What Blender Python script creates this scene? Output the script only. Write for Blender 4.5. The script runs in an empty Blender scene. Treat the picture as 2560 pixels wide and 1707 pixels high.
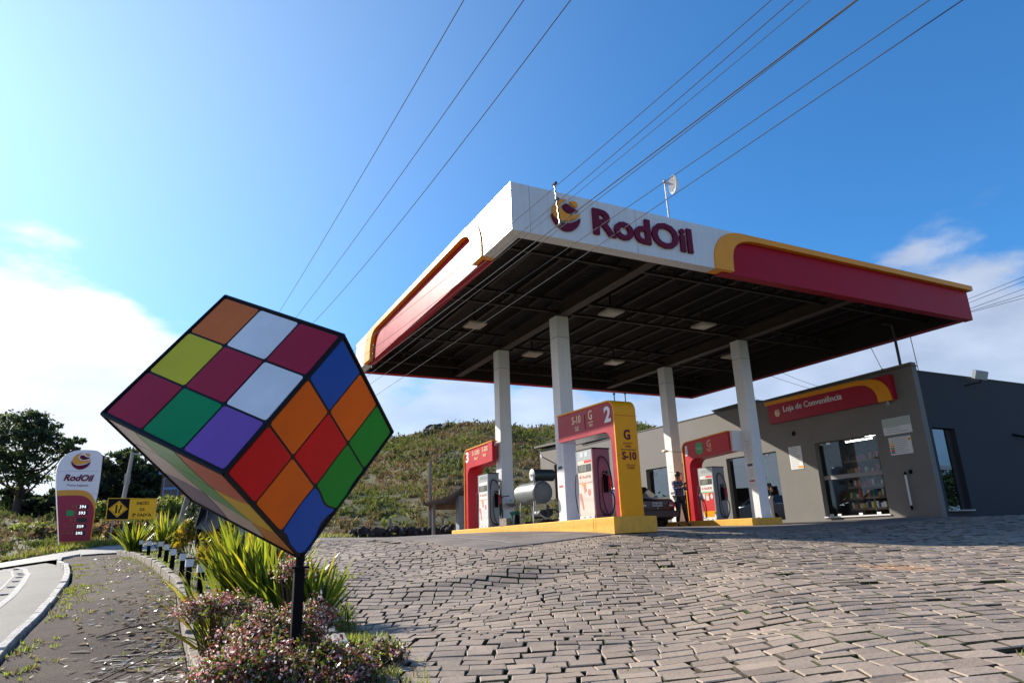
import bpy, math, random
import numpy as np
from mathutils import Vector, Matrix
random.seed(7); rng = np.random.default_rng(7)
D = bpy.data
scn = bpy.context.scene
COL = scn.collection
# ------------------------------------------------------------------ camera
CAM = np.array([-5.5219, -10.5888, 0.2897]); YAW, PIT, ROL, FPX = 0.4744, 0.2849, -0.0348, 1653.5
_d = np.array([math.sin(YAW)*math.cos(PIT), math.cos(YAW)*math.cos(PIT), math.sin(PIT)])
_rt = np.array([math.cos(YAW), -math.sin(YAW), 0.0]); _up = np.cross(_rt, _d)
RR = _rt*math.cos(ROL)+_up*math.sin(ROL); UU = -_rt*math.sin(ROL)+_up*math.cos(ROL)
cd = D.cameras.new('camera'); cam = D.objects.new('camera', cd); COL.objects.link(cam)
cd.sensor_width = 36; cd.lens = FPX/2560*36; cd.clip_end = 3000; cd.clip_start = 0.05
cam.matrix_world = Matrix(((RR[0], UU[0], -_d[0], CAM[0]), (RR[1], UU[1], -_d[1], CAM[1]), (RR[2], UU[2], -_d[2], CAM[2]), (0, 0, 0, 1)))
scn.camera = cam
def ray(x, y): return _d+RR*(x-1280)/FPX-UU*(y-853.5)/FPX
def at(x, y, d): return CAM+ray(x, y)*d
def onx(x, y, X): r = ray(x, y); return CAM+r*(X-CAM[0])/r[0]
def ony(x, y, Y): r = ray(x, y); return CAM+r*(Y-CAM[1])/r[1]
# ------------------------------------------------------------------ world: sky with clouds, sun
SUN = np.array([-1.0, 1.93, 1.16]); SUN /= np.linalg.norm(SUN)
EL = math.asin(SUN[2]); AZ = math.atan2(SUN[0], SUN[1])      # azimuth from +Y toward +X
w = D.worlds.new("World"); scn.world = w; w.use_nodes = True
nt = w.node_tree; nt.nodes.clear(); N = nt.nodes.new; L = nt.links.new
out = N('ShaderNodeOutputWorld'); bg = N('ShaderNodeBackground'); L(bg.outputs[0], out.inputs[0])
sky = N('ShaderNodeTexSky'); sky.sky_type = 'NISHITA'; sky.sun_disc = False
sky.sun_elevation = EL; sky.sun_rotation = AZ; sky.altitude = 700; sky.air_density = 1.0; sky.dust_density = 0.5; sky.ozone_density = 2.2
bg.inputs['Strength'].default_value = 0.092
def mth(op, a, b=None, c=None, clamp=False):
    n = N('ShaderNodeMath'); n.operation = op; n.use_clamp = clamp
    for i, v in enumerate((a, b, c)):
        if v is None: continue
        if isinstance(v, (int, float)): n.inputs[i].default_value = v
        else: L(v, n.inputs[i])
    return n.outputs[0]
def mrange(v, a, b, c, d):
    n = N('ShaderNodeMapRange'); n.interpolation_type = 'SMOOTHSTEP'
    L(v, n.inputs[0]); n.inputs[1].default_value = a; n.inputs[2].default_value = b; n.inputs[3].default_value = c; n.inputs[4].default_value = d
    return n.outputs[0]
tc = N('ShaderNodeTexCoord'); sp = N('ShaderNodeSeparateXYZ'); L(tc.outputs['Generated'], sp.inputs[0])
def dotv(v):
    n = N('ShaderNodeVectorMath'); n.operation = 'DOT_PRODUCT'; L(tc.outputs['Generated'], n.inputs[0]); n.inputs[1].default_value = v
    return n.outputs['Value']
zz = sp.outputs[2]
azn = mth('ARCTAN2', sp.outputs[0], sp.outputs[1])            # azimuth, 0 = +Y
mp = N('ShaderNodeMapping'); L(tc.outputs['Generated'], mp.inputs[0]); mp.inputs['Scale'].default_value = (1, 1, 2.3)
n1 = N('ShaderNodeTexNoise'); L(mp.outputs[0], n1.inputs['Vector']); n1.inputs['Scale'].default_value = 4.2; n1.inputs['Detail'].default_value = 9; n1.inputs['Roughness'].default_value = 0.53
# cloud top: high bank at the left, low patches in the middle, bank again at the right
left = mrange(azn, -0.22, 0.10, 1.0, 0.0)
right = mrange(azn, 0.86, 1.12, 0.0, 1.0)
top = mth('ADD', 0.245, mth('ADD', mth('MULTIPLY', left, 0.11), mth('MULTIPLY', right, 0.05)))
rel = mth('DIVIDE', mth('SUBTRACT', top, zz), 0.10)
dens = mth('ADD', mth('MULTIPLY', mth('SUBTRACT', n1.outputs[0], 0.5), 3.2), rel)
cov = mrange(dens, -0.12, 0.42, 0.0, 1.0)
thin = mth('MULTIPLY', cov, mth('ADD', 0.66, mth('MULTIPLY', left, 0.3)))
# glare of the low sun behind thin haze, falls off away from the sun
sd = dotv(tuple(SUN)); glow = mth('POWER', mth('MAXIMUM', sd, 0.0), 5.0)
n2 = N('ShaderNodeTexNoise'); L(mp.outputs[0], n2.inputs['Vector']); n2.inputs['Scale'].default_value = 7; n2.inputs['Detail'].default_value = 6
cb = mth('ADD', mth('ADD', 4.9, mth('MULTIPLY', mth('SUBTRACT', n2.outputs[0], 0.5), 6.0)), mth('MULTIPLY', glow, 4.0))
cc = N('ShaderNodeVectorMath'); cc.operation = 'SCALE'; cc.inputs[0].default_value = (1.0, 1.02, 1.09); L(cb, cc.inputs['Scale'])
gl = N('ShaderNodeVectorMath'); gl.operation = 'SCALE'; gl.inputs[0].default_value = (2.9, 2.8, 1.9); L(glow, gl.inputs['Scale'])
tint = N('ShaderNodeVectorMath'); tint.operation = 'MULTIPLY'; L(sky.outputs[0], tint.inputs[0]); tint.inputs[1].default_value = (0.42, 1.12, 1.80)
gm = N('ShaderNodeGamma'); gm.inputs[1].default_value = 0.80; L(sky.outputs[0], gm.inputs[0]); L(gm.outputs[0], tint.inputs[0])
ad = N('ShaderNodeVectorMath'); ad.operation = 'ADD'; L(tint.outputs[0], ad.inputs[0]); L(gl.outputs[0], ad.inputs[1])
mx = N('ShaderNodeMix'); mx.data_type = 'RGBA'; L(thin, mx.inputs[0]); L(ad.outputs[0], mx.inputs[6]); L(cc.outputs[0], mx.inputs[7])
L(mx.outputs[2], bg.inputs['Color'])
sl = D.lights.new('sun', 'SUN'); sl.energy = 5.0; sl.angle = math.radians(0.53); sl.color = (1.0, 0.91, 0.78)
so = D.objects.new('sun', sl); COL.objects.link(so); so.rotation_euler = Vector(SUN).to_track_quat('Z', 'Y').to_euler()
scn.view_settings.view_transform = 'Standard'; scn.view_settings.look = 'None'; scn.view_settings.exposure = 0.72; scn.view_settings.gamma = 1.0
scn.render.engine = 'CYCLES'; scn.cycles.max_bounces = 8; scn.cycles.transparent_max_bounces = 16

# ------------------------------------------------------------------ materials
MATS = {}
def M(name, base, rough=.6, metal=0., spec=.5, var=0., vs=6., bump=0., bs=30., streak=0., coat=0., dark=None, emit=0., stretch=(1, 1, 1)):
    """procedural material: base colour, noise variation, dirt streaks running down, fine bump"""
    if name in MATS: return MATS[name]
    m = D.materials.new(name); m.use_nodes = True; t = m.node_tree; b = t.nodes['Principled BSDF']
    b.inputs['Roughness'].default_value = rough; b.inputs['Metallic'].default_value = metal
    b.inputs['Specular IOR Level'].default_value = spec; b.inputs['Coat Weight'].default_value = coat
    c = (*base, 1); b.inputs['Base Color'].default_value = c
    tcn = t.nodes.new('ShaderNodeTexCoord')
    mpn = t.nodes.new('ShaderNodeMapping'); t.links.new(tcn.outputs['Object'], mpn.inputs[0]); mpn.inputs['Scale'].default_value = stretch
    cur = None
    if var:
        n = t.nodes.new('ShaderNodeTexNoise'); n.inputs['Scale'].default_value = vs; n.inputs['Detail'].default_value = 8; n.inputs['Roughness'].default_value = .62
        t.links.new(mpn.outputs[0], n.inputs['Vector'])
        r = t.nodes.new('ShaderNodeValToRGB'); r.color_ramp.elements[0].position = .3; r.color_ramp.elements[1].position = .7
        d = dark if dark else tuple(x*(1-var) for x in base)
        r.color_ramp.elements[0].color = (*d, 1); r.color_ramp.elements[1].color = (*[min(1, x*(1+var*.5)) for x in base], 1)
        t.links.new(n.outputs[0], r.inputs[0]); cur = r.outputs[0]
        rr = t.nodes.new('ShaderNodeMapRange'); t.links.new(n.outputs[0], rr.inputs[0]); rr.inputs[3].default_value = max(0.04, rough-.12); rr.inputs[4].default_value = min(1, rough+.12)
        t.links.new(rr.outputs[0], b.inputs['Roughness'])
    if streak:
        mp2 = t.nodes.new('ShaderNodeMapping'); t.links.new(tcn.outputs['Object'], mp2.inputs[0]); mp2.inputs['Scale'].default_value = (9, 9, .55)
        n = t.nodes.new('ShaderNodeTexNoise'); n.inputs['Scale'].default_value = 1.2; n.inputs['Detail'].default_value = 7; t.links.new(mp2.outputs[0], n.inputs['Vector'])
        r = t.nodes.new('ShaderNodeMapRange'); t.links.new(n.outputs[0], r.inputs[0]); r.inputs[1].default_value = .45; r.inputs[2].default_value = .78; r.inputs[3].default_value = 0; r.inputs[4].default_value = streak
        k = t.nodes.new('ShaderNodeMix'); k.data_type = 'RGBA'; t.links.new(r.outputs[0], k.inputs[0])
        if cur is not None: t.links.new(cur, k.inputs[6])
        else: k.inputs[6].default_value = c
        k.inputs[7].default_value = (base[0]*.35+.02, base[1]*.33+.018, base[2]*.3+.015, 1); cur = k.outputs[2]
    if cur is not None: t.links.new(cur, b.inputs['Base Color'])
    if bump:
        n = t.nodes.new('ShaderNodeTexNoise'); n.inputs['Scale'].default_value = bs; n.inputs['Detail'].default_value = 6; t.links.new(mpn.outputs[0], n.inputs['Vector'])
        u = t.nodes.new('ShaderNodeBump'); u.inputs['Strength'].default_value = bump; u.inputs['Distance'].default_value = .02
        t.links.new(n.outputs[0], u.inputs['Height']); t.links.new(u.outputs[0], b.inputs['Normal'])
    if emit: b.inputs['Emission Color'].default_value = c; b.inputs['Emission Strength'].default_value = emit
    MATS[name] = m; return m
def LEAF(name, col, trans=None, amt=.5, var=.35, rough=.45):
    """thin leaf: reflects and lets light through; per-leaf tone from the 'rnd' attribute"""
    if name in MATS: return MATS[name]
    m = D.materials.new(name); m.use_nodes = True; t = m.node_tree; t.nodes.clear()
    o = t.nodes.new('ShaderNodeOutputMaterial'); p = t.nodes.new('ShaderNodeBsdfPrincipled'); tr = t.nodes.new('ShaderNodeBsdfTranslucent'); mi = t.nodes.new('ShaderNodeMixShader')
    a = t.nodes.new('ShaderNodeAttribute'); a.attribute_name = 'rnd'
    r = t.nodes.new('ShaderNodeMapRange'); t.links.new(a.outputs['Fac'], r.inputs[0]); r.inputs[3].default_value = 1-var; r.inputs[4].default_value = 1+var
    for c, s in ((col, p.inputs['Base Color']), (trans or tuple(min(1, x*1.9) for x in col), tr.inputs['Color'])):
        v = t.nodes.new('ShaderNodeVectorMath'); v.operation = 'SCALE'; v.inputs[0].default_value = c; t.links.new(r.outputs[0], v.inputs['Scale']); t.links.new(v.outputs[0], s)
    p.inputs['Roughness'].default_value = rough; p.inputs['Specular IOR Level'].default_value = .4
    mi.inputs[0].default_value = amt; t.links.new(p.outputs[0], mi.inputs[1]); t.links.new(tr.outputs[0], mi.inputs[2]); t.links.new(mi.outputs[0], o.inputs[0])
    MATS[name] = m; return m
def GLASS(name, tint=(.55, .7, .72), refl=.35, gt=(.62, .72, .8)):
    m = D.materials.new(name); m.use_nodes = True; t = m.node_tree; t.nodes.clear()
    o = t.nodes.new('ShaderNodeOutputMaterial'); g = t.nodes.new('ShaderNodeBsdfGlossy'); tr = t.nodes.new('ShaderNodeBsdfTransparent'); mi = t.nodes.new('ShaderNodeMixShader')
    g.inputs['Roughness'].default_value = .02; g.inputs['Color'].default_value = (*gt, 1); tr.inputs['Color'].default_value = (*tint, 1)
    f = t.nodes.new('ShaderNodeLayerWeight'); f.inputs[0].default_value = .25
    r = t.nodes.new('ShaderNodeMapRange'); t.links.new(f.outputs['Fresnel'], r.inputs[0]); r.inputs[3].default_value = refl; r.inputs[4].default_value = .85
    t.links.new(r.outputs[0], mi.inputs[0]); t.links.new(tr.outputs[0], mi.inputs[1]); t.links.new(g.outputs[0], mi.inputs[2]); t.links.new(mi.outputs[0], o.inputs[0])
    return m
WHITE = M('white_panel', (.70, .72, .74), .32, var=.07, vs=1.5, streak=.22)
COLW = M('white_column_paint', (.78, .79, .80), .45, var=.05, vs=3, streak=.12)
MAROON = M('maroon_panel', (.38, .0, .018), .42, spec=.14, var=.12, vs=1.2, streak=.06)
MARL = M('maroon_lettering', (.14, .004, .03), .5, spec=.2)
RED = M('red_portal_panel', (.50, .008, .02), .4, spec=.3, var=.1, vs=2)
YEL = M('amber_trim', (.86, .33, .008), .4, spec=.3, var=.08, vs=2)
YELP = M('yellow_portal_panel', (.88, .36, .0), .45, spec=.25, var=.06, vs=2)
KERBY = M('yellow_kerb_paint', (.86, .42, .03), .7, var=.22, vs=5, bump=.35, bs=18, dark=(.62, .34, .06), streak=.1)
LGOLD = M('pale_gold_lettering', (.92, .70, .45), .5)
LWHITE = M('white_lettering', (.8, .82, .85), .5)
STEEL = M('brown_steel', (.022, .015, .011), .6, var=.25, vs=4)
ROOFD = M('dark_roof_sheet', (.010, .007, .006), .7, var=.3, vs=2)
GALV = M('galvanised_steel', (.5, .51, .52), .38, metal=.8, var=.12, vs=8)
GREYM = M('grey_metal', (.32, .33, .35), .5, var=.1)
BLACK = M('black_paint', (.004, .004, .005), .65, spec=.12)
RUBBER = M('black_rubber', (.015, .015, .016), .55)
GREYW = M('grey_render', (.215, .198, .175), .85, var=.16, vs=1.6, bump=.25, bs=60, streak=.25)
GREYD = M('shaded_side_render', (.032, .038, .05), .85, var=.12, vs=1.5, bump=.2, bs=60)  # shade of the side wall put into a darker, bluer render
GREYF = M('shop_front_render', (.195, .186, .173), .85, var=.12, vs=1.2, bump=.2, bs=60)
CONC = M('concrete', (.33, .315, .29), .8, var=.2, vs=1.3, bump=.15, bs=40)
CONCP = M('pale_concrete', (.45, .43, .40), .8, var=.2, vs=3, bump=.2, bs=30)
WOOD = M('weathered_wood', (.13, .10, .08), .85, var=.3, vs=8, stretch=(4, 4, .6))
GLS = GLASS('shop_glass', (.92, .95, .95), .05, (.30, .38, .46)); GLD = GLASS('dark_glass', (.25, .3, .32), .2)
BLK = M('dark_interior', (.03, .028, .027), .8)
SKIN = M('skin', (.38, .2, .13), .55)
PIPE = M('dark_pipe', (.03, .035, .04), .4)
# ------------------------------------------------------------------ mesh builder
def rotz(v, a): c, s = math.cos(a), math.sin(a); return np.array([v[0]*c-v[1]*s, v[0]*s+v[1]*c, v[2]])
class MB:
    def __init__(s): s.v = []; s.f = []; s.m = []; s.r = []
    def add(s, vs, fs, mi=0, r=None):
        o = len(s.v); s.v += [tuple(map(float, p)) for p in vs]
        r = random.random() if r is None else r
        for f in fs: s.f.append(tuple(i+o for i in f)); s.m.append(mi); s.r.append(r)
    def box(s, a, b, mi=0, ch=0.):
        x0, y0, z0 = a; x1, y1, z1 = b
        if x0 > x1: x0, x1 = x1, x0
        if y0 > y1: y0, y1 = y1, y0
        if z0 > z1: z0, z1 = z1, z0
        s.add([(x0, y0, z0), (x1, y0, z0), (x1, y1, z0), (x0, y1, z0), (x0, y0, z1), (x1, y0, z1), (x1, y1, z1), (x0, y1, z1)],
              [(3, 2, 1, 0), (4, 5, 6, 7), (0, 1, 5, 4), (1, 2, 6, 5), (2, 3, 7, 6), (3, 0, 4, 7)], mi)
    def obox(s, c, ex, ey, ez, mi=0):
        c, ex, ey, ez = map(np.asarray, (c, ex, ey, ez))
        P = [c+sx*ex+sy*ey+sz*ez for sz in (-1, 1) for sx, sy in ((-1, -1), (1, -1), (1, 1), (-1, 1))]
        s.add(P, [(3, 2, 1, 0), (4, 5, 6, 7), (0, 1, 5, 4), (1, 2, 6, 5), (2, 3, 7, 6), (3, 0, 4, 7)], mi)
    def tube(s, pts, r, n=8, mi=0, cap=True, sq=1.):
        pts = [np.asarray(p, float) for p in pts]; rs = r if hasattr(r, '__len__') else [r]*len(pts); V = []; prev = None
        for i, p in enumerate(pts):
            t = (pts[min(i+1, len(pts)-1)]-pts[max(i-1, 0)]); t /= np.linalg.norm(t)+1e-9
            if prev is None: a = np.cross(t, [0, 0, 1] if abs(t[2]) < .9 else [1, 0, 0])
            else: a = prev-t*(prev@t)
            a /= np.linalg.norm(a)+1e-9; prev = a; b = np.cross(t, a)
            V += [p+rs[i]*(math.cos(2*math.pi*k/n)*a+sq*math.sin(2*math.pi*k/n)*b) for k in range(n)]
        F = [(i*n+k, i*n+(k+1) % n, (i+1)*n+(k+1) % n, (i+1)*n+k) for i in range(len(pts)-1) for k in range(n)]
        if cap: F += [tuple(range(n-1, -1, -1)), tuple(range((len(pts)-1)*n, len(pts)*n))]
        s.add(V, F, mi)
    def prism(s, poly, O, ux, uy, un, th, mi=0, side=None):
        """polygon (list of 2D) mapped by O+ux*a+uy*b, extruded by th along un"""
        O, ux, uy, un = (np.asarray(q, float) for q in (O, ux, uy, un)); n = len(poly)
        A = [O+ux*a+uy*b for a, b in poly]; B = [p+un*th for p in A]
        s.add(B, [tuple(range(n))], mi); s.add(A, [tuple(range(n-1, -1, -1))], mi)
        s.add(A+B, [(i, (i+1) % n, n+(i+1) % n, n+i) for i in range(n)], mi if side is None else side)
    def build(s, name, mats, parent=None, smooth=False, label=None):
        me = D.meshes.new(name); off = np.zeros(3)
        if parent is not None:
            q = parent
            while q is not None: off = off+np.array(q.location); q = q.parent
        me.from_pydata([tuple(np.array(p)-off) for p in s.v] if parent is not None else s.v, [], s.f)
        for m in (mats if isinstance(mats, (list, tuple)) else [mats]): me.materials.append(m)
        me.polygons.foreach_set('material_index', s.m)
        at_ = me.attributes.new('rnd', 'FLOAT', 'FACE'); at_.data.foreach_set('value', s.r)
        if smooth is True: me.polygons.foreach_set('use_smooth', [True]*len(s.f))
        elif smooth: me.polygons.foreach_set('use_smooth', [True]*len(s.f)); me.set_sharp_from_angle(angle=math.radians(smooth))
        me.update(); o = D.objects.new(name, me); COL.objects.link(o)
        if parent is not None: o.parent = parent
        if label: o['label'] = label
        return o
def tag(o, label=None, cat=None, group=None, kind=None):
    for k, v in (('label', label), ('category', cat), ('group', group), ('kind', kind)):
        if v: o[k] = v
    return o
def E(name, loc, label=None, cat=None, group=None):
    o = D.objects.new(name, None); o.location = tuple(map(float, loc)); o.empty_display_size = .2; COL.objects.link(o); return tag(o, label, cat, group)
def copy_tree(o, parent=None):
    c = o.copy(); COL.objects.link(c)
    if parent is not None: c.parent = parent
    for ch in list(o.children): copy_tree(ch, c)
    return c
def arc(cx, cy, r, a0, a1, n=8, ry=None):
    return [(cx+r*math.cos(math.radians(a0+(a1-a0)*i/n)), cy+(ry or r)*math.sin(math.radians(a0+(a1-a0)*i/n))) for i in range(n+1)]
def text(s, O, ux, uy, un, w, h, mat, parent, name='lettering', th=.01, bold=0., shear=0., smooth=None):
    """raised letters fitted into the box w by h whose lower left corner is O"""
    if '\n' in s:
        t1, t2 = s.split('\n'); n1, n2 = len(t1), len(t2); nm = max(n1, n2)
        for tt, k in ((t2, 0), (t1, 1)):
            wd = w*len(tt)/nm; text(tt, np.asarray(O, float)+np.asarray(ux, float)*(w-wd)/2+np.asarray(uy, float)*h*.55*k, ux, uy, un, wd, h*.45, mat, parent, name, th, bold, shear)
        return None
    cu = D.curves.new('t', 'FONT'); cu.body = s; cu.extrude = .02; cu.offset = bold; cu.shear = shear; cu.space_line = .9; cu.align_x = 'CENTER' if '\n' in s else 'LEFT'; cu.resolution_u = 3
    ob = D.objects.new('t', cu); COL.objects.link(ob); dg = bpy.context.evaluated_depsgraph_get(); me0 = D.meshes.new_from_object(ob.evaluated_get(dg))
    V = np.array([v.co[:] for v in me0.vertices]); F = [tuple(p.vertices) for p in me0.polygons]
    D.objects.remove(ob); D.curves.remove(cu); D.meshes.remove(me0)
    mn, mxx = V.min(0), V.max(0); V = (V-mn)/np.maximum(mxx-mn, 1e-6)
    O, ux, uy, un = (np.asarray(q, float) for q in (O, ux, uy, un))
    P = O+np.outer(V[:, 0]*w, ux)+np.outer(V[:, 1]*h, uy)+np.outer(V[:, 2]*th, un)
    if np.dot(np.cross(ux, uy), un) < 0: F = [f[::-1] for f in F]
    b = MB(); b.add(P, F); return b.build(name, mat, parent)
def smooth_poly(P, it=2):
    for _ in range(it):
        Q = []
        for i in range(len(P)):
            a, b = P[i], P[(i+1) % len(P)]; Q += [(a[0]*.75+b[0]*.25, a[1]*.75+b[1]*.25), (a[0]*.25+b[0]*.75, a[1]*.25+b[1]*.75)]
        P = Q
    return P
LOGO = [(1, [(-1.02, .05), (-.91, -.37), (-.63, -.66), (-.13, -.88), (.37, -.78), (.8, -.44), (.98, .08), (.66, -.19), (.23, -.37), (-.27, -.46), (-.7, -.34)]),
        (0, [(.16, .9), (-.27, .86), (-.7, .6), (-.93, .2), (-.88, -.16), (-.56, -.32), (-.13, -.33), (.37, -.2), (.8, .02), (.99, .3), (.66, .15), (.23, .06), (-.2, .16), (-.4, .41), (-.3, .66), (-.06, .82)]),
        (1, [(-.24, .52), (-.06, .66), (.19, .65), (.44, .47), (.92, .41), (.54, .24), (.16, .17), (-.13, .29)]),
        (0, [(.2, .84), (.62, .9), (.81, .76), (.78, .6), (.58, .55), (.44, .68)])]
def logo(C0, ux, uy, un, rx, ry, mats, parent, th=.02, name='emblem'):
    b = MB(); C0, ux, uy, un = (np.asarray(q, float) for q in (C0, ux, uy, un))
    for mi, P in LOGO: b.prism(smooth_poly(P), C0, ux*rx, uy*ry, un, th, mi)
    return b.build(name, mats, parent)
X, Y, Z = np.eye(3)
# ------------------------------------------------------------------ terrain height
CT = [(2.7, 1.6, .25), (2.7, 10.4, .37), (15.3, 2.1, .38), (15.3, 9, .36), (15.3, 22, .45), (24, 2.1, .36), (24, -8, .0), (10, 5, .33), (10, -1, .08),
      (5.1, .2, .14), (5.1, -1.1, .05), (5.1, -5.4, -.18), (-.17, 1.5, .06), (.7, 1.85, .11), (-.17, 18, .38), (4, 25, .45), (5.1, -9.5, -.4)]
for _x, _y, _dd in [(742, 1640, 6.5), (467, 1468, 10), (350, 1387.6, 19.5), (187, 1361, 28), (1280, 1707, 4.5), (2560, 1707, 3.2), (1800, 1700, 3.8), (100, 1700, 6.0), (0, 1631, 6.8), (1250, 1505, 8.2), (0, 1430, 18), (60, 1392, 27), (160, 1411, 17), (144, 1394, 20), (289, 1381, 21.5), (850, 1607, 5.9), (788, 1476, 9.0), (-200, 1380, 34), (1000, 1420, 11.3)]:
    CT.append(tuple(at(_x, _y, _dd)))
CT = np.array(CT); _n = len(CT); _xy = CT[:, :2]
def _phi(r2): return np.where(r2 > 1e-12, .5*r2*np.log(r2+1e-12), 0)
_K = _phi(((_xy[:, None]-_xy[None])**2).sum(-1))+np.eye(_n)*.4; _P = np.c_[np.ones(_n), _xy]
_w = np.linalg.solve(np.block([[_K, _P], [_P.T, np.zeros((3, 3))]]), np.r_[CT[:, 2], 0, 0, 0])
def gz(x, y):
    x = np.asarray(x, float); y = np.asarray(y, float)
    r2 = (x[..., None]-_xy[:, 0])**2+(y[..., None]-_xy[:, 1])**2
    z = _phi(r2)@_w[:_n]+_w[_n]+_w[_n+1]*x+_w[_n+2]*y
    d = np.hypot(x-2, y+2); t = np.clip((d-36)/16, 0, 1); t = t*t*(3-2*t)
    return np.clip(z, -1.6, 1.0)*(1-t)+.75*t
def g(x, y): return float(gz(x, y))
KXY = np.array([(-14, -6.9), (-1.5, -6.93), (.24, -6.88), (1.74, -6.93), (4.1, -7.04), (6.6, -7.29), (10.6, -7.77), (13.6, -8.3), (14.6, -8.7)])
GLY = np.array([(-14, -5.16), (-4, -5.16), (-2.6, -5.18), (-1.35, -5.23), (1.17, -5.28), (3.14, -5.46), (6.1, -5.73), (11.5, -6.32), (14.8, -6.9)])
GRY = np.array([(-14, -5.0), (-9, -4.85), (-6, -4.4), (-4.2, -4.06), (-.74, -3.63), (1.8, -3.31), (5, -2.97), (7, -3.0), (12.3, -3.0), (15, -3.1)])
kx = lambda y: np.interp(y, KXY[:, 0], KXY[:, 1]); gl_ = lambda y: np.interp(y, GLY[:, 0], GLY[:, 1]); gr = lambda y: np.interp(y, GRY[:, 0], GRY[:, 1])
def sheet(name, x0, x1, ys, nx, off, mat, kind='structure', keep=None, noise=0., skirt=0.):
    """ground sheet following the terrain between two edges given as functions of y"""
    f0 = x0 if callable(x0) else (lambda y: x0); f1 = x1 if callable(x1) else (lambda y: x1)
    V = []; F = []
    for y in ys:
        a, b = float(f0(y)), float(f1(y))
        xs = np.linspace(a, b, nx+1); zs = gz(xs, np.full(nx+1, y))+off
        if noise: zs = zs+rng.normal(size=nx+1)*noise
        V += [(x_, y, z_) for x_, z_ in zip(xs, zs)]
    for j in range(len(ys)-1):
        for i in range(nx):
            if keep is not None:
                p = V[j*(nx+1)+i]
                if not keep(p[0]+.01, p[1]+.01): continue
            F.append((j*(nx+1)+i, j*(nx+1)+i+1, (j+1)*(nx+1)+i+1, (j+1)*(nx+1)+i))
    m = MB(); m.v = V; m.f = F; m.m = [0]*len(F); m.r = [.5]*len(F)
    if skirt:
        n0 = len(V); R = len(ys)
        loop = [j*(nx+1) for j in range(R)]+[(R-1)*(nx+1)+i for i in range(1, nx+1)]+[j*(nx+1)+nx for j in range(R-2, -1, -1)]+[i for i in range(nx-1, 0, -1)]
        for k in loop: m.v.append((V[k][0], V[k][1], V[k][2]-skirt))
        q = len(loop)
        for i in range(q): m.f.append((loop[i], loop[(i+1) % q], n0+(i+1) % q, n0+i)); m.m.append(0); m.r.append(.5)
    o = m.build(name, mat, None, smooth=40); tag(o, kind=kind); return o
def ground_mat(name, c1, c2, c3=None, s1=.6, s2=9., rough=.9, bump=.5, bs=40, patch=None, spec=.3):
    m = D.materials.new(name); m.use_nodes = True; t = m.node_tree; b = t.nodes['Principled BSDF']; b.inputs['Roughness'].default_value = rough; b.inputs['Specular IOR Level'].default_value = spec
    tcn = t.nodes.new('ShaderNodeTexCoord')
    def noise(s, det=8, ro=.6):
        n = t.nodes.new('ShaderNodeTexNoise'); n.inputs['Scale'].default_value = s; n.inputs['Detail'].default_value = det; n.inputs['Roughness'].default_value = ro; t.links.new(tcn.outputs['Object'], n.inputs['Vector']); return n.outputs[0]
    def mix(f, a, bb):
        k = t.nodes.new('ShaderNodeMix'); k.data_type = 'RGBA'; t.links.new(f, k.inputs[0])
        for s, v in ((6, a), (7, bb)):
            if isinstance(v, tuple): k.inputs[s].default_value = (*v, 1)
            else: t.links.new(v, k.inputs[s])
        return k.outputs[2]
    def mr(v, a, bb):
        n = t.nodes.new('ShaderNodeMapRange'); n.interpolation_type = 'SMOOTHSTEP'; t.links.new(v, n.inputs[0]); n.inputs[1].default_value = a; n.inputs[2].default_value = bb; return n.outputs[0]
    col = mix(mr(noise(s2), .35, .65), c1, c2)
    if c3: col = mix(mr(noise(s1), .45, .62), col, c3)
    col = mix(mr(noise(s2*9, 3, .7), .5, .75), col, tuple(x*.6 for x in c1))
    t.links.new(col, b.inputs['Base Color'])
    u = t.nodes.new('ShaderNodeBump'); u.inputs['Strength'].default_value = bump; u.inputs['Distance'].default_value = .03; t.links.new(noise(bs), u.inputs['Height']); t.links.new(u.outputs[0], b.inputs['Normal'])
    return m
GRASSG = ground_mat('grass_ground', (.09, .115, .025), (.15, .15, .05), (.17, .14, .07), s1=.5, s2=4, bump=.8, bs=25)
DIRT = ground_mat('mossy_joint_soil', (.035, .03, .022), (.07, .055, .035), (.05, .065, .02), s1=1.2, s2=12)
SOIL = ground_mat('garden_soil_grass', (.075, .10, .022), (.11, .13, .03), (.10, .08, .05), s1=1.6, s2=10, bump=.8)
ROADM = ground_mat('road_asphalt', (.075, .076, .077), (.095, .095, .094), (.115, .114, .11), s1=.35, s2=3, rough=.75, bump=.3, bs=120, spec=.4)
WALKM = ground_mat('footpath_asphalt', (.045, .031, .024), (.07, .05, .038), (.10, .07, .05), s1=1.1, s2=14, bump=.6, bs=70)
SLABM = ground_mat('forecourt_concrete', (.19, .165, .15), (.24, .21, .19), (.15, .13, .12), s1=.8, s2=2.5, rough=.8, bump=.12, bs=50)
# ================================================================== ground
far = MB()
gx = np.concatenate([-np.geomspace(400, 24, 12), np.linspace(-20, 30, 26), np.geomspace(34, 400, 12)]); gy = gx
GXX, GYY = np.meshgrid(gx, gx); GZZ = gz(GXX, GYY)-.22
nn = len(gx); far.v = [(a, b, c) for a, b, c in zip(GXX.ravel(), GYY.ravel(), GZZ.ravel())]
far.f = [(j*nn+i, j*nn+i+1, (j+1)*nn+i+1, (j+1)*nn+i) for j in range(nn-1) for i in range(nn-1)]; far.m = [0]*len(far.f); far.r = [.5]*len(far.f)
tag(far.build('ground', GRASSG, smooth=True), kind='structure')
ys = np.arange(-13, 14.7, .35)
sheet('road', -30, lambda y: kx(y)-.02, np.arange(-14, 21.5, .5), 24, -.11, ROADM)
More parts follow.
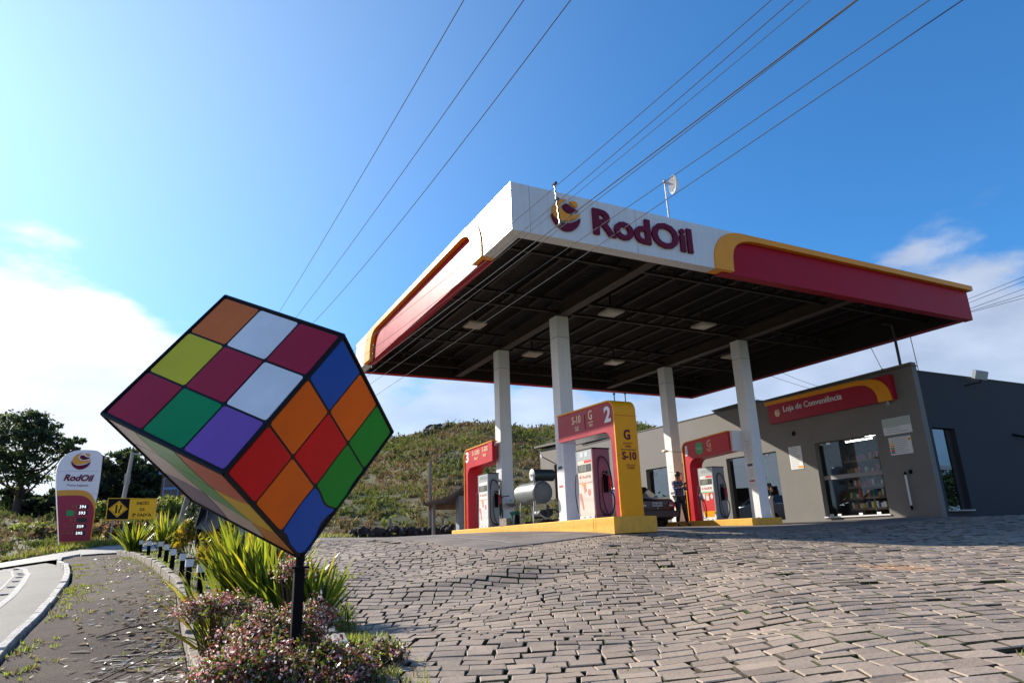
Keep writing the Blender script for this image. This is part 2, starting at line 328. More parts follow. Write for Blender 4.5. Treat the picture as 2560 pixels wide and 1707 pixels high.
# apron joining the road beyond the footpath: lane with sun glare put into its pale colour
sheet('access_lane', -12.5, 0.2, np.arange(14.7, 21.6, .4), 26, -.05, ground_mat('lane_concrete', (.26, .25, .235), (.31, .30, .28), (.35, .335, .31), s1=.5, s2=6, bump=.4, rough=.7))
sheet('footpath', lambda y: kx(y)+.1, lambda y: gl_(y)-.06, np.concatenate([ys[ys < 14.0], [14.2]]), 10, 0., WALKM, noise=.004)
sheet('garden_bed', lambda y: gl_(y)+.05, lambda y: gr(y)-.06, np.concatenate([ys[ys < 14.0], [14.2]]), 12, .04, SOIL, noise=.015)
sheet('verge', -60, 70, np.arange(21.4, 75, 1.2), 90, -.02, GRASSG, keep=lambda x, y: not (x > 0 and y < 22), noise=.05)
sheet('roadside_bank', -60, -12.4, np.arange(21.4, 30, 1.), 40, .02, GRASSG, noise=.05)
# concrete forecourt slab under the canopy
sheet('forecourt_slab', -.17, 15.3, np.concatenate([[1.25], np.arange(1.6, 22.5, .5)]), 40, .03, SLABM, skirt=.12)
def line_mesh(name, pts, wd, off, mat, th=.004):
    b = MB()
    for i in range(len(pts)-1):
        p, q = np.array(pts[i], float), np.array(pts[i+1], float); t = (q-p)/np.linalg.norm(q-p); nrm = np.array([-t[1], t[0]])*wd/2
        b.add([(*(p-nrm), g(*(p-nrm))+off), (*(q-nrm), g(*(q-nrm))+off), (*(q+nrm), g(*(q+nrm))+off), (*(p+nrm), g(*(p+nrm))+off)], [(0, 1, 2, 3)])
    return tag(b.build(name, mat), kind='structure')
PAINT = M('worn_white_road_paint', (.36, .36, .35), .8, var=.45, vs=7, dark=(.17, .17, .165))
line_mesh('painted_line', [(.68, y) for y in np.arange(1.7, 16.5, .7)], .07, .037, PAINT)
line_mesh('road_edge_line', [(kx(y)-.75, y) for y in np.arange(-13, 16.5, .5)], .11, -.104, PAINT)
line_mesh('road_edge_line', [(kx(y)-1.05, y) for y in np.arange(-13, 16.5, .5)], .05, -.104, PAINT)
b = MB()
for y0, x0 in ((-.1, -8.6), (.9, -9.6)):
    b.add([(x0-1.6, y0, g(x0-1.6, y0)-.104), (x0, y0, g(x0, y0)-.104), (x0+.1, y0+.5, g(x0, y0+.5)-.104), (x0-1.5, y0+.5, g(x0-1.5, y0+.5)-.104)], [(0, 1, 2, 3)])
tag(b.build('road_marking', PAINT), kind='structure')
# manhole-like dark tyre-worn studs along the edge line
for k, y in enumerate(np.arange(-3.2, 14, 1.55)):
    b = MB(); x0 = kx(y)-.9; b.box((x0-.06, y-.05, g(x0, y)-.105), (x0+.06, y+.05, g(x0, y)-.085)); o = b.build('road_stud', GREYM)
    tag(o, 'small reflective stud set along the curved edge line of the road', 'road stud', 'road studs along the edge line')
# kerb of the road: whitewashed stones
def kerb(name, pts, wd, h0, h1, mat, seg, label, cat, jit=.008, mat2=None):
    e = E(name, (pts[0][0], pts[0][1], g(*pts[0])), label, cat); P = np.array(pts, float)
    s = np.r_[0, np.cumsum(np.linalg.norm(np.diff(P, axis=0), axis=1))]; m = MB(); k = 0; pos = 0
    while pos < s[-1]-seg*.5:
        L_ = seg*random.uniform(.85, 1.15); a, c = pos+.004, min(pos+L_, s[-1])-.008; p = np.array([np.interp(a, s, P[:, i]) for i in (0, 1)]); q = np.array([np.interp(c, s, P[:, i]) for i in (0, 1)])
        t = (q-p)/np.linalg.norm(q-p); nr = np.array([-t[1], t[0]])*wd/2; jz = random.uniform(-jit, jit); jx = nr*random.uniform(-.12, .12)
        V = []
        for (u, hh, ww) in ((p, h0, 1), (p, h1+jz-.012, 1), (p, h1+jz, .8)):
            for sg in (-1, 1): V.append((*(u+nr*sg*ww+jx), g(*p)+hh))
        for (u, hh, ww) in ((q, h0, 1), (q, h1+jz-.012, 1), (q, h1+jz, .8)):
            for sg in (-1, 1): V.append((*(u+nr*sg*ww+jx), g(*q)+hh))
        m.add(V, [(0, 1, 3, 5, 4, 2), (6, 8, 10, 11, 9, 7), (0, 2, 8, 6), (2, 4, 10, 8), (4, 5, 11, 10), (5, 3, 9, 11), (3, 1, 7, 9)])
        pos += L_
    m.build('kerb_stones', mat, e); return e
WASH = M('whitewashed_stone', (.56, .54, .5), .85, var=.45, vs=9, bump=.6, bs=40, dark=(.26, .24, .21))
kp = [(kx(y), y) for y in np.arange(-13, 13.7, .3)]+[(-8.25, 13.95), (-8.1, 14.3), (-7.85, 14.55)]
kerb('road_kerb', kp, .10, -.15, .06, WASH, .85, 'whitewashed stone kerb curving between the road and the brown footpath', 'kerb', .015)
kerb('garden_edging', [(gl_(y), y) for y in np.arange(-13, 14.4, .3)], .09, -.1, .13, M('weathered_edging_concrete', (.30, .26, .21), .9, var=.3, vs=6, bump=.5), .32, 'upright concrete edging blocks between the footpath and the flower bed', 'edging', .02)
kerb('garden_edging', [(gr(y), y) for y in np.arange(-13, 2.6, .3)], .13, -.1, .12, M('rough_edging_stone', (.24, .235, .23), .9, var=.4, vs=14, bump=.8), .7, 'rough grey stone edging between the flower bed and the cobbles', 'edging', .02)
kerb('lane_kerb', [(-7.8, 14.5), (-7.2, 14.7), (-6.6, 14.72), (-5.5, 14.8), (-4.3, 14.9), (-3.3, 14.95)], .12, -.1, .03, M('dark_kerb_stone', (.1, .095, .09), .9, var=.3), .6, 'low dark kerb closing the far end of the footpath and garden', 'kerb')
# ------------------------------------------------------------------ cobbles: every stone modelled
def bumpf(x, y):
    return (.05*np.sin(x*1.3+.6*np.sin(y*.9))*np.sin(y*1.05+1.0)+.026*np.sin(x*2.9+1.7+y*.4)*np.sin(y*2.3+x*.7)
            +.10*np.exp(-(((x+1.0)/1.3)**2+((y+1.1)/.45)**2))-.07*np.exp(-(((x+.9)/1.2)**2+((y+1.9)/.5)**2))-.03*np.exp(-(((x-.2)/.9)**2+((y+3.6)/.5)**2)))
def fade(y): return np.clip((1.0-y)/1.2, 0, 1)
cv = []; cf = []; cr = []; cm = []
fwd = np.array([math.sin(YAW), math.cos(YAW)]); hv = math.tan(math.radians(50))
CS, SN = math.cos(math.radians(29)), math.sin(math.radians(29))
y = -12.0; row = 0
while y < 26.0:
    ph = random.uniform(.155, .195); x = -15+random.uniform(0, .3)
    while x < 27:
        ln = random.uniform(.175, .275); ls_ = x+ln/2; lt_ = y+ph/2+.07*math.sin(ls_*.55+y*.3)+.025*math.sin(ls_*2.1+y); cx_ = ls_*CS+lt_*SN; cy_ = -ls_*SN+lt_*CS
        rel = np.array([cx_+5.52, cy_+10.59]); dp = rel@fwd; lt = abs(rel[0]*fwd[1]-rel[1]*fwd[0])
        ok = dp > 1.4 and lt < dp*hv+1 and dp < 34 and cx_ > float(gr(cy_))+.14
        if cy_ > 1.33 and cx_ > -.10: ok = False
        if cx_ > 15.2 and cy_ > 1.85: ok = False
        if cy_ > 14.9: ok = False
        if ok:
            gp = random.uniform(.007, .018); hx = ln/2-gp/2; hy = ph/2-random.uniform(.003, .008); jt = random.gauss(0, .0028); tx, ty = random.gauss(0, .013), random.gauss(0, .018)
            if random.random() < .006: jt -= .03
            far_ = dp > 15; a = random.gauss(0, .035)-math.radians(29); ca, sa = math.cos(a), math.sin(a)
            fd = float(fade(cy_)) if cx_ > -.6 else 1.0
            def P(u, v, z_):
                xx, yy = cx_+u*ca-v*sa, cy_+u*sa+v*ca
                return (xx, yy, z_+u*tx+v*ty)
            zc = None
            cs = [(-1, -1), (1, -1), (1, 1), (-1, 1)]; ju = [(random.uniform(-.014, .014), random.uniform(-.010, .010)) for _ in cs]
            O = len(cv); bz = [float(bumpf(cx_+cs[k][0]*hx*CS+cs[k][1]*hy*SN, cy_-cs[k][0]*hx*SN+cs[k][1]*hy*CS))*fd*.75+float(bumpf(cx_, cy_))*fd*.25 for k in range(4)]
            g0 = _g0 = None
            cv += [('g', *P(cs[k][0]*hx+ju[k][0], cs[k][1]*hy+ju[k][1], bz[k]+jt-.07)) for k in range(4)]
            cv += [('g', *P(cs[k][0]*hx+ju[k][0], cs[k][1]*hy+ju[k][1], bz[k]+jt-.007)) for k in range(4)]
            q = 1-.007/hx; r_ = 1-.008/hy
            cv += [('g', *P(cs[k][0]*hx*q+ju[k][0], cs[k][1]*hy*r_+ju[k][1], bz[k]+jt)) for k in range(4)]
            rd = random.random(); F = [(O+8, O+9, O+10, O+11)]; cm.append(0)
            for k in range(4):
                k2 = (k+1) % 4; F.append((O+4+k, O+4+k2, O+8+k2, O+8+k)); cm.append(0 if random.random() < .6 else 1)
                if not far_: F.append((O+k, O+k2, O+4+k2, O+4+k)); cm.append(1)
            cf += F; cr += [rd]*len(F)
        x += ln
    y += ph; row += 1
CV = np.array([c[1:] for c in cv]); CV[:, 2] += gz(CV[:, 0], CV[:, 1])+.012
def stone_mat():
    m = D.materials.new('basalt_cobble'); m.use_nodes = True; t = m.node_tree; b = t.nodes['Principled BSDF']; b.inputs['Roughness'].default_value = .72
    tcn = t.nodes.new('ShaderNodeTexCoord'); a = t.nodes.new('ShaderNodeAttribute'); a.attribute_name = 'rnd'
    r = t.nodes.new('ShaderNodeValToRGB'); t.links.new(a.outputs['Fac'], r.inputs[0]); e = r.color_ramp.elements
    e[0].position = 0; e[0].color = (.17, .13, .10, 1); e[1].position = 1; e[1].color = (.42, .325, .245, 1)
    for p, c in ((.12, (.275, .212, .162, 1)), (.55, (.345, .268, .205, 1)), (.8, (.29, .226, .175, 1))): k = e.new(p); k.color = c
    def noise(s, d=8, ro=.6):
        n = t.nodes.new('ShaderNodeTexNoise'); n.inputs['Scale'].default_value = s; n.inputs['Detail'].default_value = d; n.inputs['Roughness'].default_value = ro; t.links.new(tcn.outputs['Object'], n.inputs['Vector']); return n.outputs[0]
    def mr(v, a_, b_, c_=0, d_=1):
        n = t.nodes.new('ShaderNodeMapRange'); n.interpolation_type = 'SMOOTHSTEP'; t.links.new(v, n.inputs[0]); n.inputs[1].default_value = a_; n.inputs[2].default_value = b_; n.inputs[3].default_value = c_; n.inputs[4].default_value = d_; return n.outputs[0]
    def mix(f, a_, c):
        k = t.nodes.new('ShaderNodeMix'); k.data_type = 'RGBA'; t.links.new(f, k.inputs[0]); t.links.new(a_, k.inputs[6]); k.inputs[7].default_value = (*c, 1); return k.outputs[2]
    col = mix(mr(noise(22, 10, .7), .48, .72, 0, .45), r.outputs[0], (.18, .15, .13))
    col = mix(mr(noise(.9, 5), .5, .7, 0, .6), col, (.15, .125, .115))
    col = mix(mr(noise(3.5, 6), .58, .75, 0, .4), col, (.42, .36, .31))
    # orange sand spilled on the cobbles
    mpn = t.nodes.new('ShaderNodeMapping'); t.links.new(tcn.outputs['Object'], mpn.inputs[0]); mpn.inputs['Location'].default_value = (-2.75, 4.85, 0)
    vd = t.nodes.new('ShaderNodeVectorMath'); vd.operation = 'MULTIPLY'; t.links.new(mpn.outputs[0], vd.inputs[0]); vd.inputs[1].default_value = (1.6, 1.05, 0)
    ln = t.nodes.new('ShaderNodeVectorMath'); ln.operation = 'LENGTH'; t.links.new(vd.outputs[0], ln.inputs[0])
    ad = t.nodes.new('ShaderNodeMath'); ad.operation = 'ADD'; t.links.new(ln.outputs['Value'], ad.inputs[0]); t.links.new(noise(2.2), ad.inputs[1])
    col = mix(mr(ad.outputs[0], .62, 1.25, .75, 0), col, (.55, .31, .16))
    t.links.new(col, b.inputs['Base Color'])
    u = t.nodes.new('ShaderNodeBump'); u.inputs['Strength'].default_value = .45; u.inputs['Distance'].default_value = .02; t.links.new(noise(28, 9, .65), u.inputs['Height']); t.links.new(u.outputs[0], b.inputs['Normal'])
    return m
m = MB(); m.v = [tuple(p) for p in CV]; m.f = cf; m.m = cm; m.r = cr
tag(m.build('cobblestone_pavement', [stone_mat(), DIRT]), kind='structure')
# soil that fills the joints
js = []
nxj = 130
V = []; ysj = np.arange(-11, 15.1, .16)
for yv in ysj:
    xs = np.linspace(float(gr(yv))+.02, 28, nxj+1); fd = np.where(xs > -.6, fade(yv), 1.0)
    zs = gz(xs, np.full(nxj+1, yv))-.020+bumpf(xs, yv)*fd; V += [(a_, yv, c_) for a_, c_ in zip(xs, zs)]
F = []
for j in range(len(ysj)-1):
    for i in range(nxj):
        px_, py_ = V[j*(nxj+1)+i][:2]
        if (px_ > 0 and py_ > 1.3): continue
        F.append((j*(nxj+1)+i, j*(nxj+1)+i+1, (j+1)*(nxj+1)+i+1, (j+1)*(nxj+1)+i))
m = MB(); m.v = V; m.f = F; m.m = [0]*len(F); m.r = [.5]*len(F); tag(m.build('pavement_bed', DIRT), kind='structure')
# ================================================================== canopy
W_, L_, HB, HT = 15.7, 12.62, 6.1, 7.16
can = E('fuel_canopy', (7.85, 6.3, .3), 'large flat filling station canopy with white, amber and maroon fascia on four white columns', 'canopy')
TH = .32
def curve_pts(P, n=5):
    """Catmull-Rom through P"""
    P = [P[0]]+list(P)+[P[-1]]; o = []
    for i in range(1, len(P)-2):
        for k in range(n):
            t = k/n; p0, p1, p2, p3 = (np.array(q, float) for q in P[i-1:i+3])
            o.append(tuple(.5*((2*p1)+(-p0+p2)*t+(2*p0-5*p1+4*p2-p3)*t*t+(-p0+3*p1-3*p2+p3)*t**3)))
    o.append(tuple(P[-2])); return o
# front (y=0 plane, faces -Y)
outer = curve_pts([(5.30, HB), (5.32, 6.45), (5.42, 6.72), (5.62, 6.95), (5.9, 7.09), (6.2, 7.15)])
inner = curve_pts([(5.88, HB), (5.90, 6.45), (5.98, 6.70), (6.16, 6.87), (6.45, 6.97), (6.8, 7.0)])
m = MB()
m.prism([(0, HB), (5.30, HB)]+outer[1:]+[(6.2, HT), (0, HT)], (0, 0, 0), X, Z, Y, .30)
m.build('white_fascia', WHITE, can)
m = MB(); m.prism([(5.305, HB+.0)]+[(a+.004, b_) for a, b_ in outer[1:]]+[(W_+.12, 7.15), (W_+.12, 7.0)]+inner[::-1], (0, -.03, 0), X, Z, Y, .33)
m.build('amber_band', YEL, can)
m = MB(); m.box((5.6, .10, HB-.02), (W_, .34, 7.05)); m.build('maroon_fascia', MAROON, can)
# left (x=0 plane, faces -X)
o2 = curve_pts([(1.42, HB), (1.44, 6.5), (1.55, 6.8), (1.75, 7.0), (2.0, 7.11), (2.3, 7.15)])
i2 = curve_pts([(1.96, HB), (1.98, 6.5), (2.05, 6.75), (2.2, 6.9), (2.45, 6.985), (2.75, 7.0)])
i3 = curve_pts([(9.9, 7.0), (10.15, 6.97), (10.38, 6.86), (10.52, 6.65), (10.58, 6.4), (10.6, HB)])
o3 = curve_pts([(10.4, 7.15), (10.8, 7.1), (11.1, 6.95), (11.26, 6.7), (11.32, 6.4), (11.34, HB)])
m = MB()
m.prism([(.31, HB), (1.42, HB)]+o2[1:]+[(2.3, HT), (.31, HT)], (0, 0, 0), Y, Z, X, .30)
m.build('white_fascia', WHITE, can); m = MB()
m.prism([(11.35, HB), (L_, HB), (L_, HT), (10.4, HT)]+o3[:-1], (0, 0, 0), Y, Z, X, .30)
m.build('white_fascia', WHITE, can)
m = MB(); m.prism([(1.425, HB)]+o2[1:]+o3+i3[::-1]+i2[::-1], (-.03, 0, 0), Y, Z, X, .33); m.build('amber_band', YEL, can)
m = MB(); m.box((.10, 1.6, HB-.02), (.34, 11.3, 7.05)); m.build('maroon_fascia', MAROON, can)
m = MB(); m.box((W_-.3, .345, HB), (W_, L_, HT)); m.box((.31, L_-.3, HB), (W_-.305, L_, HT)); m.build('maroon_fascia', MAROON, can)
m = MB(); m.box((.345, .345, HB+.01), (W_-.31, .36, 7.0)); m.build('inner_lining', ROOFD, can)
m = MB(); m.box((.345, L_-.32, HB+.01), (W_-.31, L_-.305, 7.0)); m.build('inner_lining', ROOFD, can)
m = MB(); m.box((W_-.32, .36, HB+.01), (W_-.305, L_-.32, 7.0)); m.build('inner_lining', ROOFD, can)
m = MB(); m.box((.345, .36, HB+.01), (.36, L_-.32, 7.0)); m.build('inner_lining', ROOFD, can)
# seams of the white panels
m = MB(); m.box((.42, -.004, HB+.01), (.428, .002, HT-.01)); m.build('panel_seam', GREYM, can); m = MB(); m.box((3.1, -.004, HB+.01), (3.106, .002, HT-.01)); m.build('panel_seam', GREYM, can)
# roof sheet: corrugated, ribs along X
m = MB(); V = []; ny = 126
for j in range(ny+1):
    yy = .32+(L_-.64)*j/ny; zz_ = 6.98+(.03 if j % 2 else -.01)
    V += [(.33, yy, zz_), (W_-.31, yy, zz_)]
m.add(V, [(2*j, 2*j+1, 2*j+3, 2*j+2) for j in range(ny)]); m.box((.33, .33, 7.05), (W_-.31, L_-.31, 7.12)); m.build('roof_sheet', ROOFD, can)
# purlins along Y, trusses along X, two heavy beams over the columns
m = MB()
for k in range(17):
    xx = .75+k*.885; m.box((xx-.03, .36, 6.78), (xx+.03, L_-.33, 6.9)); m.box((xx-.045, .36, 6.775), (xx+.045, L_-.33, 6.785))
m.build('purlins', STEEL, can)
for yy in (1.3, 4.72, 8.48, 11.6):
    m = MB(); m.box((.35, yy-.035, 6.32), (W_-.32, yy+.035, 6.39)); m.box((.35, yy-.035, 6.70), (W_-.32, yy+.035, 6.77))
    for k in range(26):
        x0 = .5+k*.58; m.tube([(x0, yy, 6.35), (x0+.29, yy, 6.72), (x0+.58, yy, 6.35)], .016, 4)
    m.build('roof_truss', STEEL, can)
for xx in (3.85, 10.73):
    m = MB(); m.box((xx-.14, .35, 6.17), (xx+.14, L_-.33, 6.19)); m.box((xx-.012, .35, 6.19), (xx+.012, L_-.33, 6.5)); m.box((xx-.14, .35, 6.5), (xx+.14, L_-.33, 6.52)); m.build('main_beam', M('beam_primer', (.05, .033, .025), .6, var=.2, vs=3), can)
for (xx, yy) in ((3.65, 4.53), (3.65, 8.30), (10.53, 4.53), (10.53, 8.30)):
    m = MB(); m.box((xx, yy, .5), (xx+.40, yy+.372, 6.168)); c = m.build('column', COLW, can)
    m = MB(); m.box((xx-.004, yy-.004, 5.55), (xx+.404, yy+.376, 5.565)); m.build('column_joint', GREYM, c)
text('RodOil', (1.93, -.01, 6.335), X, Z, -Y, 2.72, .62, MARL, can, th=.05, bold=.03, shear=.0)
logo((1.27, -.01, 6.63), X, Z, -Y, .37, .42, [YEL, MARL], can, .04)
# paper notices up the sunlit faces of the columns
def notices(xc, yc, z0, seed):
    r = random.Random(seed); z_ = z0; k = 0
    for h, c in ((.34, 0), (.3, 1), (.1, 2), (.34, 3), (.07, 4), (.1, 5)):
        m = MB(); m.box((xc-.004, yc+.06, z_-h), (xc-.002, yc+.31, z_), 0)
        for q in range(int(h/.035)): m.box((xc-.0055, yc+.08, z_-.025-q*.033), (xc-.0045, yc+.08+r.uniform(.12, .21), z_-.017-q*.033), 1)
        if c in (0,): 
            m.box((xc-.0058, yc+.06, z_-.008), (xc-.0045, yc+.31, z_), 2); m.box((xc-.0058, yc+.06, z_-h), (xc-.0045, yc+.31, z_-h+.008), 2)
        if c in (2, 4): m.box((xc-.0062, yc+.08, z_-h+.01), (xc-.0057, yc+.29, z_-.01), 3 if c == 2 else 2)
        o = m.build('paper_notice', [M('white_paper', (.78, .78, .77), .7), M('notice_print', (.42, .43, .45), .7), M('notice_red', (.6, .06, .05), .7), M('notice_dark', (.09, .09, .1), .7)])
        tag(o, 'printed safety notice stuck on the sunlit side of a white canopy column', 'notice', 'notices on the canopy columns'); z_ -= h+.03
notices(3.65, 4.53, 2.72, 1); notices(3.65, 8.30, 2.72, 2); notices(10.53, 4.53, 2.9, 3); notices(10.53, 8.30, 2.3, 4)
# lamps recessed under the canopy
lampM = M('lamp_casing', (.42, .37, .31), .5, var=.1); LB = []
for (xx, yy, wh) in ((5.1, 3.9, 'nearest the lettered fascia, right of the front left column'), (8.5, 3.9, 'between the two front columns, right one'), (5.1, 8.6, 'between the two rear columns, left one'), (8.5, 8.6, 'just left of the right rear column'), (1.95, 6.3, 'left of both left columns, by the side fascia'), (12.1, 6.4, 'half hidden behind the right front column')):
    if not LB:
        e = E('canopy_lamp', (xx, yy, 6.2)); m = MB(); m.box((xx-.27, yy-.27, 6.20), (xx+.27, yy+.27, 6.26)); m.build('lamp_casing', lampM, e)
        m = MB(); m.box((xx-.17, yy-.17, 6.19), (xx+.17, yy+.17, 6.199)); m.build('lamp_lens', M('lamp_lens_glass', (.42, .38, .33), .25), e)
        m = MB(); m.box((xx-.02, yy-.02, 6.26), (xx+.02, yy+.02, 6.75)); m.build('hanger', STEEL, e); LB.append(e)
    else: e = copy_tree(LB[0]); e.location = (xx, yy, 6.2)
    tag(e, 'square pale lamp under the canopy, '+wh, 'ceiling lamp', 'square lamps under the canopy')
# antenna on the canopy roof
e = E('roof_antenna', (4.1, .5, 7.12), 'thin white mast with a small dish antenna on top of the canopy', 'antenna')
P0 = ony(1673, 541, .5); P1 = ony(1666, 454, .5)
m = MB(); m.tube([(P0[0], .5, 7.1), (P0[0]-.02, .5, P1[2])], .022, 8); m.build('mast', GALV, e)
m = MB(); c0 = np.array([P0[0]+.2, .42, P1[2]-.09]); ax = np.array([.95, -.3, .05]); ax /= np.linalg.norm(ax); u_ = np.cross(ax, Z); u_ /= np.linalg.norm(u_); v_ = np.cross(ax, u_)
rings = [(.02, .09), (.12, .06), (.19, .02), (.23, -.05)]
V = []; n_ = 20
for r_, h_ in rings: V += [c0+ax*h_+(u_*math.cos(2*math.pi*k/n_)+v_*math.sin(2*math.pi*k/n_))*r_ for k in range(n_)]
m.add(V, [(i*n_+k, i*n_+(k+1) % n_, (i+1)*n_+(k+1) % n_, (i+1)*n_+k) for i in range(3) for k in range(n_)]+[tuple(range(n_))]); m.build('dish', M('white_dish', (.8, .8, .8), .4), e, smooth=True)
m = MB(); m.tube([(P0[0]-.02, .5, P1[2]-.04), tuple(c0-ax*.03)], .03, 6); m.tube([(P0[0]-.02, .5, P1[2]-.06), (P0[0]-.02, .5, P1[2]+.02)], .04, 8); m.build('bracket', GREYM, e)
# ================================================================== pump islands
def island(name, x0a, x0b, x1, y0, y1, za, zb, label):
    e = E(name, (x1, y0, .2), label, 'pump island'); m = MB(); n = 16; r = .06
    pts = []
    for i in range(n+1):
        t = i/n; yy = y0+(y1-y0)*t; xa = x0a+(x0b-x0a)*t; zt = za+(zb-za)*t
        for (xx, z_) in ((xa, -.1), (xa, zt-.02), (xa+.02, zt), (x1-.02, zt), (x1, zt-.02), (x1, -.1)): pts.append((xx+random.uniform(-.004, .004), yy, z_))
    F = [(i*6+k, i*6+k+1, (i+1)*6+k+1, (i+1)*6+k) for i in range(n) for k in range(5)]; F = [f[::-1] for f in F]
    F += [(0, 1, 2, 3, 4, 5), tuple(n*6+k for k in range(5, -1, -1))]; m.add(pts, F); m.build('yellow_kerb', KERBY, e)
    m = MB(); m.add([(x0a+.14, y0+.14, za+.004), (x1-.14, y0+.14, za+.004), (x1-.14, y1-.14, zb+.006), (x0b+.14, y1-.14, zb+.006)], [(0, 1, 2, 3)]); m.build('island_top', CONC, e)
    return e
island('pump_island', 2.80, 3.10, 3.93, 1.25, 11.15, .60, .52, 'long yellow painted pump island nearest the camera with pumps 2 and 3')
island('pump_island', 9.62, 9.62, 10.84, 4.05, 9.6, .545, .545, 'yellow painted pump island under pump portal 1 beside the shop')
m = MB(); m.tube([(2.795, 2.0, .25), (2.79, 2.02, .42), (2.795, 1.99, .6)], .004, 4); tag(m.build('kerb_crack', BLACK), 'dark vertical crack in the yellow kerb left of portal 2', 'crack')
def gamma_profile(yleg, yend, zb, zt, legw, zbeam, R=.22, r=.26, s=1):
    """side outline in (y,z): leg at yleg (outer face), beam reaching to yend; s=+1 beam goes to +y"""
    P = [(0, zb), (0, zt-R)]+[(R-R*math.cos(math.radians(a)), zt-R+R*math.sin(math.radians(a))) for a in range(15, 91, 15)]
    Lb = abs(yend-yleg); P += [(Lb, zt), (Lb, zbeam)]
    P += [(legw+r, zbeam)]+[(legw+r-r*math.sin(math.radians(a)), zbeam-r+r*math.cos(math.radians(a))) for a in range(15, 91, 15)]+[(legw, zb)]
    return [(yleg+s*a, b_) for a, b_ in P]
def portal(name, x0, x1, yleg, yend, zb, zt, legw, zbeam, s, outer_mat, side, label, slope=.0):
    e = E(name, ((x0+x1)/2, yleg, zb), label, 'pump portal'); P = gamma_profile(yleg, yend, zb, zt, legw, zbeam, s=s)
    P = [(a, b_+slope*abs(a-yleg)*(1 if b_ > zb+.5 else 0)) for a, b_ in P]
    inner = P if s > 0 else P[::-1]
    m = MB(); m.prism(inner, (x0+.03, 0, 0), Y, Z, X, x1-x0-.06, 0, 1); m.build('portal_body', [side, RED if s < 0 or outer_mat else side], e)
    # amber skin along the outer edge (leg front and top)
    k = 2+6; oe = P[:k+1]; off = .022
    m = MB(); V = []
    for i, (a, b_) in enumerate(oe):
        p0 = np.array(oe[max(i-1, 0)]); p1 = np.array(oe[min(i+1, len(oe)-1)]); t = (p1-p0)/np.linalg.norm(p1-p0); nn_ = np.array([-t[1]*s, t[0]*s]) if s > 0 else np.array([t[1], -t[0]])
        if s > 0: nn_ = np.array([-t[1], t[0]])
        q = np.array([a, b_])+nn_*off
        V += [(x0, a-nn_[0]*.012, b_-nn_[1]*.012), (x0, *q), (x1, *q), (x1, a-nn_[0]*.012, b_-nn_[1]*.012)]
    F = []
    for i in range(len(oe)-1):
        for c in range(4):
            F.append((i*4+c, i*4+(c+1) % 4, (i+1)*4+(c+1) % 4, (i+1)*4+c))
    F += [(0, 1, 2, 3), tuple((len(oe)-1)*4+c for c in (3, 2, 1, 0))]
    m.add(V, F); m.build('amber_edge', outer_mat, e); return e, P
MARP = M('maroon_portal_panel', (.37, .008, .03), .4, spec=.3, var=.1, vs=2)
REDP = M('red_portal_face', (.52, .008, .018), .4, spec=.3, var=.1, vs=2)
# portal 2 (near)
e, P = portal('pump_portal', 3.1, 3.70, 1.40, 3.86, .595, 3.13, .20, 2.46, 1, YELP, MARP, 'maroon and yellow pump portal numbered 2 at the near end of the long island', slope=.012)
e2 = e
m = MB(); m.add([(3.13, 1.9, 2.455), (3.68, 1.9, 2.455), (3.68, 3.86, 2.475), (3.13, 3.86, 2.475)], [(0, 3, 2, 1)]); m.build('metal_soffit', M('brushed_metal', (.6, .56, .52), .22, metal=.9, bump=.1, bs=6), e)
N_ = -X
def ptext(s, ya, yb, z0, h, x0, mat, e, bold=.0, th=.008): return text(s, (x0+.03-.001, ya, z0), -Y, Z, -X, abs(yb-ya), h, mat, e, bold=bold, th=th)
ptext('2', 1.79, 1.53, 2.67, .36, 3.1, LWHITE, e, bold=.03)
ptext('S-10', 3.17, 2.78, 2.84, .19, 3.1, LGOLD, e, bold=.01); ptext('diesel\ncomum', 3.06, 2.88, 2.66, .12, 3.1, LGOLD, e)
ptext('G', 2.44, 2.28, 2.84, .22, 3.1, LGOLD, e, bold=.01); ptext('gasolina\ncomum', 2.46, 2.24, 2.68, .13, 3.1, LGOLD, e)
m = MB(); m.box((3.122, 2.60, 2.66), (3.13, 2.615, 3.0)); m.build('divider_line', MARL, e)
def ftext(s, xa, xb, z0, h, mat, e, bold=0.): return text(s, (xa, 1.377, z0), X, Z, -Y, xb-xa, h, mat, e, bold=bold, th=.008)
ftext('G', 3.32, 3.50, 2.24, .23, MARL, e, .03); ftext('gasolina\ncomum', 3.29, 3.54, 2.07, .12, M('brown_lettering', (.42, .18, .02), .6), e)
ftext('S-10', 3.24, 3.62, 1.80, .18, MARL, e, .03); ftext('diesel\ncomum', 3.33, 3.57, 1.60, .12, MATS['brown_lettering'], e)
m = MB(); m.box((3.22, 1.370, 2.015), (3.62, 1.378, 2.03)); m.build('divider_line', MARL, e)
m = MB(); m.box((3.08, 1.368, 2.78), (3.72, 1.3765, 2.783)); m.build('panel_seam', STEEL, e)
for q, yy in ((3.42, 1.75), (3.62, 1.6)):
    m = MB(); m.tube([(q, yy, 3.13), (q, yy, 3.33)], .012, 6); m.tube([(q, yy, 3.33), (q, yy, 3.37)], .028, 8); tag(m.build('vent_pin', PIPE), 'short dark pin standing on top of portal 2, '+('left' if q < 3.5 else 'right')+' one', 'vent pin')
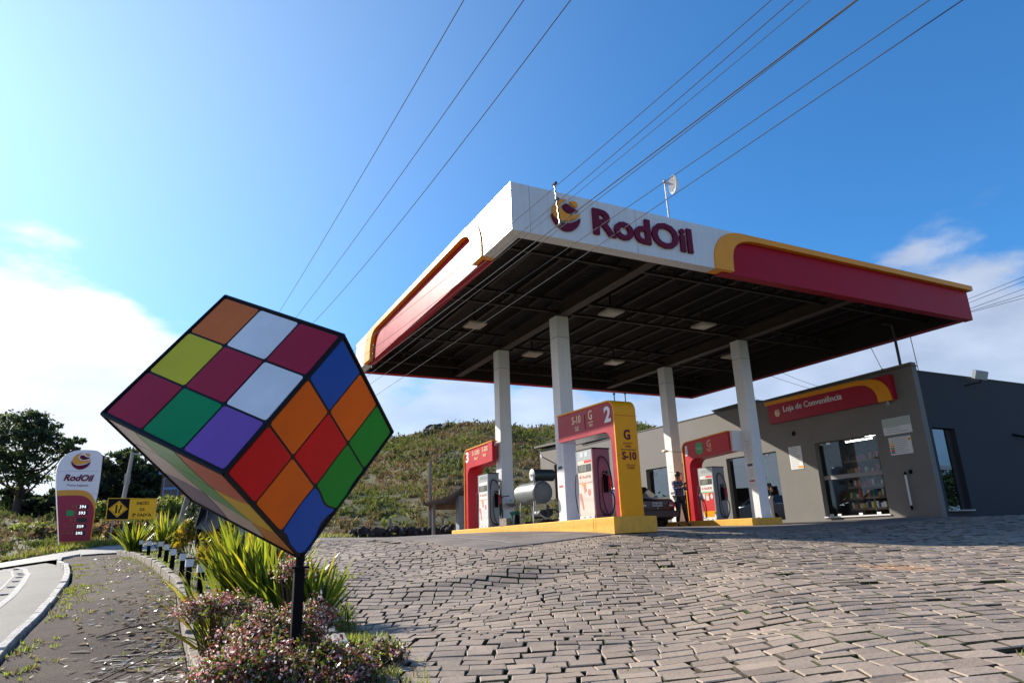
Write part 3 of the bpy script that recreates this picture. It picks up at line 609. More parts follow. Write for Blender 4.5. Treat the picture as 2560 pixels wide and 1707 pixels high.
# portal 3 (far, mirrored)
e, P = portal('pump_portal', 3.40, 3.98, 10.72, 8.72, .525, 3.14, .24, 2.52, -1, YEL, REDP, 'red pump portal numbered 3 at the far end of the long island', slope=.02)
m = MB(); m.box((3.40, 8.42, 2.56), (3.56, 8.72, 3.18)); m.build('beam_end', REDP, e)
m = MB(); m.box((3.385, 8.41, 3.18), (3.6, 8.72, 3.205)); m.build('amber_edge', YEL, e); m.objs = 0
def p3(s, ya, yb, z0, h, mat, bold=0.): return text(s, (3.428, ya, z0), -Y, Z, -X, abs(yb-ya), h, mat, e, bold=bold, th=.008)
p3('3', 10.62, 10.36, 2.72, .36, LWHITE, .03); p3('S-500', 10.05, 9.45, 2.9, .15, LGOLD); p3('S-500', 9.25, 8.8, 2.93, .15, LGOLD)
p3('diesel\ncomum', 9.9, 9.6, 2.74, .1, LGOLD); p3('diesel\ncomum', 9.2, 8.92, 2.77, .1, LGOLD)
# portal 1
e, P = portal('pump_portal', 10.0, 10.6, 7.16, 5.0, .54, 3.12, .26, 2.52, -1, YEL, REDP, 'red pump portal numbered 1 with a green fuel badge, near the shop', slope=.05)
m = MB(); m.box((10.12, 4.905, 2.60), (10.6, 5.0, 3.24)); m.build('white_connector', COLW, e)
def p1(s, ya, yb, z0, h, mat, bold=0.): return text(s, (10.028, ya, z0), -Y, Z, -X, abs(yb-ya), h, mat, e, bold=bold, th=.008)
p1('1', 7.03, 6.92, 2.68, .34, LWHITE, .02)
m = MB(); m.prism(smooth_poly([(6.52, 2.66), (6.17, 2.66), (6.17, 3.06), (6.52, 3.06)]), (10.03, 0, 0), Y, Z, -X, .006); m.build('green_badge', M('green_badge', (.03, .33, .1), .5), e)
text('Gasolina\nativada', (10.022, 6.47, 2.82), -Y, Z, -X, .25, .09, LWHITE, e, th=.003)
p1('G', 5.96, 5.79, 2.84, .23, LGOLD, 0); p1('gasolina\ncomum', 5.99, 5.75, 2.70, .11, LGOLD)
# ------------------------------------------------------------------ fuel pumps
PW = M('pump_white_panel', (.74, .74, .72), .42, var=.06, vs=6); PG = M('pump_grey_side', (.30, .31, .33), .45, var=.1, vs=4); PPINK = M('pump_purple_side', (.24, .13, .17), .45, var=.1, vs=3)
SCR = M('display_screen', (.34, .38, .36), .25); PDK = M('pump_window', (.09, .1, .085), .2); PCREAM = M('faded_pump_panel', (.68, .60, .52), .5, var=.1, vs=5); PRED = M('pump_red', (.62, .03, .03), .4)
NZ = M('red_nozzle', (.5, .015, .03), .4); NZB = M('blue_nozzle', (.02, .12, .3), .4); GREENM = M('green_stripe', (.16, .5, .2), .5); PCHR = M('pump_trim', (.5, .5, .52), .35, metal=.5)
def pump(x0, x1, y0, y1, z0, z1, style, side, label):
    """front panel faces -X, hose side faces -Y"""
    e = E('fuel_pump', ((x0+x1)/2, (y0+y1)/2, z0), label, 'fuel pump'); H = z1-z0; yy = lambda t: y1-(y1-y0)*t; zz_ = lambda t: z0+H*t
    m = MB(); m.box((x0+.03, y0+.03, z0), (x1-.03, y1-.03, z0+.08)); m.box((x0+.01, y0, z0+.08), (x1, y1, z1-.03)); m.build('cabinet', side, e)
    m = MB(); m.box((x0-.0, y0-.012, z1-.03), (x1+.012, y1+.012, z1)); m.build('top_cap', BLACK if style != 1 else M('pump_dark_cap', (.12, .06, .05), .5), e)
    m = MB(); m.box((x0-.012, yy(0), z0), (x0+.012, yy(1), z1-.035)); m.build('front_panel', PW if style != 2 else PCREAM, e)
    m = MB()
    for a in (0., .965): m.box((x0-.02, yy(a), z0), (x0-.011, yy(a+.035), z1-.035))
    m.build('panel_edge_trim', PCHR, e)
    m = MB(); m.box((x0-.017, yy(.05), zz_(.84)), (x0-.011, yy(.95), zz_(.975))); d = m.build('display', M('display_bezel', (.42, .44, .45), .35), e)
    m = MB()
    if style == 2: m.box((x0-.021, yy(.27), zz_(.885)), (x0-.0175, yy(.47), zz_(.95))); m.box((x0-.021, yy(.56), zz_(.885)), (x0-.0175, yy(.77), zz_(.95)))
    else: m.box((x0-.021, yy(.22), zz_(.89)), (x0-.0175, yy(.5), zz_(.955))); m.box((x0-.021, yy(.55), zz_(.89)), (x0-.0175, yy(.85), zz_(.955)))
    m.build('digit_window', M('display_glass', (.62, .68, .72), .2) if style == 2 else SCR, d)
    m = MB(); m.box((x0-.018, yy(.5), zz_(.795)), (x0-.012, yy(.95), zz_(.83))); m.build('red_label', PRED if style != 3 else PW, e)
    m = MB(); m.box((x0-.016, yy(.08), zz_(.665)), (x0-.0115, yy(.92), zz_(.775))); wn = m.build('meter_window', PDK, e)
    m = MB()
    for q in range(5): m.box((x0-.019, yy(.2+.09*q), zz_(.675)), (x0-.0165, yy(.25+.09*q), zz_(.765)))
    m.build('meter_bars', M('meter_grey', (.25, .25, .22), .5), wn)
    text('RodOil', (x0-.0125, yy(.34), zz_(.575)), -Y, Z, -X, (y1-y0)*.5, H*.045, PRED if style == 1 else M('faded_orange', (.62, .3, .22), .6), e, th=.004)
    logo((x0-.012, yy(.2), zz_(.6)), -Y, Z, -X, .035, .038, [YEL, PRED], e, .004)
    if style == 1:
        m = MB(); m.box((x0-.0155, yy(.04), zz_(.515)), (x0-.012, yy(.96), zz_(.535))); m.build('green_stripe', GREENM, e)
        m = MB(); m.box((x0-.0155, yy(.04), zz_(.17)), (x0-.012, yy(.96), zz_(.51))); m.build('red_panel', PRED, e)
        m = MB(); m.prism([(yy(.04), zz_(.17)), (yy(.96), zz_(.17)), (yy(.8), zz_(.06)), (yy(.18), zz_(.06))][::-1], (x0-.012, 0, 0), Y, Z, -X, .004); m.build('yellow_panel', YELP, e)
        m = MB(); m.box((x0-.02, yy(.08), zz_(.40)), (x0-.016, yy(.34), zz_(.5))); m.box((x0-.02, yy(.4), zz_(.37)), (x0-.016, yy(.6), zz_(.5))); m.box((x0-.0225, yy(.42), zz_(.46)), (x0-.0205, yy(.58), zz_(.49)), 1); m.build('sticker', [PW, YELP], e)
        m = MB(); m.prism([(yy(.8)+.055*math.cos(a), zz_(.44)+.085*math.sin(a)) for a in np.linspace(0, 2*math.pi, 14)[:-1]][::-1], (x0-.016, 0, 0), Y, Z, -X, .003); m.build('round_sticker', PW, e)
    else:
        m = MB(); r = random.Random(style)
        m.prism([(yy(.35), zz_(.49)), (yy(.5), zz_(.5)), (yy(.56), zz_(.4)), (yy(.42), zz_(.36))][::-1], (x0-.012, 0, 0), Y, Z, -X, .003)
        m.prism([(yy(.72)+.065*math.cos(a), zz_(.37)+.08*math.sin(a)) for a in np.linspace(0, 2*math.pi, 12)[:-1]][::-1], (x0-.012, 0, 0), Y, Z, -X, .003)
        m.prism([(yy(.06), zz_(.36)), (yy(.22), zz_(.37)), (yy(.34), zz_(.14)), (yy(.27), zz_(.13))][::-1], (x0-.012, 0, 0), Y, Z, -X, .003); m.build('faded_sticker', M('faded_red_sticker', (.62, .2, .16), .6), e)
        m = MB(); m.box((x0-.0155, yy(.03), zz_(.505)), (x0-.012, yy(.97), zz_(.515))); m.box((x0-.0155, yy(.3), zz_(.47)), (x0-.012, yy(.5), zz_(.5)), 1); m.build('sticker', [M('faded_red_sticker', (.6, .2, .2)), YELP], e)
    m = MB(); m.box((x0-.02, yy(0), z0), (x0-.013, yy(1), z0+.07)); m.box((x0-.022, yy(.3), z0+.02), (x0-.0205, yy(.4), z0+.05), 1); m.box((x0-.022, yy(.65), z0+.02), (x0-.0205, yy(.75), z0+.05), 1); m.build('base_plate', [PW, PG], e)
    # hose side: holster, nozzle, hose loop (faces -Y)
    xm = (x0+x1)/2; w2 = x1-x0
    m = MB(); m.box((xm+.02, y0-.05, zz_(.36)), (xm+.12, y0, zz_(.66))); hs = m.build('holster', BLACK, e)
    m = MB(); m.tube([(xm+.13, y0-.08, zz_(.59)), (xm+.15, y0-.09, zz_(.52)), (xm+.16, y0-.08, zz_(.44)), (xm+.13, y0-.07, zz_(.4))], [.03, .038, .034, .02], 8, sq=.8); nz = m.build('nozzle', NZ, e, smooth=True)
    m = MB(); m.tube([(xm+.1, y0-.06, zz_(.6)), (xm+.02, y0-.07, zz_(.64)), (xm-.0, y0-.06, zz_(.62))], .01, 6); m.build('spout', GALV, nz)
    A = [(xm+.15, .40), (xm+.24, .28), (xm+.20, .10), (xm+.05, .045), (xm-.13, .14), (xm-.17, .4), (xm-.155, .66), (xm-.08, .84), (xm+.03, .86), (xm+.13, .76), (xm+.2, .55), (xm+.24, .38)]
    m = MB(); pts = curve_pts([(a, b_) for a, b_ in A], 5); m.tube([(a, y0-.06-.03*math.sin(i*.3), zz_(b_)) for i, (a, b_) in enumerate(pts)], .016, 8); m.build('hose', RUBBER, e, smooth=True)
    m = MB(); pts = curve_pts([(xm-.02, .58), (xm-.04, .3), (xm+.05, .08), (xm+.16, .03)], 5); m.tube([(a, y0-.04, zz_(b_)) for a, b_ in pts], .012, 6); m.build('hose', RUBBER, e, smooth=True)
    # second hose hanging at the far side of the front
    m = MB(); pts = curve_pts([(y1+.02, .66), (y1+.07, .5), (y1+.08, .3), (y1+.04, .12), (y1-.1, .03), (y1-.16, .1), (y1-.12, .3), (y1-.04, .45)] if style == 1 else [(y1+.02, .66), (y1+.05, .5), (y1+.06, .3), (y1+.03, .12), (y1-.02, .05)], 5)
    m.tube([(x0-.03-.02*math.sin(i*.25), a, zz_(b_)) for i, (a, b_) in enumerate(pts)], .012, 6); m.build('hose', RUBBER, e, smooth=True)
    if style == 1: m = MB(); m.tube([(x0-.04, y1-.02, zz_(.52)), (x0-.05, y1-.03, zz_(.45)), (x0-.04, y1-.06, zz_(.38))], [.018, .025, .016], 8); m.build('nozzle', NZB, e, smooth=True)
    return e
pump(3.1, 3.58, 2.35, 3.02, .595, 2.19, 2, PPINK, 'fuel pump with purple side and faded red stickers under portal 2')
pump(3.1, 3.46, 8.12, 8.84, .545, 2.16, 3, PG, 'faded white fuel pump under portal 3, beside the left rear column')
pump(10.0, 10.5, 5.84, 6.48, .545, 2.22, 1, PG, 'red, white and yellow fuel pump under portal 1')
# ------------------------------------------------------------------ air compressor / oil tank set between the left columns
e = E('storage_tank', (3.55, 6.0, .58), 'silver horizontal tank on steel legs between the two left columns', 'tank'); TK = M('tank_silver', (.20, .215, .22), .42, metal=.4, var=.15, vs=3); TKD = M('tank_grey_end', (.09, .11, .125), .5, var=.1)
def cap_cyl(m, c, ax, r, l, dome=.06, n=28, mi=0, mc=1):
    c = np.array(c, float); ax = np.array(ax, float); u_ = np.cross(ax, Z); u_ /= np.linalg.norm(u_); v_ = np.cross(ax, u_); st = [(-l/2-dome, .35), (-l/2-dome*.7, .75), (-l/2, 1), (l/2, 1), (l/2+dome*.7, .75), (l/2+dome, .35)]
    V = []
    for h_, k in st: V += [c+ax*h_+(u_*math.cos(2*math.pi*j/n)+v_*math.sin(2*math.pi*j/n))*r*k for j in range(n)]
    for i in range(5):
        m.add(V[i*n:(i+2)*n], [(j, (j+1) % n, n+(j+1) % n, n+j) for j in range(n)], mi if i == 2 else mc)
    m.add(V[:n], [tuple(range(n-1, -1, -1))], mc); m.add(V[-n:], [tuple(range(n))], mc)
m = MB(); cap_cyl(m, (3.55, 6.12, 1.40), (0, 1, 0), .30, 1.15); m.build('tank_shell', [TK, TKD], e, smooth=40)
m = MB(); m.tube([(3.55, 5.57, 1.40), (3.55, 5.6, 1.40)], .306, 28); m.build('end_rim', TKD, e, smooth=40)
for (a, c) in ((3.33, 5.75), (3.33, 6.55), (3.77, 5.75), (3.77, 6.55)):
    m = MB(); m.tube([(a, c, .57), (a+(.05 if a < 3.5 else -.05), c, 1.22)], .016, 6); m.build('leg', GALV, e)
m = MB(); m.tube([(3.30, 5.6, .95), (3.5, 5.45, .72), (3.62, 5.4, .7)], .012, 6); m.build('brace', GALV, e)
e = E('upper_tank', (3.75, 5.95, 1.75), 'small dark drum with a white lit end on top of the silver tank', 'tank')
m = MB(); cap_cyl(m, (3.78, 5.95, 1.89), (1, 0, 0), .165, .66, .02, mc=1); o = m.build('drum', [M('dark_green_drum', (.03, .045, .045), .35), M('drum_end', (.6, .62, .6), .5, var=.3, vs=12, dark=(.2, .22, .22))], e, smooth=40)
m = MB(); m.tube([(3.62, 5.95, 1.68), (3.62, 5.95, 1.74)], .07, 10); m.build('neck', TKD, e)
m = MB(); m.tube([(3.36, 5.7, 1.9), (3.34, 5.66, 1.85), (3.36, 5.6, .8), (3.55, 5.5, .74)], .014, 8); m.build('feed_pipe', GREYM, e)
m = MB(); m.tube([(3.28, 5.72, 1.86), (3.44, 5.72, 1.86)], .02, 8); m.tube([(3.4, 5.75, 1.74), (3.4, 5.82, 1.74)], .05, 10); m.build('valve', GREYM, e)
# machinery under the tank
e = E('air_compressor', (3.7, 5.7, .58), 'dark compressor motor, pipes and valves under the silver tank', 'compressor')
m = MB(); m.box((3.42, 5.5, .58), (3.9, 6.4, .64)); m.build('base_frame', BLACK, e)
m = MB(); m.tube([(3.55, 5.6, .82), (3.55, 5.95, .82)], .12, 14); m.tube([(3.78, 5.6, .86), (3.78, 5.85, .86)], .1, 12); m.build('motor', M('dark_cast_iron', (.03, .03, .033), .5), e, smooth=40)
m = MB(); m.tube([(3.66, 5.52, .66), (3.66, 5.52, 1.05)], .035, 10); m.tube([(3.66, 5.52, .95), (3.9, 5.5, .92), (4.05, 5.4, .8)], .022, 8); m.tube([(3.45, 5.5, .66), (4.1, 5.4, .66)], .02, 8); m.build('pipework', MATS['dark_cast_iron'], e, smooth=40)
m = MB()
for k in range(6):
    a = k*math.pi/3; m.tube([(4.0, 5.42, .78), (4.0+.07*math.cos(a), 5.42, .78+.07*math.sin(a))], .008, 5)
m.tube([(4.0+.07*math.cos(a), 5.42, .78+.07*math.sin(a)) for a in np.linspace(0, 2*math.pi, 17)], .009, 5); m.build('hand_wheel', BLACK, e)
m = MB(); m.tube([(3.22, 6.6, .58), (3.20, 6.6, .9), (3.2, 6.6, .92)], [.1, .135, .14], 16); m.tube([(3.2, 6.6, .9), (3.2, 6.6, .94)], .145, 16); o = m.build('bucket', M('green_plastic', (.01, .16, .12), .4), smooth=40); tag(o, 'dark green plastic bucket standing beside the silver tank legs', 'bucket')
e = E('watering_can', (3.02, 6.4, .58), 'black watering can with long spout beside the green bucket', 'watering can')
m = MB(); m.tube([(3.05, 6.2, .58), (3.05, 6.2, .80), (3.05, 6.2, .84)], [.09, .085, .05], 12); m.build('can_body', BLACK, e, smooth=40)
m = MB(); m.tube([(3.05, 6.28, .64), (3.03, 6.5, .86), (3.03, 6.56, .92)], [.022, .015, .02], 6); m.build('spout', BLACK, e)
m = MB(); m.tube(curve_pts([(3.05, 0), (3.05, 1)], 1) and [(3.05, 6.26, .82), (3.05, 6.24, .93), (3.05, 6.12, .94), (3.05, 6.1, .8)], .01, 6); m.build('handle', BLACK, e)
m = MB(); m.box((2.98, 6.7, .56), (3.28, 7.15, .75)); m.box((3.0, 6.72, .75), (3.26, 7.13, .765)); tag(m.build('wooden_crate', M('stained_crate', (.3, .25, .21), .85, var=.4, vs=12)), 'small stained box on the long island beside the tank', 'crate')
# hose coil, sink and pipes on the left rear column
e = E('garden_hose', (3.6, 8.5, 1.3), 'green garden hose coiled on a hook on the left rear column', 'hose'); m = MB(); pts = []
for k in range(120):
    a = k/120*2*math.pi*6; r_ = .14+.02*math.sin(k*.7); pts.append((3.57-.02*math.sin(k*.31)-.0006*k, 8.32+r_*.75*math.cos(a), 1.16+r_*1.75*math.sin(a)))
m.tube(pts, .011, 6); m.build('coil', M('green_rubber', (.01, .16, .09), .4), e, smooth=True)
m = MB(); m.tube([(3.66, 8.25, 1.42), (3.5, 8.22, 1.44), (3.3+.45, 8.0, 1.46)], .014, 6); m.build('hook', RUBBER, e)
e = E('wash_basin', (3.9, 8.15, 1.2), 'small steel wash basin fixed to the left rear column', 'basin')
m = MB(); V = []; n_ = 16
for r_, z_ in ((.06, 1.12), (.17, 1.15), (.235, 1.235), (.25, 1.24), (.215, 1.23), (.15, 1.17)): V += [(3.9+r_*math.cos(2*math.pi*k/n_), 8.1+.75*r_*math.sin(2*math.pi*k/n_), z_) for k in range(n_)]
m.add(V, [(i*n_+k, i*n_+(k+1) % n_, (i+1)*n_+(k+1) % n_, (i+1)*n_+k) for i in range(5) for k in range(n_)]); m.build('bowl', GALV, e, smooth=True)
m = MB(); m.tube([(3.9, 8.27, 1.3), (3.9, 8.2, 1.36), (3.9, 8.12, 1.33)], .012, 6); m.build('tap', GALV, e)
for k, (a, c) in enumerate(((3.60, 8.36), (3.60, 8.46))):
    m = MB(); m.tube([(a, c, .54), (a, c, 1.1+.2*k)], .016, 6); tag(m.build('drain_pipe', COLW if k else STEEL), ('white' if k else 'brown')+' thin pipe running down the foot of the left rear column', 'pipe')
m = MB(); m.tube([(3.95, 7.9, 1.85), (4.15, 7.35, 1.1)], .014, 6); tag(m.build('squeegee_stick', RUBBER), 'dark stick leaning between the left rear column and the tank', 'stick')
# cameras and small lamps
def camera_dev(p, d, label):
    e = E('security_camera', p, label, 'security camera'); p = np.array(p); d = np.array(d)/np.linalg.norm(d)
    m = MB(); m.tube([p-d*.06, p+d*.05], .035, 12); m.tube([p+d*.05, p+d*.06], .04, 12); m.build('housing', COLW, e, smooth=40)
    m = MB(); m.tube([p+d*.06, p+d*.065], .025, 12); m.build('lens', BLACK, e)
    m = MB(); m.tube([p, p+np.array([0, 0, .1])], .025, 8); m.build('mount', COLW, e); return e
camera_dev((3.5, 8.36, 3.06), (-.3, -1, -.2), 'white dome security camera at the end of portal 3')
camera_dev((15.22, 2.96, 4.02), (-1, -.2, -.5), 'small white security camera under the right end of the shop sign')
e = E('arm_lamp', (10.0, 7.9, 2.85), 'small lamp on a thin arm beside portal 1', 'lamp'); m = MB(); m.tube([(10.1, 7.2, 2.83), (9.9, 7.75, 2.93)], .01, 6); m.build('arm', PIPE, e)
m = MB(); m.tube([(9.85, 7.7, 2.92), (9.83, 7.85, 2.95), (9.82, 7.98, 2.96)], [.02, .055, .03], 10); m.build('lamp_head', M('lamp_beige', (.6, .5, .35), .5), e, smooth=True)
m = MB(); m.box((10.72, 8.285, 1.95), (10.87, 8.298, 2.25), 0); m.box((10.76, 8.280, 2.0), (10.83, 8.284, 2.2), 1); tag(m.build('extinguisher_sign', [PRED, LGOLD]), 'small red fire extinguisher sign beside portal 1', 'sign')
e = E('fire_extinguisher', (10.3, 7.35, 1.0), 'red fire extinguisher hanging behind the leg of portal 1', 'extinguisher'); m = MB(); m.tube([(10.2, 7.30, .95), (10.2, 7.30, 1.35), (10.2, 7.3, 1.43)], [.065, .065, .03], 12); m.build('cylinder', PRED, e, smooth=40); m = MB(); m.tube([(10.2, 7.3, 1.43), (10.2, 7.32, 1.5), (10.14, 7.36, 1.6)], .015, 6); m.build('valve', BLACK, e)
# ================================================================== shop building
BX = 15.3
bd = E('convenience_shop', (17.5, 9, .35), 'long flat-roofed grey rendered convenience shop behind the pumps', 'shop')
TX = BX+.25
holes = [(3.66, 6.10, .53, 3.14), (7.87, 10.55, .52, 3.09), (13.0, 16.0, .75, 3.18), (23.1, 24.95, .45, 4.35)]
ZT = 5.08
def wallpiece(y0, y1, z0, z1, mat=GREYF): m.box((BX, y0, z0), (TX, y1, z1))
m = MB(); cur = 2.0
for (a, c, z0, z1) in holes[:3]:
    m.box((BX, cur, .1), (TX, a, ZT)); m.box((BX, a, .1), (TX, c, z0)); m.box((BX, a, z1), (TX, c, ZT)); cur = c
m.box((BX, cur, .1), (TX, 21.6, ZT)); m.build('front_wall', GREYF, bd)
m = MB(); m.box((BX, 21.6, .1), (TX, 23.1, 5.45)); m.box((BX, 24.95, .1), (TX, 26.6, 5.45)); m.box((BX, 23.1, .1), (TX, 24.95, .45)); m.box((BX, 23.1, 4.35), (TX, 24.95, 5.45)); m.build('rear_wing_wall', GREYW, bd)
m = MB(); m.add([(BX-.25, 21.4, 5.45), (BX-.25, 26.9, 5.6), (TX+6, 26.9, 5.6), (TX+6, 21.4, 5.45), (BX-.25, 21.4, 5.56), (BX-.25, 26.9, 5.72), (TX+6, 26.9, 5.72), (TX+6, 21.4, 5.56)], [(3, 2, 1, 0), (4, 5, 6, 7), (0, 1, 5, 4), (1, 2, 6, 5), (2, 3, 7, 6), (3, 0, 4, 7)]); m.build('rear_wing_roof', M('wing_roof', (.09, .085, .08), .7), bd)
m = MB(); m.box((BX-.03, 1.97, ZT), (TX+.02, 21.5, ZT+.035)); m.build('wall_coping', M('dark_coping', (.07, .065, .065), .6), bd)
# parapet of the shop front, a little higher at the corner
m = MB(); m.add([(BX, 2.0, ZT+.036), (TX, 2.0, ZT+.036), (TX, 8.6, ZT+.036), (BX, 8.6, ZT+.036), (BX, 2.0, ZT+.13), (TX, 2.0, ZT+.13), (TX, 8.6, ZT+.05), (BX, 8.6, ZT+.05)], [(3, 2, 1, 0), (4, 5, 6, 7), (0, 1, 5, 4), (1, 2, 6, 5), (2, 3, 7, 6), (3, 0, 4, 7)]); m.build('parapet', GREYF, bd)
# side wall facing the camera (y = 2)
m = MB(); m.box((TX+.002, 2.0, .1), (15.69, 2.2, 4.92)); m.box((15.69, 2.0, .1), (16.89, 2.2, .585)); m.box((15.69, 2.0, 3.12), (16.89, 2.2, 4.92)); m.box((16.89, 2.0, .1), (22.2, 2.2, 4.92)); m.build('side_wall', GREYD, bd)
m = MB(); m.box((15.5, 1.975, 4.92), (22.3, 2.3, 4.95)); m.build('side_coping', MATS['dark_coping'], bd)
m = MB(); m.box((22.0, 2.2, .1), (22.2, 26.6, 4.9)); m.box((TX, 26.4, .1), (22.2, 26.6, 5.4)); m.build('rear_wall', GREYW, bd)
m = MB(); m.box((TX, 2.2, 4.7), (22.0, 21.6, 4.8)); m.build('flat_roof', ROOFD, bd)
m = MB(); m.box((TX, 2.2, .35), (22.0, 26.4, .42)); m.build('shop_floor', CONC, bd)
m = MB(); m.box((15.65, 1.9, .55), (16.9, 2.25, .59)); m.build('door_sill', CONCP, bd)
# raised roof slab peeping over the wall
m = MB(); m.add([(15.6, 9.0, 5.12), (15.6, 11.1, 5.12), (18, 11.1, 5.12), (18, 9.0, 5.12), (15.6, 9.0, 5.36), (15.5, 11.3, 5.30), (18, 11.3, 5.30), (18, 9.0, 5.36)], [(3, 2, 1, 0), (4, 5, 6, 7), (0, 1, 5, 4), (1, 2, 6, 5), (2, 3, 7, 6), (3, 0, 4, 7)]); m.build('raised_roof', MATS['dark_coping'], bd)
# interior partitions (dark)
m = MB(); m.box((18.8, 2.25, .42), (18.9, 12, 4.6)); m.build('inner_wall', M('shop_inner_wall', (.035, .032, .03), .8), bd)
m = MB(); m.box((TX, 12, .42), (21.9, 12.1, 4.6)); m.build('inner_wall', MATS['shop_inner_wall'], bd)
# glass shop window with patch fittings
def glazing(name, y0, y1, z0, z1, splits, mat, sub=True, xg=TX-.06):
    ys_ = [y0]+splits+[y1]; o = None
    e = E(name, (xg, (y0+y1)/2, z0)); e.parent = bd; e.location = tuple(np.array((xg, (y0+y1)/2, z0))-np.array(bd.location))
    for i in range(len(ys_)-1):
        m = MB(); a, c = ys_[i]+.006, ys_[i+1]-.006; dx = .0 if i % 2 == 0 else .035
        m.box((xg+dx, a, z0+.01), (xg+dx+.01, c, z1-.01)); m.build('pane', mat, e)
        m = MB()
        m.box((xg+dx-.001, ys_[i+1]-.006, z0), (xg+dx+.011, ys_[i+1]+.0, z1)); m.build('pane_edge', M('glass_edge_green', (.05, .25, .2), .3), e)
        for zc in (z0+.04, z1-.05):
            m = MB(); m.box((xg+dx-.015, ys_[i+1]-.16, zc-.035), (xg+dx+.02, ys_[i+1]-.02, zc+.035)); m.build('patch_fitting', COLW if zc < 1 else GALV, e)
    return e
e = glazing('shop_window', 3.66, 6.10, .56, 3.14, [4.25, 4.95, 5.75], GLS)
m = MB(); m.box((BX-.04, 3.62, .515), (TX, 6.12, .555)); m.build('sill', COLW, e)
m = MB(); m.box((TX-.075, 3.7, 1.82), (TX-.07, 6.05, 1.96)); m.build('frosted_band', M('frosted_band', (.25, .25, .26), .5), e)
m = MB(); m.tube([(TX-.12, 4.98, 1.68), (TX-.08, 4.98, 1.68)], .055, 14); m.build('door_knob', BLACK, e)
e = glazing('entrance_door', 7.87, 10.55, .53, 3.08, [8.6, 9.2], GLD)
e = glazing('side_glass_window', 13.0, 16.0, .76, 3.17, [15.2], GLD)
e = glazing('rear_glass_door', 23.1, 24.95, .46, 4.34, [24.0], GLASS('blue_glass', (.1, .2, .35), .4))
m = MB(); m.box((BX-.01, 24.86, .45), (TX, 24.97, 4.36)); m.build('brown_door_frame', M('brown_frame', (.10, .05, .035), .6), e)
# side door (recessed, reflected sky blue put into the glass tint)
e = E('side_door', (16.3, 2.15, .6)); e.parent = bd; e.location = tuple(np.array((16.3, 2.15, .6))-np.array(bd.location))
m = MB(); m.box((15.69, 2.14, .59), (16.52, 2.15, 3.12)); m.build('pane', GLASS('side_door_glass', (.05, .06, .08), .4, (.28, .42, .55)), e)
m = MB(); m.box((16.52, 2.13, .59), (16.6, 2.2, 3.12)); m.build('door_frame', BLACK, e)
m = MB(); m.box((16.6, 2.16, .59), (16.89, 2.18, 3.12)); m.build('side_panel', BLK, e)
m = MB(); m.box((15.69, 2.131, 1.82), (16.5, 2.139, 1.95)); m.build('frosted_band', MATS['frosted_band'], e)
m = MB(); m.tube([(15.78, 2.08, 1.55), (15.78, 2.13, 1.55)], .05, 12); m.build('door_knob', BLACK, e)
TUBE = M('fluorescent_tube', (1, .97, .9), .5, emit=9)
for k, (xa, ya, wh) in enumerate(((16.6, 4.4, 'nearest the corner'), (17.4, 5.8, 'in the middle'), (16.8, 8.4, 'by the entrance door'))):
    e = E('ceiling_tube', (xa, ya, 3.3), 'lit fluorescent tube under the shop ceiling, '+wh, 'ceiling lamp', 'lit tubes inside the shop'); m = MB(); m.box((xa-.06, ya-.6, 3.32), (xa+.06, ya+.6, 3.37)); m.build('lamp_tray', COLW, e); m = MB(); m.tube([(xa, ya-.55, 3.29), (xa, ya+.55, 3.29)], .02, 8); m.build('tube', TUBE, e)
# goods on shelves behind the window
GC = [M('goods_%s' % n, c, .45) for n, c in (('red', (.75, .03, .02)), ('orange', (.85, .25, .02)), ('green', (.06, .25, .07)), ('blue', (.05, .09, .3)), ('white', (.8, .8, .78)), ('brown', (.14, .07, .04)), ('yellow', (.85, .6, .05)))]
SHM = M('shelf_board', (.24, .16, .12), .6)
for si, zs_ in enumerate((.75, 1.12, 1.5, 1.95, 2.4)):
    e = E('goods_shelf', (16.1, 4.3, zs_), 'brown shelf of packaged goods behind the shop window, %s from the bottom' % ['lowest', 'second', 'third', 'fourth', 'fifth'][si], 'shelf', 'shelves behind the shop window')
    m = MB(); m.box((15.95, 3.85, zs_), (16.35, 5.5, zs_+.04)); m.box((15.94, 3.85, zs_-.03), (15.95, 5.5, zs_+.045)); m.build('shelf_board', SHM, e)
    yv = 3.88; m = MB()
    while yv < 5.45:
        wv = random.uniform(.05, .12); hv_ = random.uniform(.12, .27) if si not in (3, 4) else random.uniform(.1, .22); k = random.choice([0, 1, 2, 3, 4, 5, 6] if si in (0, 1) else [5, 0, 3, 4, 5, 1, 2]); m.obox((16.05+random.uniform(-.02, .03), yv+wv/2, zs_+.04+hv_/2), (.05, .006, 0), (.0, wv/2, random.uniform(-.012, .012)), (0, random.uniform(-.01, .01), hv_/2), k); yv += wv+random.uniform(.004, .03)
    m.build('packaged_goods', GC, e)
# things on the facade
e = E('shop_sign', (BX-.12, 5.2, 4.1), 'long maroon sign reading Loja de Conveniência with an amber curve', 'sign')
m = MB(); m.box((BX-.20, 2.65, 4.12), (BX-.002, 7.8, 4.93)); m.build('sign_box', MARP, e)
so_ = curve_pts([(3.75, 4.95), (3.3, 4.90), (3.0, 4.78), (2.82, 4.58), (2.73, 4.35), (2.70, 4.10)]); si_ = curve_pts([(3.18, 4.10), (3.2, 4.35), (3.32, 4.58), (3.55, 4.74), (3.85, 4.80), (4.1, 4.81)])
m = MB(); m.prism([(7.9, 4.84), (7.9, 4.97)]+[(3.75, 4.97)]+so_[1:]+si_, (BX-.24, 0, 0), Y, Z, X, .12); m.build('amber_band', YEL, e)
text('Loja de Conveniência', (BX-.20, 7.05, 4.40), -Y, Z, -X, 2.55, .29, LWHITE, e, th=.02, bold=.004)
logo((BX-.20, 7.36, 4.47), -Y, Z, -X, .13, .16, [LGOLD, LGOLD], e, .012)
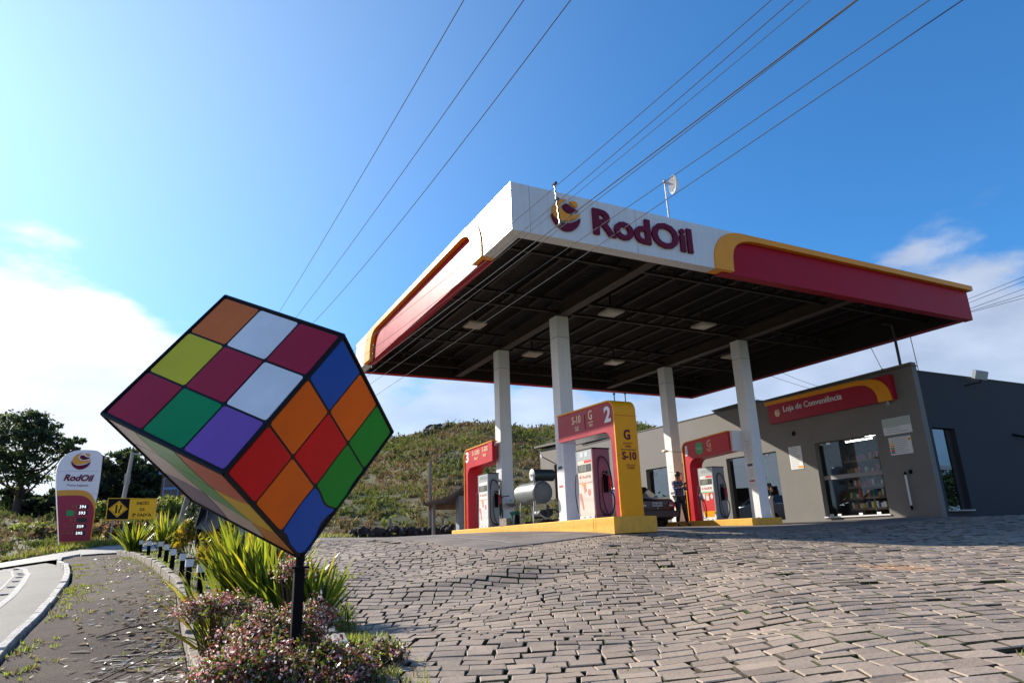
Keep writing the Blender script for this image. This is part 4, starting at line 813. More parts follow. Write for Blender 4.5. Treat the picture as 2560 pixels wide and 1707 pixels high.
def poster(y0, y1, z0, z1, label, rows, accents=()):
    e = E('notice_board', (BX-.01, (y0+y1)/2, z0), label, 'notice'); m = MB(); m.box((BX-.012, y0, z0), (BX-.003, y1, z1)); m.build('board', M('poster_white', (.72, .74, .74), .5), e)
    m = MB(); n = rows; r = random.Random(int(y0*100))
    for k in range(n):
        zc = z1-(z1-z0)*(k+.8)/(n+.8); m.box((BX-.014, y1-(y1-y0)*.08, zc-.008), (BX-.0122, y1-(y1-y0)*r.uniform(.55, .92), zc+.008))
    m.build('print', M('poster_print', (.3, .31, .34), .6), e)
    for (a, c, zz0, zz1, mt) in accents:
        m = MB(); m.box((BX-.0155, a, zz0), (BX-.0125, c, zz1)); m.build('coloured_mark', mt, e)
    return e
poster(6.69, 7.26, 2.31, 3.15, 'white notice board with an orange mark, left of the big shop window', 13, [(6.72, 6.92, 2.34, 2.42, YEL)])
poster(2.38, 3.34, 3.02, 3.55, 'grey-green notice board above the price table, right of the shop window', 6, [(2.39, 3.33, 3.28, 3.54, M('faint_green_print', (.42, .5, .46), .5))])
poster(2.48, 3.23, 2.37, 2.93, 'white price table with coloured rows under the grey-green board', 9, [(3.08, 3.2, 2.42+.07*k, 2.47+.07*k, mt) for k, mt in enumerate((GC[3], GC[0], GC[2], YEL, GC[6]))]+[(2.5, 2.58, 2.78, 2.86, YEL)])
e = E('wall_tube_light', (BX-.05, 2.85, 1.2), 'vertical silver tube lamp on the shop corner wall', 'wall lamp'); m = MB(); m.tube([(BX-.06, 2.86, .78), (BX-.06, 2.86, 1.72)], .03, 10); m.build('tube', COLW, e)
m = MB(); m.tube([(BX-.06, 2.86, .65), (BX-.06, 2.86, .78)], .034, 10); m.tube([(BX-.06, 2.86, 1.72), (BX-.06, 2.86, 1.81)], .034, 10); m.box((BX-.05, 2.66, 1.74), (BX-.002, 2.74, 1.86)); m.build('end_caps', BLACK, e)
m = MB(); m.box((BX-.05, 6.86, 3.55), (BX-.002, 6.96, 3.7)); tag(m.build('wall_socket', BLACK), 'small dark box on the shop wall under the sign', 'box')
e = E('floodlight', (18.6, 1.8, 4.8), 'rectangular white floodlight on a bracket at the top of the dark side wall', 'floodlight')
m = MB(); m.obox((18.6, 1.75, 4.98), (.36, 0, 0), (0, .05, .03), (0, -.05, .13)); m.build('lamp_body', M('floodlight_face', (.35, .4, .42), .3), e); m = MB(); m.tube([(18.0, 1.99, 4.62), (18.55, 1.75, 4.72), (18.6, 1.78, 4.86)], .02, 6); m.build('bracket', BLACK, e)
m = MB(); m.tube([(20.2, 2.0, 3.05), (21.2, 1.4, 2.75), (22.4, .9, 2.5)], .04, 8); tag(m.build('wall_pipe', BLACK), 'black pipe sloping off the dark side wall at the right edge', 'pipe')
e = E('service_pipe', (15.0, 2.4, 5), 'dark bent pipe rising from the shop corner to the canopy', 'pipe'); A0 = onx(2252, 916, 15.38); A1 = onx(2238, 850, 15.2); A2 = onx(2230, 812, 15.0)
m = MB(); m.tube([A0-Z*.2, A0, A1, A2, A2+np.array([-.12, .25, .12])], .045, 8); m.build('pipe_run', PIPE, e, smooth=True)
def cable(name, a, c, sag, r, label, mat=PIPE, n=14):
    a, c = np.array(a), np.array(c); m = MB(); m.tube([a+(c-a)*t-Z*sag*4*t*(1-t) for t in np.linspace(0, 1, n)], r, 5); o = m.build(name, mat); return tag(o, label, 'cable', 'thin cables between canopy and shop')
cable('roof_cable', onx(2276, 843, 15.2), onx(2296, 926, 15.7), .0, .012, 'thin cable hanging beside the dark pipe at the shop corner')
cable('roof_cable', onx(2178, 870, 15.2), onx(2206, 924, 15.4), .02, .01, 'thin cable dropping to the lamp stub on the shop parapet')
cable('roof_cable', (14.9, 7.6, 6.1), onx(2031, 973, 15.45), .02, .007, 'thin cable from the canopy edge to the shop roof, left one of the pair')
cable('roof_cable', (15.0, 7.0, 6.1), onx(2056, 968, 15.45), .06, .007, 'thin sagging cable from the canopy edge to the shop roof, right one of the pair')
cable('roof_cable', (14.6, 9.0, 6.1), onx(1902, 1003, 15.5), .02, .007, 'thin vertical cable right beside the right front column top')
P0 = onx(2207, 925, 15.4); m = MB(); m.tube([P0-Z*.12, P0+Z*.04], .05, 8); tag(m.build('roof_stub', BLACK), 'small dark stub on the parapet above the shop sign', 'stub')
e = E('wall_arm_lamp', (15.0, 25.6, 4), 'lamp on a long diagonal arm on the rear wing wall', 'lamp'); A = onx(1352, 1140, 14.2); B = onx(1387, 1158, 15.28); m = MB(); m.tube([A, B], .03, 6); m.build('arm', PIPE, e); m = MB(); m.tube([A-Y*.0+X*.0-Z*.0, A+np.array([.1, 0, .02])], [.11, .07], 10); m.build('lamp_head', COLW, e)
# ================================================================== puzzle cube
Cc, Ca, Cb, Ce = (np.array(q) for q in ((-5.158, -4.717, .843), (-4.245, -4.616, 2.109), (-6.14, -3.642, 1.466), (-4.319, -3.545, .144)))
a_ = Ca-Cc; b_ = Cb-Cc; e_ = Ce-Cc
a_ /= np.linalg.norm(a_); b_ = b_-a_*(b_@a_); b_ /= np.linalg.norm(b_); e_ = np.cross(a_, b_)*np.sign(np.cross(a_, b_)@e_); S = 1.602
K_ = .754; Cc, Ca, Cb, Ce = (CAM+(q-CAM)*K_ for q in (Cc, Ca, Cb, Ce)); S *= K_
cu = E('puzzle_cube', Ce, 'giant multicoloured 3 by 3 puzzle cube balanced on one corner on a black post', 'puzzle cube')
def vinyl(name, c, light=False):
    m_ = M(name, c, .38, spec=.22, var=.10, vs=2.5, bump=.10, bs=5, streak=.05); return m_
CC = dict(k=vinyl('cube_black', (.008, .008, .012)), w=vinyl('cube_white', (.82, .85, .90)), r=vinyl('cube_crimson', (.40, .012, .045)), y=vinyl('cube_yellow', (.66, .58, .02)), g=vinyl('cube_green', (.0, .27, .085)),
          p=vinyl('cube_purple', (.20, .09, .42)), o=vinyl('cube_rust', (.70, .16, .025)), R=vinyl('cube_red', (.72, .0, .006)), O=vinyl('cube_orange', (.88, .135, .0)), B=vinyl('cube_blue', (.0, .085, .46)), G=vinyl('cube_grass_green', (.0, .27, .02)),
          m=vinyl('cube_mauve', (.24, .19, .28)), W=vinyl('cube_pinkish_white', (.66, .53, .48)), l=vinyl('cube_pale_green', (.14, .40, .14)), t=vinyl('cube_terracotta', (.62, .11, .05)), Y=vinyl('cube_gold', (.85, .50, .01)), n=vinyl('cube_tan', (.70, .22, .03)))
order = list(CC); MM = [CC[k] for k in order]
def face(O, u, v, nrm, grid, name, wav=0., bmi=0):
    """grid[i][j]: colour of the cell i along u and j along v"""
    m = MB(); m.obox(O+u*S/2+v*S/2-nrm*.012, u*(S/2-.013), v*(S/2-.013), nrm*.01, bmi); bw, gw = .024, .0085
    for i in range(3):
        for j in range(3):
            lo = lambda k: (bw if k == 0 else k*S/3+gw); hi = lambda k: (S-bw if k == 2 else (k+1)*S/3-gw)
            u0, u1, v0, v1 = lo(i), hi(i), lo(j), hi(j); r = .02; P = []
            for (cx, cy, a0) in ((u1-r, v1-r, 0), (u0+r, v1-r, 90), (u0+r, v0+r, 180), (u1-r, v0+r, 270)): P += arc(cx, cy, r, a0, a0+90, 4)
            Q = []
            for k in range(len(P)):
                p, q = P[k], P[(k+1) % len(P)]; d_ = math.hypot(p[0]-q[0], p[1]-q[1]); nseg = max(1, int(d_/.03))
                Q += [(p[0]+(q[0]-p[0])*t/nseg, p[1]+(q[1]-p[1])*t/nseg) for t in range(nseg)]
            if wav: Q = [wav(x_, y_) for x_, y_ in Q]
            m.prism(Q, O-nrm*.003, u, v, nrm, .0045, order.index(grid[i][j]))
    return m.build(name, MM, cu)
nE, nB, nA = -e_, -b_, -a_
def w2(x_, y_):   # u = a (0..S), v = e (0..S): cloth puckers near the lower corner
    k = max(0, y_-.72)*max(0, .83-x_); return (x_+.13*k*math.sin(y_*17), y_+.15*k*math.sin(x_*14+1)) if k > 0 else (x_, y_)
def w3(x_, y_):
    k = .5; return (min(S-.03, max(.03, x_+.11*math.sin(y_*4.1+1)*math.sin(x_*math.pi/S))), min(S-.03, max(.03, y_+.09*math.sin(x_*4.9)*math.sin(y_*math.pi/S))))
face(Cc, a_, b_, nE, [['p', 'g', 'r'], ['w', 'r', 'y'], ['r', 'w', 'o']], 'fabric_panel')
face(Cc, a_, e_, nB, [['R', 'O', 'B'], ['O', 'R', 'G'], ['B', 'O', 'G']], 'fabric_panel', w2)
face(Cc, b_, e_, nA, [['t', 'Y', 'n'], ['l', 'l', 'W'], ['W', 'W', 'm']], 'fabric_panel', w3, order.index('m'))  # underside: wash of reflected light painted in as paler, wavy cells and mauve base
face(Cc+e_*S, a_, b_, e_, [['w', 'g', 'r'], ['y', 'r', 'w'], ['r', 'g', 'o']], 'fabric_panel')
face(Cc+b_*S, a_, e_, b_, [['g', 'O', 'B'], ['w', 'r', 'G'], ['B', 'y', 'G']], 'fabric_panel')
face(Cc+a_*S, b_, e_, a_, [['y', 'B', 'o'], ['g', 'r', 'w'], ['R', 'w', 'p']], 'fabric_panel')
m = MB(); vs_ = [Cc+a_*S*i+b_*S*j+e_*S*k for i in (0, 1) for j in (0, 1) for k in (0, 1)]
for p in range(8):
    for q in (1, 2, 4):
        if not p & q: m.tube([vs_[p], vs_[p | q]], .013, 6)
m.build('edge_frame', CC['k'], cu)
m = MB()
for t in (.12, .6, .96):
    for O, u_, n_ in ((Cc, b_, nE), (Cc, a_, nE), (Cc, e_, nB)): q = Cc+u_*S*t+(n_*.004)+(a_+b_+e_-u_)*.008; m.tube([q-n_*.01, q+n_*.002], .006, 6)
m.build('rivets', GALV, cu)
# the post
bz_ = g(Ce[0], Ce[1])
po = E('support_post', (Ce[0], Ce[1], bz_), 'thick black square post carrying the puzzle cube', 'post')
m = MB(); m.box((Ce[0]-.043, Ce[1]-.036, bz_-.1), (Ce[0]+.027, Ce[1]+.036, Ce[2]-.07)); m.build('post_shaft', BLACK, po); m = MB(); m.box((Ce[0]-.07, Ce[1]-.06, Ce[2]-.07), (Ce[0]+.055, Ce[1]+.06, Ce[2]-.055)); m.tube([(Ce[0]-.01, Ce[1], Ce[2]-.06), (Ce[0], Ce[1], Ce[2]+.02)], .032, 10); m.build('top_plate', BLACK, po)
# ================================================================== overhead wires
WIRE = M('wire_aluminium', (.10, .105, .12), .8, spec=.1)
def wire(pts, X0, r, label, group, grow=1.0):
    P = np.array([onx(px_, py_, X0) for px_, py_ in pts]); c = np.polyfit(P[:, 1], P[:, 2], 2); c[0] = min(max(c[0], 0.0), .004) if len(pts) > 2 else c[0]
    # keep the end points exact
    y0, y1 = P[0, 1], P[-1, 1]; f = lambda y_: P[0, 2]+(P[-1, 2]-P[0, 2])*(y_-y0)/(y1-y0)+c[0]*(y_-y0)*(y_-y1)
    ysw = np.linspace(y0-4, 46, 60); m = MB(); m.tube([(X0, yy, f(yy)) for yy in ysw], r*.6, 6, cap=False); return tag(m.build('power_line', WIRE, smooth=True), label, 'power line', group)
WN = 'overhead wires crossing the sky'
wire([(1160, 0), (930, 395), (695, 785)], -3.3, .009, 'thin overhead wire left of the canopy, leftmost of three', WN)
wire([(1310, 0), (1050, 370), (735, 800)], -3.0, .009, 'thin overhead wire left of the canopy, middle of three', WN)
wire([(1427, 0), (1105, 440), (775, 815)], -2.8, .009, 'thin overhead wire left of the canopy, nearest the white fascia', WN)
for k, (pts, x0, rr_, lb) in enumerate([([(1929, 0), (1397, 460), (877, 880)], -.9, .008, 'overhead wire at the top of the spacer stick before the emblem'), ([(1983, 0), (1400, 500), (885, 905)], -.9, .008, 'overhead wire just below the topmost wire over the emblem'),
        ([(2027, 0), (1340, 567), (895, 920)], -.9, .006, 'thin overhead wire running above the thick cable over the emblem'), ([(2142, 0), (1340, 566), (903, 933)], -.8, .012, 'thick overhead cable crossing the emblem of the canopy'),
        ([(2142, 3), (1395, 570), (925, 935)], -.8, .008, 'overhead wire meeting the foot of the spacer stick'), ([(2324, 0), (1340, 640), (959, 937)], -.6, .008, 'overhead wire crossing the letter R of the canopy lettering'),
        ([(2408, 0), (1340, 703), (1016, 937)], -.5, .008, 'overhead wire crossing the antenna, rightmost of the bundle')]):
    wire(pts, x0, rr_, lb, WN)
for (p, q, x0, lb) in (((1386, 461), (1400, 562), -.9, 'twisted dark spacer stick holding the wires in front of the emblem'), ((935, 863), (930, 918), -.9, 'small dark spacer stick on the wires at the far left end of the canopy')):
    A, B = onx(*p, x0), onx(*q, x0); m = MB(); m.tube([A+(B-A)*t+np.array([0, .012*math.sin(t*40), 0]) for t in np.linspace(0, 1, 24)], .013, 6)
    for t in (0, .4, 1): c0 = A+(B-A)*t; m.tube([c0-Y*.05, c0+Y*.03], .025, 6)
    tag(m.build('wire_spacer', M('spacer_plastic', (.05, .05, .055), .4)), lb, 'wire spacer')
RN = 'wires leaving the canopy to the right'
for (p, q, lb) in (((2420, 748), (2560, 692), 'top wire of the bundle behind the right end of the canopy'), ((2425, 756), (2560, 703), 'second wire of the bundle behind the right end of the canopy'), ((2430, 770), (2560, 722), 'third wire of the bundle behind the right end of the canopy'), ((2433, 776), (2560, 737), 'fourth wire of the bundle behind the right end of the canopy'), ((2433, 779), (2560, 745), 'lowest wire of the bundle behind the right end of the canopy')):
    A, B = ony(*p, 13.5), ony(*q, 11.5); t_ = B-A; m = MB(); m.tube([A-t_*2, A, B, B+t_*2], .016, 5, cap=False); tag(m.build('power_line', WIRE), lb, 'power line', RN)
# ================================================================== far setting: hill
def azpx(px, py=1350):
    r = ray(px, py); return math.atan2(r[0], r[1]), r[2]/math.hypot(r[0], r[1])
SIL = [(-600, 1330), (100, 1290), (420, 1235), (560, 1205), (700, 1178), (800, 1155), (900, 1130), (968, 1110), (1010, 1094), (1059, 1083), (1085, 1072), (1118, 1067), (1171, 1060), (1234, 1062), (1270, 1066), (1300, 1075), (1341, 1070), (1387, 1064), (1480, 1061), (1594, 1066), (1700, 1085), (1900, 1150), (2300, 1230), (2900, 1290)]
SA = np.array([azpx(a, c) for a, c in SIL])
def sil(az): return np.interp(az, SA[:, 0], SA[:, 1])
def hill_h(az, d):
    """height of the hill above camera level, for bearing and distance from the viewpoint"""
    dr = 100+22*np.sin(az*7+1)+16*np.clip((az-math.radians(24))*12, 0, 1); t = (d-33)/(dr-33)
    top = sil(az)*dr+CAM[2]; tt = np.clip(t, 0, 1)
    gb = gz(CAM[0]+d*np.sin(az), CAM[1]+d*np.cos(az))-.10
    h = gb+(top-gb)*(tt**1.12*.55+.45*tt*(2-tt)*.5+.225*tt**2)
    back = np.clip(t-1, 0, 3); h = np.where(t > 1, top-back*9, h); h = h
    und = (np.sin(d*.21+az*19)*.5+np.sin(az*47+d*.07)*.4+np.sin(d*.5+az*70)*.18)*np.clip(tt*2.2, 0, 1)*np.clip((1.02-tt)*3, 0, 1)
    return h+und
m = MB(); azs = np.linspace(math.radians(-34), math.radians(72), 190); dss = np.concatenate([np.linspace(32, 150, 80), [175, 210, 260]])
A_, B_ = np.meshgrid(azs, dss); HH = hill_h(A_, B_); XX = CAM[0]+B_*np.sin(A_); YY = CAM[1]+B_*np.cos(A_)
m.v = [(a, c, d2) for a, c, d2 in zip(XX.ravel(), YY.ravel(), HH.ravel())]; n_ = len(azs)
m.f = [(j*n_+i, j*n_+i+1, (j+1)*n_+i+1, (j+1)*n_+i) for j in range(len(dss)-1) for i in range(n_-1)]; m.m = [0]*len(m.f); m.r = [.5]*len(m.f)
HILLM = ground_mat('hill_grass', (.045, .055, .014), (.075, .078, .024), (.085, .065, .032), s1=.11, s2=.7, bump=1., bs=3)
tag(m.build('hill', HILLM, smooth=True), kind='structure')
def leafcloud(m, P, nrm_up, size, mi, jit=1.0, asp=1.6, curl=False):
    """adds one leaf-like quad per point"""
    n = len(P); a = rng.normal(size=(n, 3)); a[:, 2] = a[:, 2]*jit+nrm_up; a /= np.linalg.norm(a, axis=1)[:, None]; b2 = np.cross(a, rng.normal(size=(n, 3))); b2 /= np.linalg.norm(b2, axis=1)[:, None]
    s = (size if hasattr(size, '__len__') else np.full(n, size))*rng.uniform(.6, 1.35, n); s = s[:, None]
    A = P-a*s*asp/2; B2 = P+b2*s*.42; C2 = P+a*s*asp/2; D2 = P-b2*s*.42; o = len(m.v)
    Q = np.stack([A, B2, C2, D2], 1).reshape(-1, 3); m.v += [tuple(q) for q in Q.tolist()]; m.f += [(o+4*i, o+4*i+1, o+4*i+2, o+4*i+3) for i in range(n)]
    mi = mi if hasattr(mi, '__len__') else [mi]*n; m.m += list(map(int, mi)); m.r += rng.uniform(0, 1, n).tolist()
# scrub on the hill: tussocks, low bushes, dry grass
HG = [LEAF('hill_green', (.10, .125, .025), (.18, .21, .04), .3, .25, .8), LEAF('hill_olive', (.15, .135, .042), (.21, .19, .055), .3, .25, .8), LEAF('hill_dry', (.20, .14, .07), (.25, .17, .08), .3, .25, .8), LEAF('hill_dark', (.035, .05, .016), (.06, .09, .02), .2, .25, .8)]
m = MB(); NB = 17000
az_ = rng.uniform(math.radians(-22), math.radians(52), NB); d_ = 33+(rng.uniform(0, 1, NB)**.8)*90
for k in range(NB):
    a, d0 = az_[k], d_[k]; big = rng.random() < .02; r_ = rng.uniform(.14, .34)*(2.6 if big else 1)*(.7+d0/70); h0 = float(hill_h(a, d0)); c0 = np.array([CAM[0]+d0*math.sin(a), CAM[1]+d0*math.cos(a), h0+r_*.12])
    nl = 46 if big else 16; P = c0+rng.normal(size=(nl, 3))*np.array([r_*.55, r_*.55, r_*.28]); P[:, 2] = np.maximum(P[:, 2], h0-.05)
    pn = math.sin(a*33+d0*.12)+math.sin(d0*.3-a*21)+rng.normal()*.8
    mi = 3 if (big and rng.random() < .35) else (0 if pn > .7 or big else (2 if pn < -.6 else 1)); leafcloud(m, P, .2 if big else .0, r_*(.22 if big else .36), mi, asp=3.4 if not big else 1.6, jit=1.0 if big else 2.2)
tag(m.build('hillside_scrub', HG), kind='stuff')
# rocks at the hill top
def rocks(name, pts, label, cat, mat, sc=1.0, group=None, kind=None):
    m = MB()
    for (p, r_) in pts:
        n = 10; V = []; q = rng.uniform(.65, 1.2, (3, n)); ph = rng.uniform(0, 6)
        for i, (zz2, rr2) in enumerate(((-.5, .9), (.15, 1.), (.65, .6))): V += [np.array(p)+r_*sc*np.array([rr2*q[i, k]*math.cos(2*math.pi*k/n+ph), rr2*q[i, k]*math.sin(2*math.pi*k/n+ph), zz2*rng.uniform(.8, 1.15)]) for k in range(n)]
        m.add(V, [(i*n+k, i*n+(k+1) % n, (i+1)*n+(k+1) % n, (i+1)*n+k) for i in range(2) for k in range(n)]+[tuple(range(2*n, 3*n))])
    o = m.build(name, mat); return tag(o, label, cat, group, kind)
ROCK = M('dark_basalt', (.045, .045, .045), .85, var=.45, vs=3, bump=.8, bs=8)
pts = []
for k in range(30):
    px_ = random.uniform(1060, 1150); a, _ = azpx(px_, 1080); d0 = 92+random.uniform(-4, 4); pts.append(((CAM[0]+d0*math.sin(a), CAM[1]+d0*math.cos(a), float(hill_h(a, d0))+.1), random.uniform(.4, 1.05)))
rocks('rock_outcrop', pts, 'dark rocky outcrop on the crest of the hill', 'rocks', ROCK)
WALLR = M('dark_wall_stone', (.045, .04, .04), .9, var=.5, vs=6, bump=.8, bs=12)
A, B = at(885, 1342, 31), at(1175, 1335, 31); pts = []
for k in range(260):
    t = random.random(); p = A+(B-A)*t; pts.append(((p[0]+random.uniform(-.25, .25), p[1]+random.uniform(-.25, .25), g(p[0], p[1])+random.uniform(0, .42)), random.uniform(.1, .2)))
rocks('dry_stone_wall', pts, 'low dark dry stone wall between the forecourt and the hill', 'stone wall', WALLR)
def post(name, p, h, r, mat, label, cat, lean=(0, 0), n=8, cap=None):
    p = np.array(p, float); m = MB(); m.tube([p-Z*.3, p+np.array([lean[0], lean[1], h])], [r, r*.75], n); return tag(m.build(name, mat, smooth=40), label, cat)
def gpos(px, py, d):
    q = at(px, py, d); return q
a, _ = azpx(1176, 1060); d0 = 100; post('hilltop_mast', (CAM[0]+d0*math.sin(a), CAM[1]+d0*math.cos(a), float(hill_h(a, d0))), 2.4, .06, WOOD, 'thin mast standing on the hill skyline', 'mast')
a, _ = azpx(1098, 1060); post('dead_tree', (CAM[0]+d0*math.sin(a), CAM[1]+d0*math.cos(a), float(hill_h(a, d0))), 3.0, .07, WOOD, 'bare dead tree beside the rocks on the hill top', 'tree')
# lean-to shed behind the far end of the long island
e = E('open_shed', (8, 21.5, .5), 'low open shed with a sloping dark tiled roof behind portal 3', 'shed')
s0 = at(1057, 1257, 29); s1 = at(1113, 1245, 29); s2 = at(1162, 1212, 29); ex = np.array([3.2, 5.0, 0])
m = MB(); m.add([s0, s1, s2, s2+ex, s1+ex, s0+ex, s0-Z*.1, s1-Z*.1, s2-Z*.1, s2+ex-Z*.1, s1+ex-Z*.1, s0+ex-Z*.1], [(0, 1, 4, 5), (1, 2, 3, 4), (6, 11, 10, 7), (7, 10, 9, 8), (0, 6, 7, 1), (1, 7, 8, 2), (5, 0+0, 6, 11)][:6]+[(5, 11, 6, 0)]); m.build('shed_roof', M('old_roof_tiles', (.13, .105, .095), .85, var=.35, vs=3, bump=.5, bs=10), e)
m = MB(); q = at(1148, 1300, 29.5); m.box((q[0], q[1], .3), (q[0]+.5, q[1]+.4, s1[2]+.15)); m.build('shed_wall', M('blue_grey_boards', (.28, .32, .37), .7, var=.3, vs=4, stretch=(5, 5, .4)), e)
m = MB(); q0 = s0+ex*.5; m.box((s1[0]-.2, s1[1]+1.6, s0[2]-.25), (s2[0]+1.5, s1[1]+1.65, s0[2]-.02)); m.build('roof_beam', M('brown_timber', (.22, .13, .07), .8, var=.3, vs=4), e)
for px_ in (1084,):
    q = at(px_, 1300, 29.6); m = MB(); m.tube([(q[0], q[1], .4), (q[0], q[1], s0[2]+.1)], .09, 8); m.build('shed_post', M('grey_post_wood', (.25, .24, .22), .85, var=.3), e)
for (px_, top_, d0, lb) in ((1075, 1155, 33, 'tall grey wooden pole rising behind the open shed'), (975, 1295, 32, 'short grey fence post at the foot of the hill, left'), (1106, 1296, 32, 'short dark fence post under the shed roof')):
    q = at(px_, top_, d0); z0_ = g(q[0], q[1]); post('wooden_pole', (q[0], q[1], z0_), q[2]-z0_, .10 if top_ < 1200 else .09, MATS['grey_post_wood'], lb, 'pole')
# ================================================================== left background
def tree(name, base, height, label, blobs, mats, leaf, nleaf, trunk=.22, cat='tree', lean=(0, 0), limbs=True, group=None, seed=None):
    """tapered trunk, limbs to every foliage mass, leaves through the volume of each mass"""
    base = np.array(base, float); e = E(name, base, label, cat, group); m = MB()
    tp = base+np.array([lean[0], lean[1], height*.93]); tr = [base-Z*.3, base+(tp-base)*.35+np.array([.1, -.1, 0]), base+(tp-base)*.7, tp]
    if trunk:
        m.tube(curve_pts([tuple(q) for q in tr], 4), np.linspace(trunk, trunk*.18, 13), 8)
        if limbs:
            for (c, r_, w_) in blobs:
                c = base+np.array(c); t_ = min(.88, max(.2, (c[2]-base[2])/height-.16)); s_ = base+(tp-base)*t_; mid = (s_+c)/2+np.array([0, 0, -.12*np.linalg.norm(c-s_)]); m.tube(curve_pts([tuple(s_), tuple(mid), tuple(c)], 4), np.linspace(trunk*.34, trunk*.07, 9), 5)
        m.build('trunk', M('bark', (.07, .055, .045), .9, var=.3), e, smooth=True)
    m = MB(); tot = sum(w_ for _, _, w_ in blobs)
    for (c, r_, w_) in blobs:
        n = int(nleaf*w_/tot); r_ = np.array(r_ if hasattr(r_, '__len__') else (r_, r_, r_*.7)); c = base+np.array(c)
        nc = max(3, n//26); cc_ = rng.normal(size=(nc, 3)); cc_ /= np.linalg.norm(cc_, axis=1)[:, None]; cc_ = cc_*(rng.uniform(.25, 1, (nc, 1))**.5)*r_
        idx = rng.integers(0, nc, n); P = c+cc_[idx]+rng.normal(size=(n, 3))*r_*.13; tone = np.array([rng.integers(0, len(mats)) for _ in range(nc)]); leafcloud(m, P, .2, leaf, tone[idx], asp=1.5)
    m.build('crown', mats, e); return e
DKG = [LEAF('pine_needles', (.05, .08, .045), (.13, .19, .07), .4, .35, .8), LEAF('pine_needles_light', (.09, .12, .055), (.2, .25, .08), .4, .35, .8), LEAF('pine_needles_dark', (.035, .055, .035), (.07, .1, .05), .3, .3, .8)]
FOR = [LEAF('forest_dark', (.022, .036, .02), (.05, .07, .03), .3, .3, .8), LEAF('forest_mid', (.045, .07, .028), (.10, .14, .04), .35, .3, .8)]
def blob_px(px, py, d, rx, rz, w_, base): c = at(px, py, d)-base; return (tuple(c), (rx, rx*.9, rz), w_)
bs_ = at(28, 1335, 60); bs_[2] = .7; dp_ = 60
BL = [(lambda b_: (b_[0], tuple(1.3*k for k in b_[1]), b_[2]))(blob_px(*q, bs_)) for q in ((55, 1050, dp_, 1.5, .8, 3), (25, 1075, dp_, 1.6, .8, 3), (90, 1055, dp_, 1.3, .7, 2.4), (120, 1075, dp_, 1.1, .6, 2), (70, 1095, dp_-.5, 1.9, .8, 3), (135, 1110, dp_, 1.2, .55, 2), (175, 1115, dp_, 1.0, .4, 1.3), (195, 1102, dp_, .6, .3, .7), (10, 1115, dp_, 1.8, .9, 3), (40, 1145, dp_+.5, 1.8, .8, 2.6), (105, 1135, dp_, 1.4, .6, 1.6), (160, 1140, dp_, 1.0, .4, 1.0), (5, 1175, dp_, 1.8, 1., 2.6), (60, 1185, dp_, 1.7, .9, 2.0), (115, 1180, dp_+1, 1.2, .7, 1.4), (-30, 1090, dp_, 2, 1.2, 3), (-45, 1160, dp_, 2, 1.4, 3))]
tree('pine_tree', bs_, 11.6, 'large dark spreading pine at the left edge with sky showing through', BL, DKG, .22, 10500, .46)
# dark wood below and right of the pine: separate trees
for i, (px_, top_, d0, wd, lb) in enumerate(((-20, 1225, 66, 3.6, 'dark bushy tree under the big pine at the left edge'), (75, 1215, 65, 3.4, 'dark bushy tree right under the big pine'), (125, 1225, 64, 3.0, 'dark bushy tree just left of the price totem'),
        (252, 1135, 62, 3.4, 'tall dark tree right behind the price totem'), (300, 1122, 66, 3.6, 'tallest dark tree of the row behind the utility pole'), (350, 1132, 64, 3.4, 'tall dark tree right of the utility pole'), (400, 1150, 66, 3.4, 'dark tree partly behind the puzzle cube, left of the blue house'), (230, 1180, 60, 2.6, 'lower dark tree at the right edge of the totem'), (440, 1165, 75, 3.6, 'dark tree behind the blue window house'))):
    tp_ = at(px_, top_, d0); b0 = np.array([tp_[0], tp_[1], .7]); H_ = tp_[2]-.7; bl = []
    for k in range(9):
        hh = H_*(.15+.72*k/8); rr_ = wd*(.55+.45*math.sin(math.pi*(.15+.75*k/8))); bl.append(((random.uniform(-.4, .4)*wd, random.uniform(-.4, .4)*wd, hh), (rr_*.62, rr_*.62, H_*.13), 1))
    tree('dark_tree', b0, H_*.9, lb, bl, FOR, .34 if d0 > 50 else .26, 4200 if d0 > 50 else 3200, .2, group='dark trees along the left skyline')
for i, (xx, yy, hh) in enumerate(((43, -13, 3.6), (47, -17.5, 4.2), (40, -17, 3.0))):
    tree('garden_tree', (xx, yy, .3), hh, 'tree across the yard mirrored in the glass side door, number %d from the shop' % (i+1) if False else ['rounded tree mirrored in the glass side door of the shop, nearest one', 'rounded tree mirrored in the glass side door, farthest and tallest one', 'low rounded tree mirrored in the glass side door, smallest one'][i], [((0, 0, hh*.6), (hh*.5, hh*.5, hh*.36), 3), ((hh*.3, hh*.2, hh*.45), (hh*.36, hh*.36, hh*.26), 1.5)], FOR, .2, 2200, .12, group='trees mirrored in the side door')
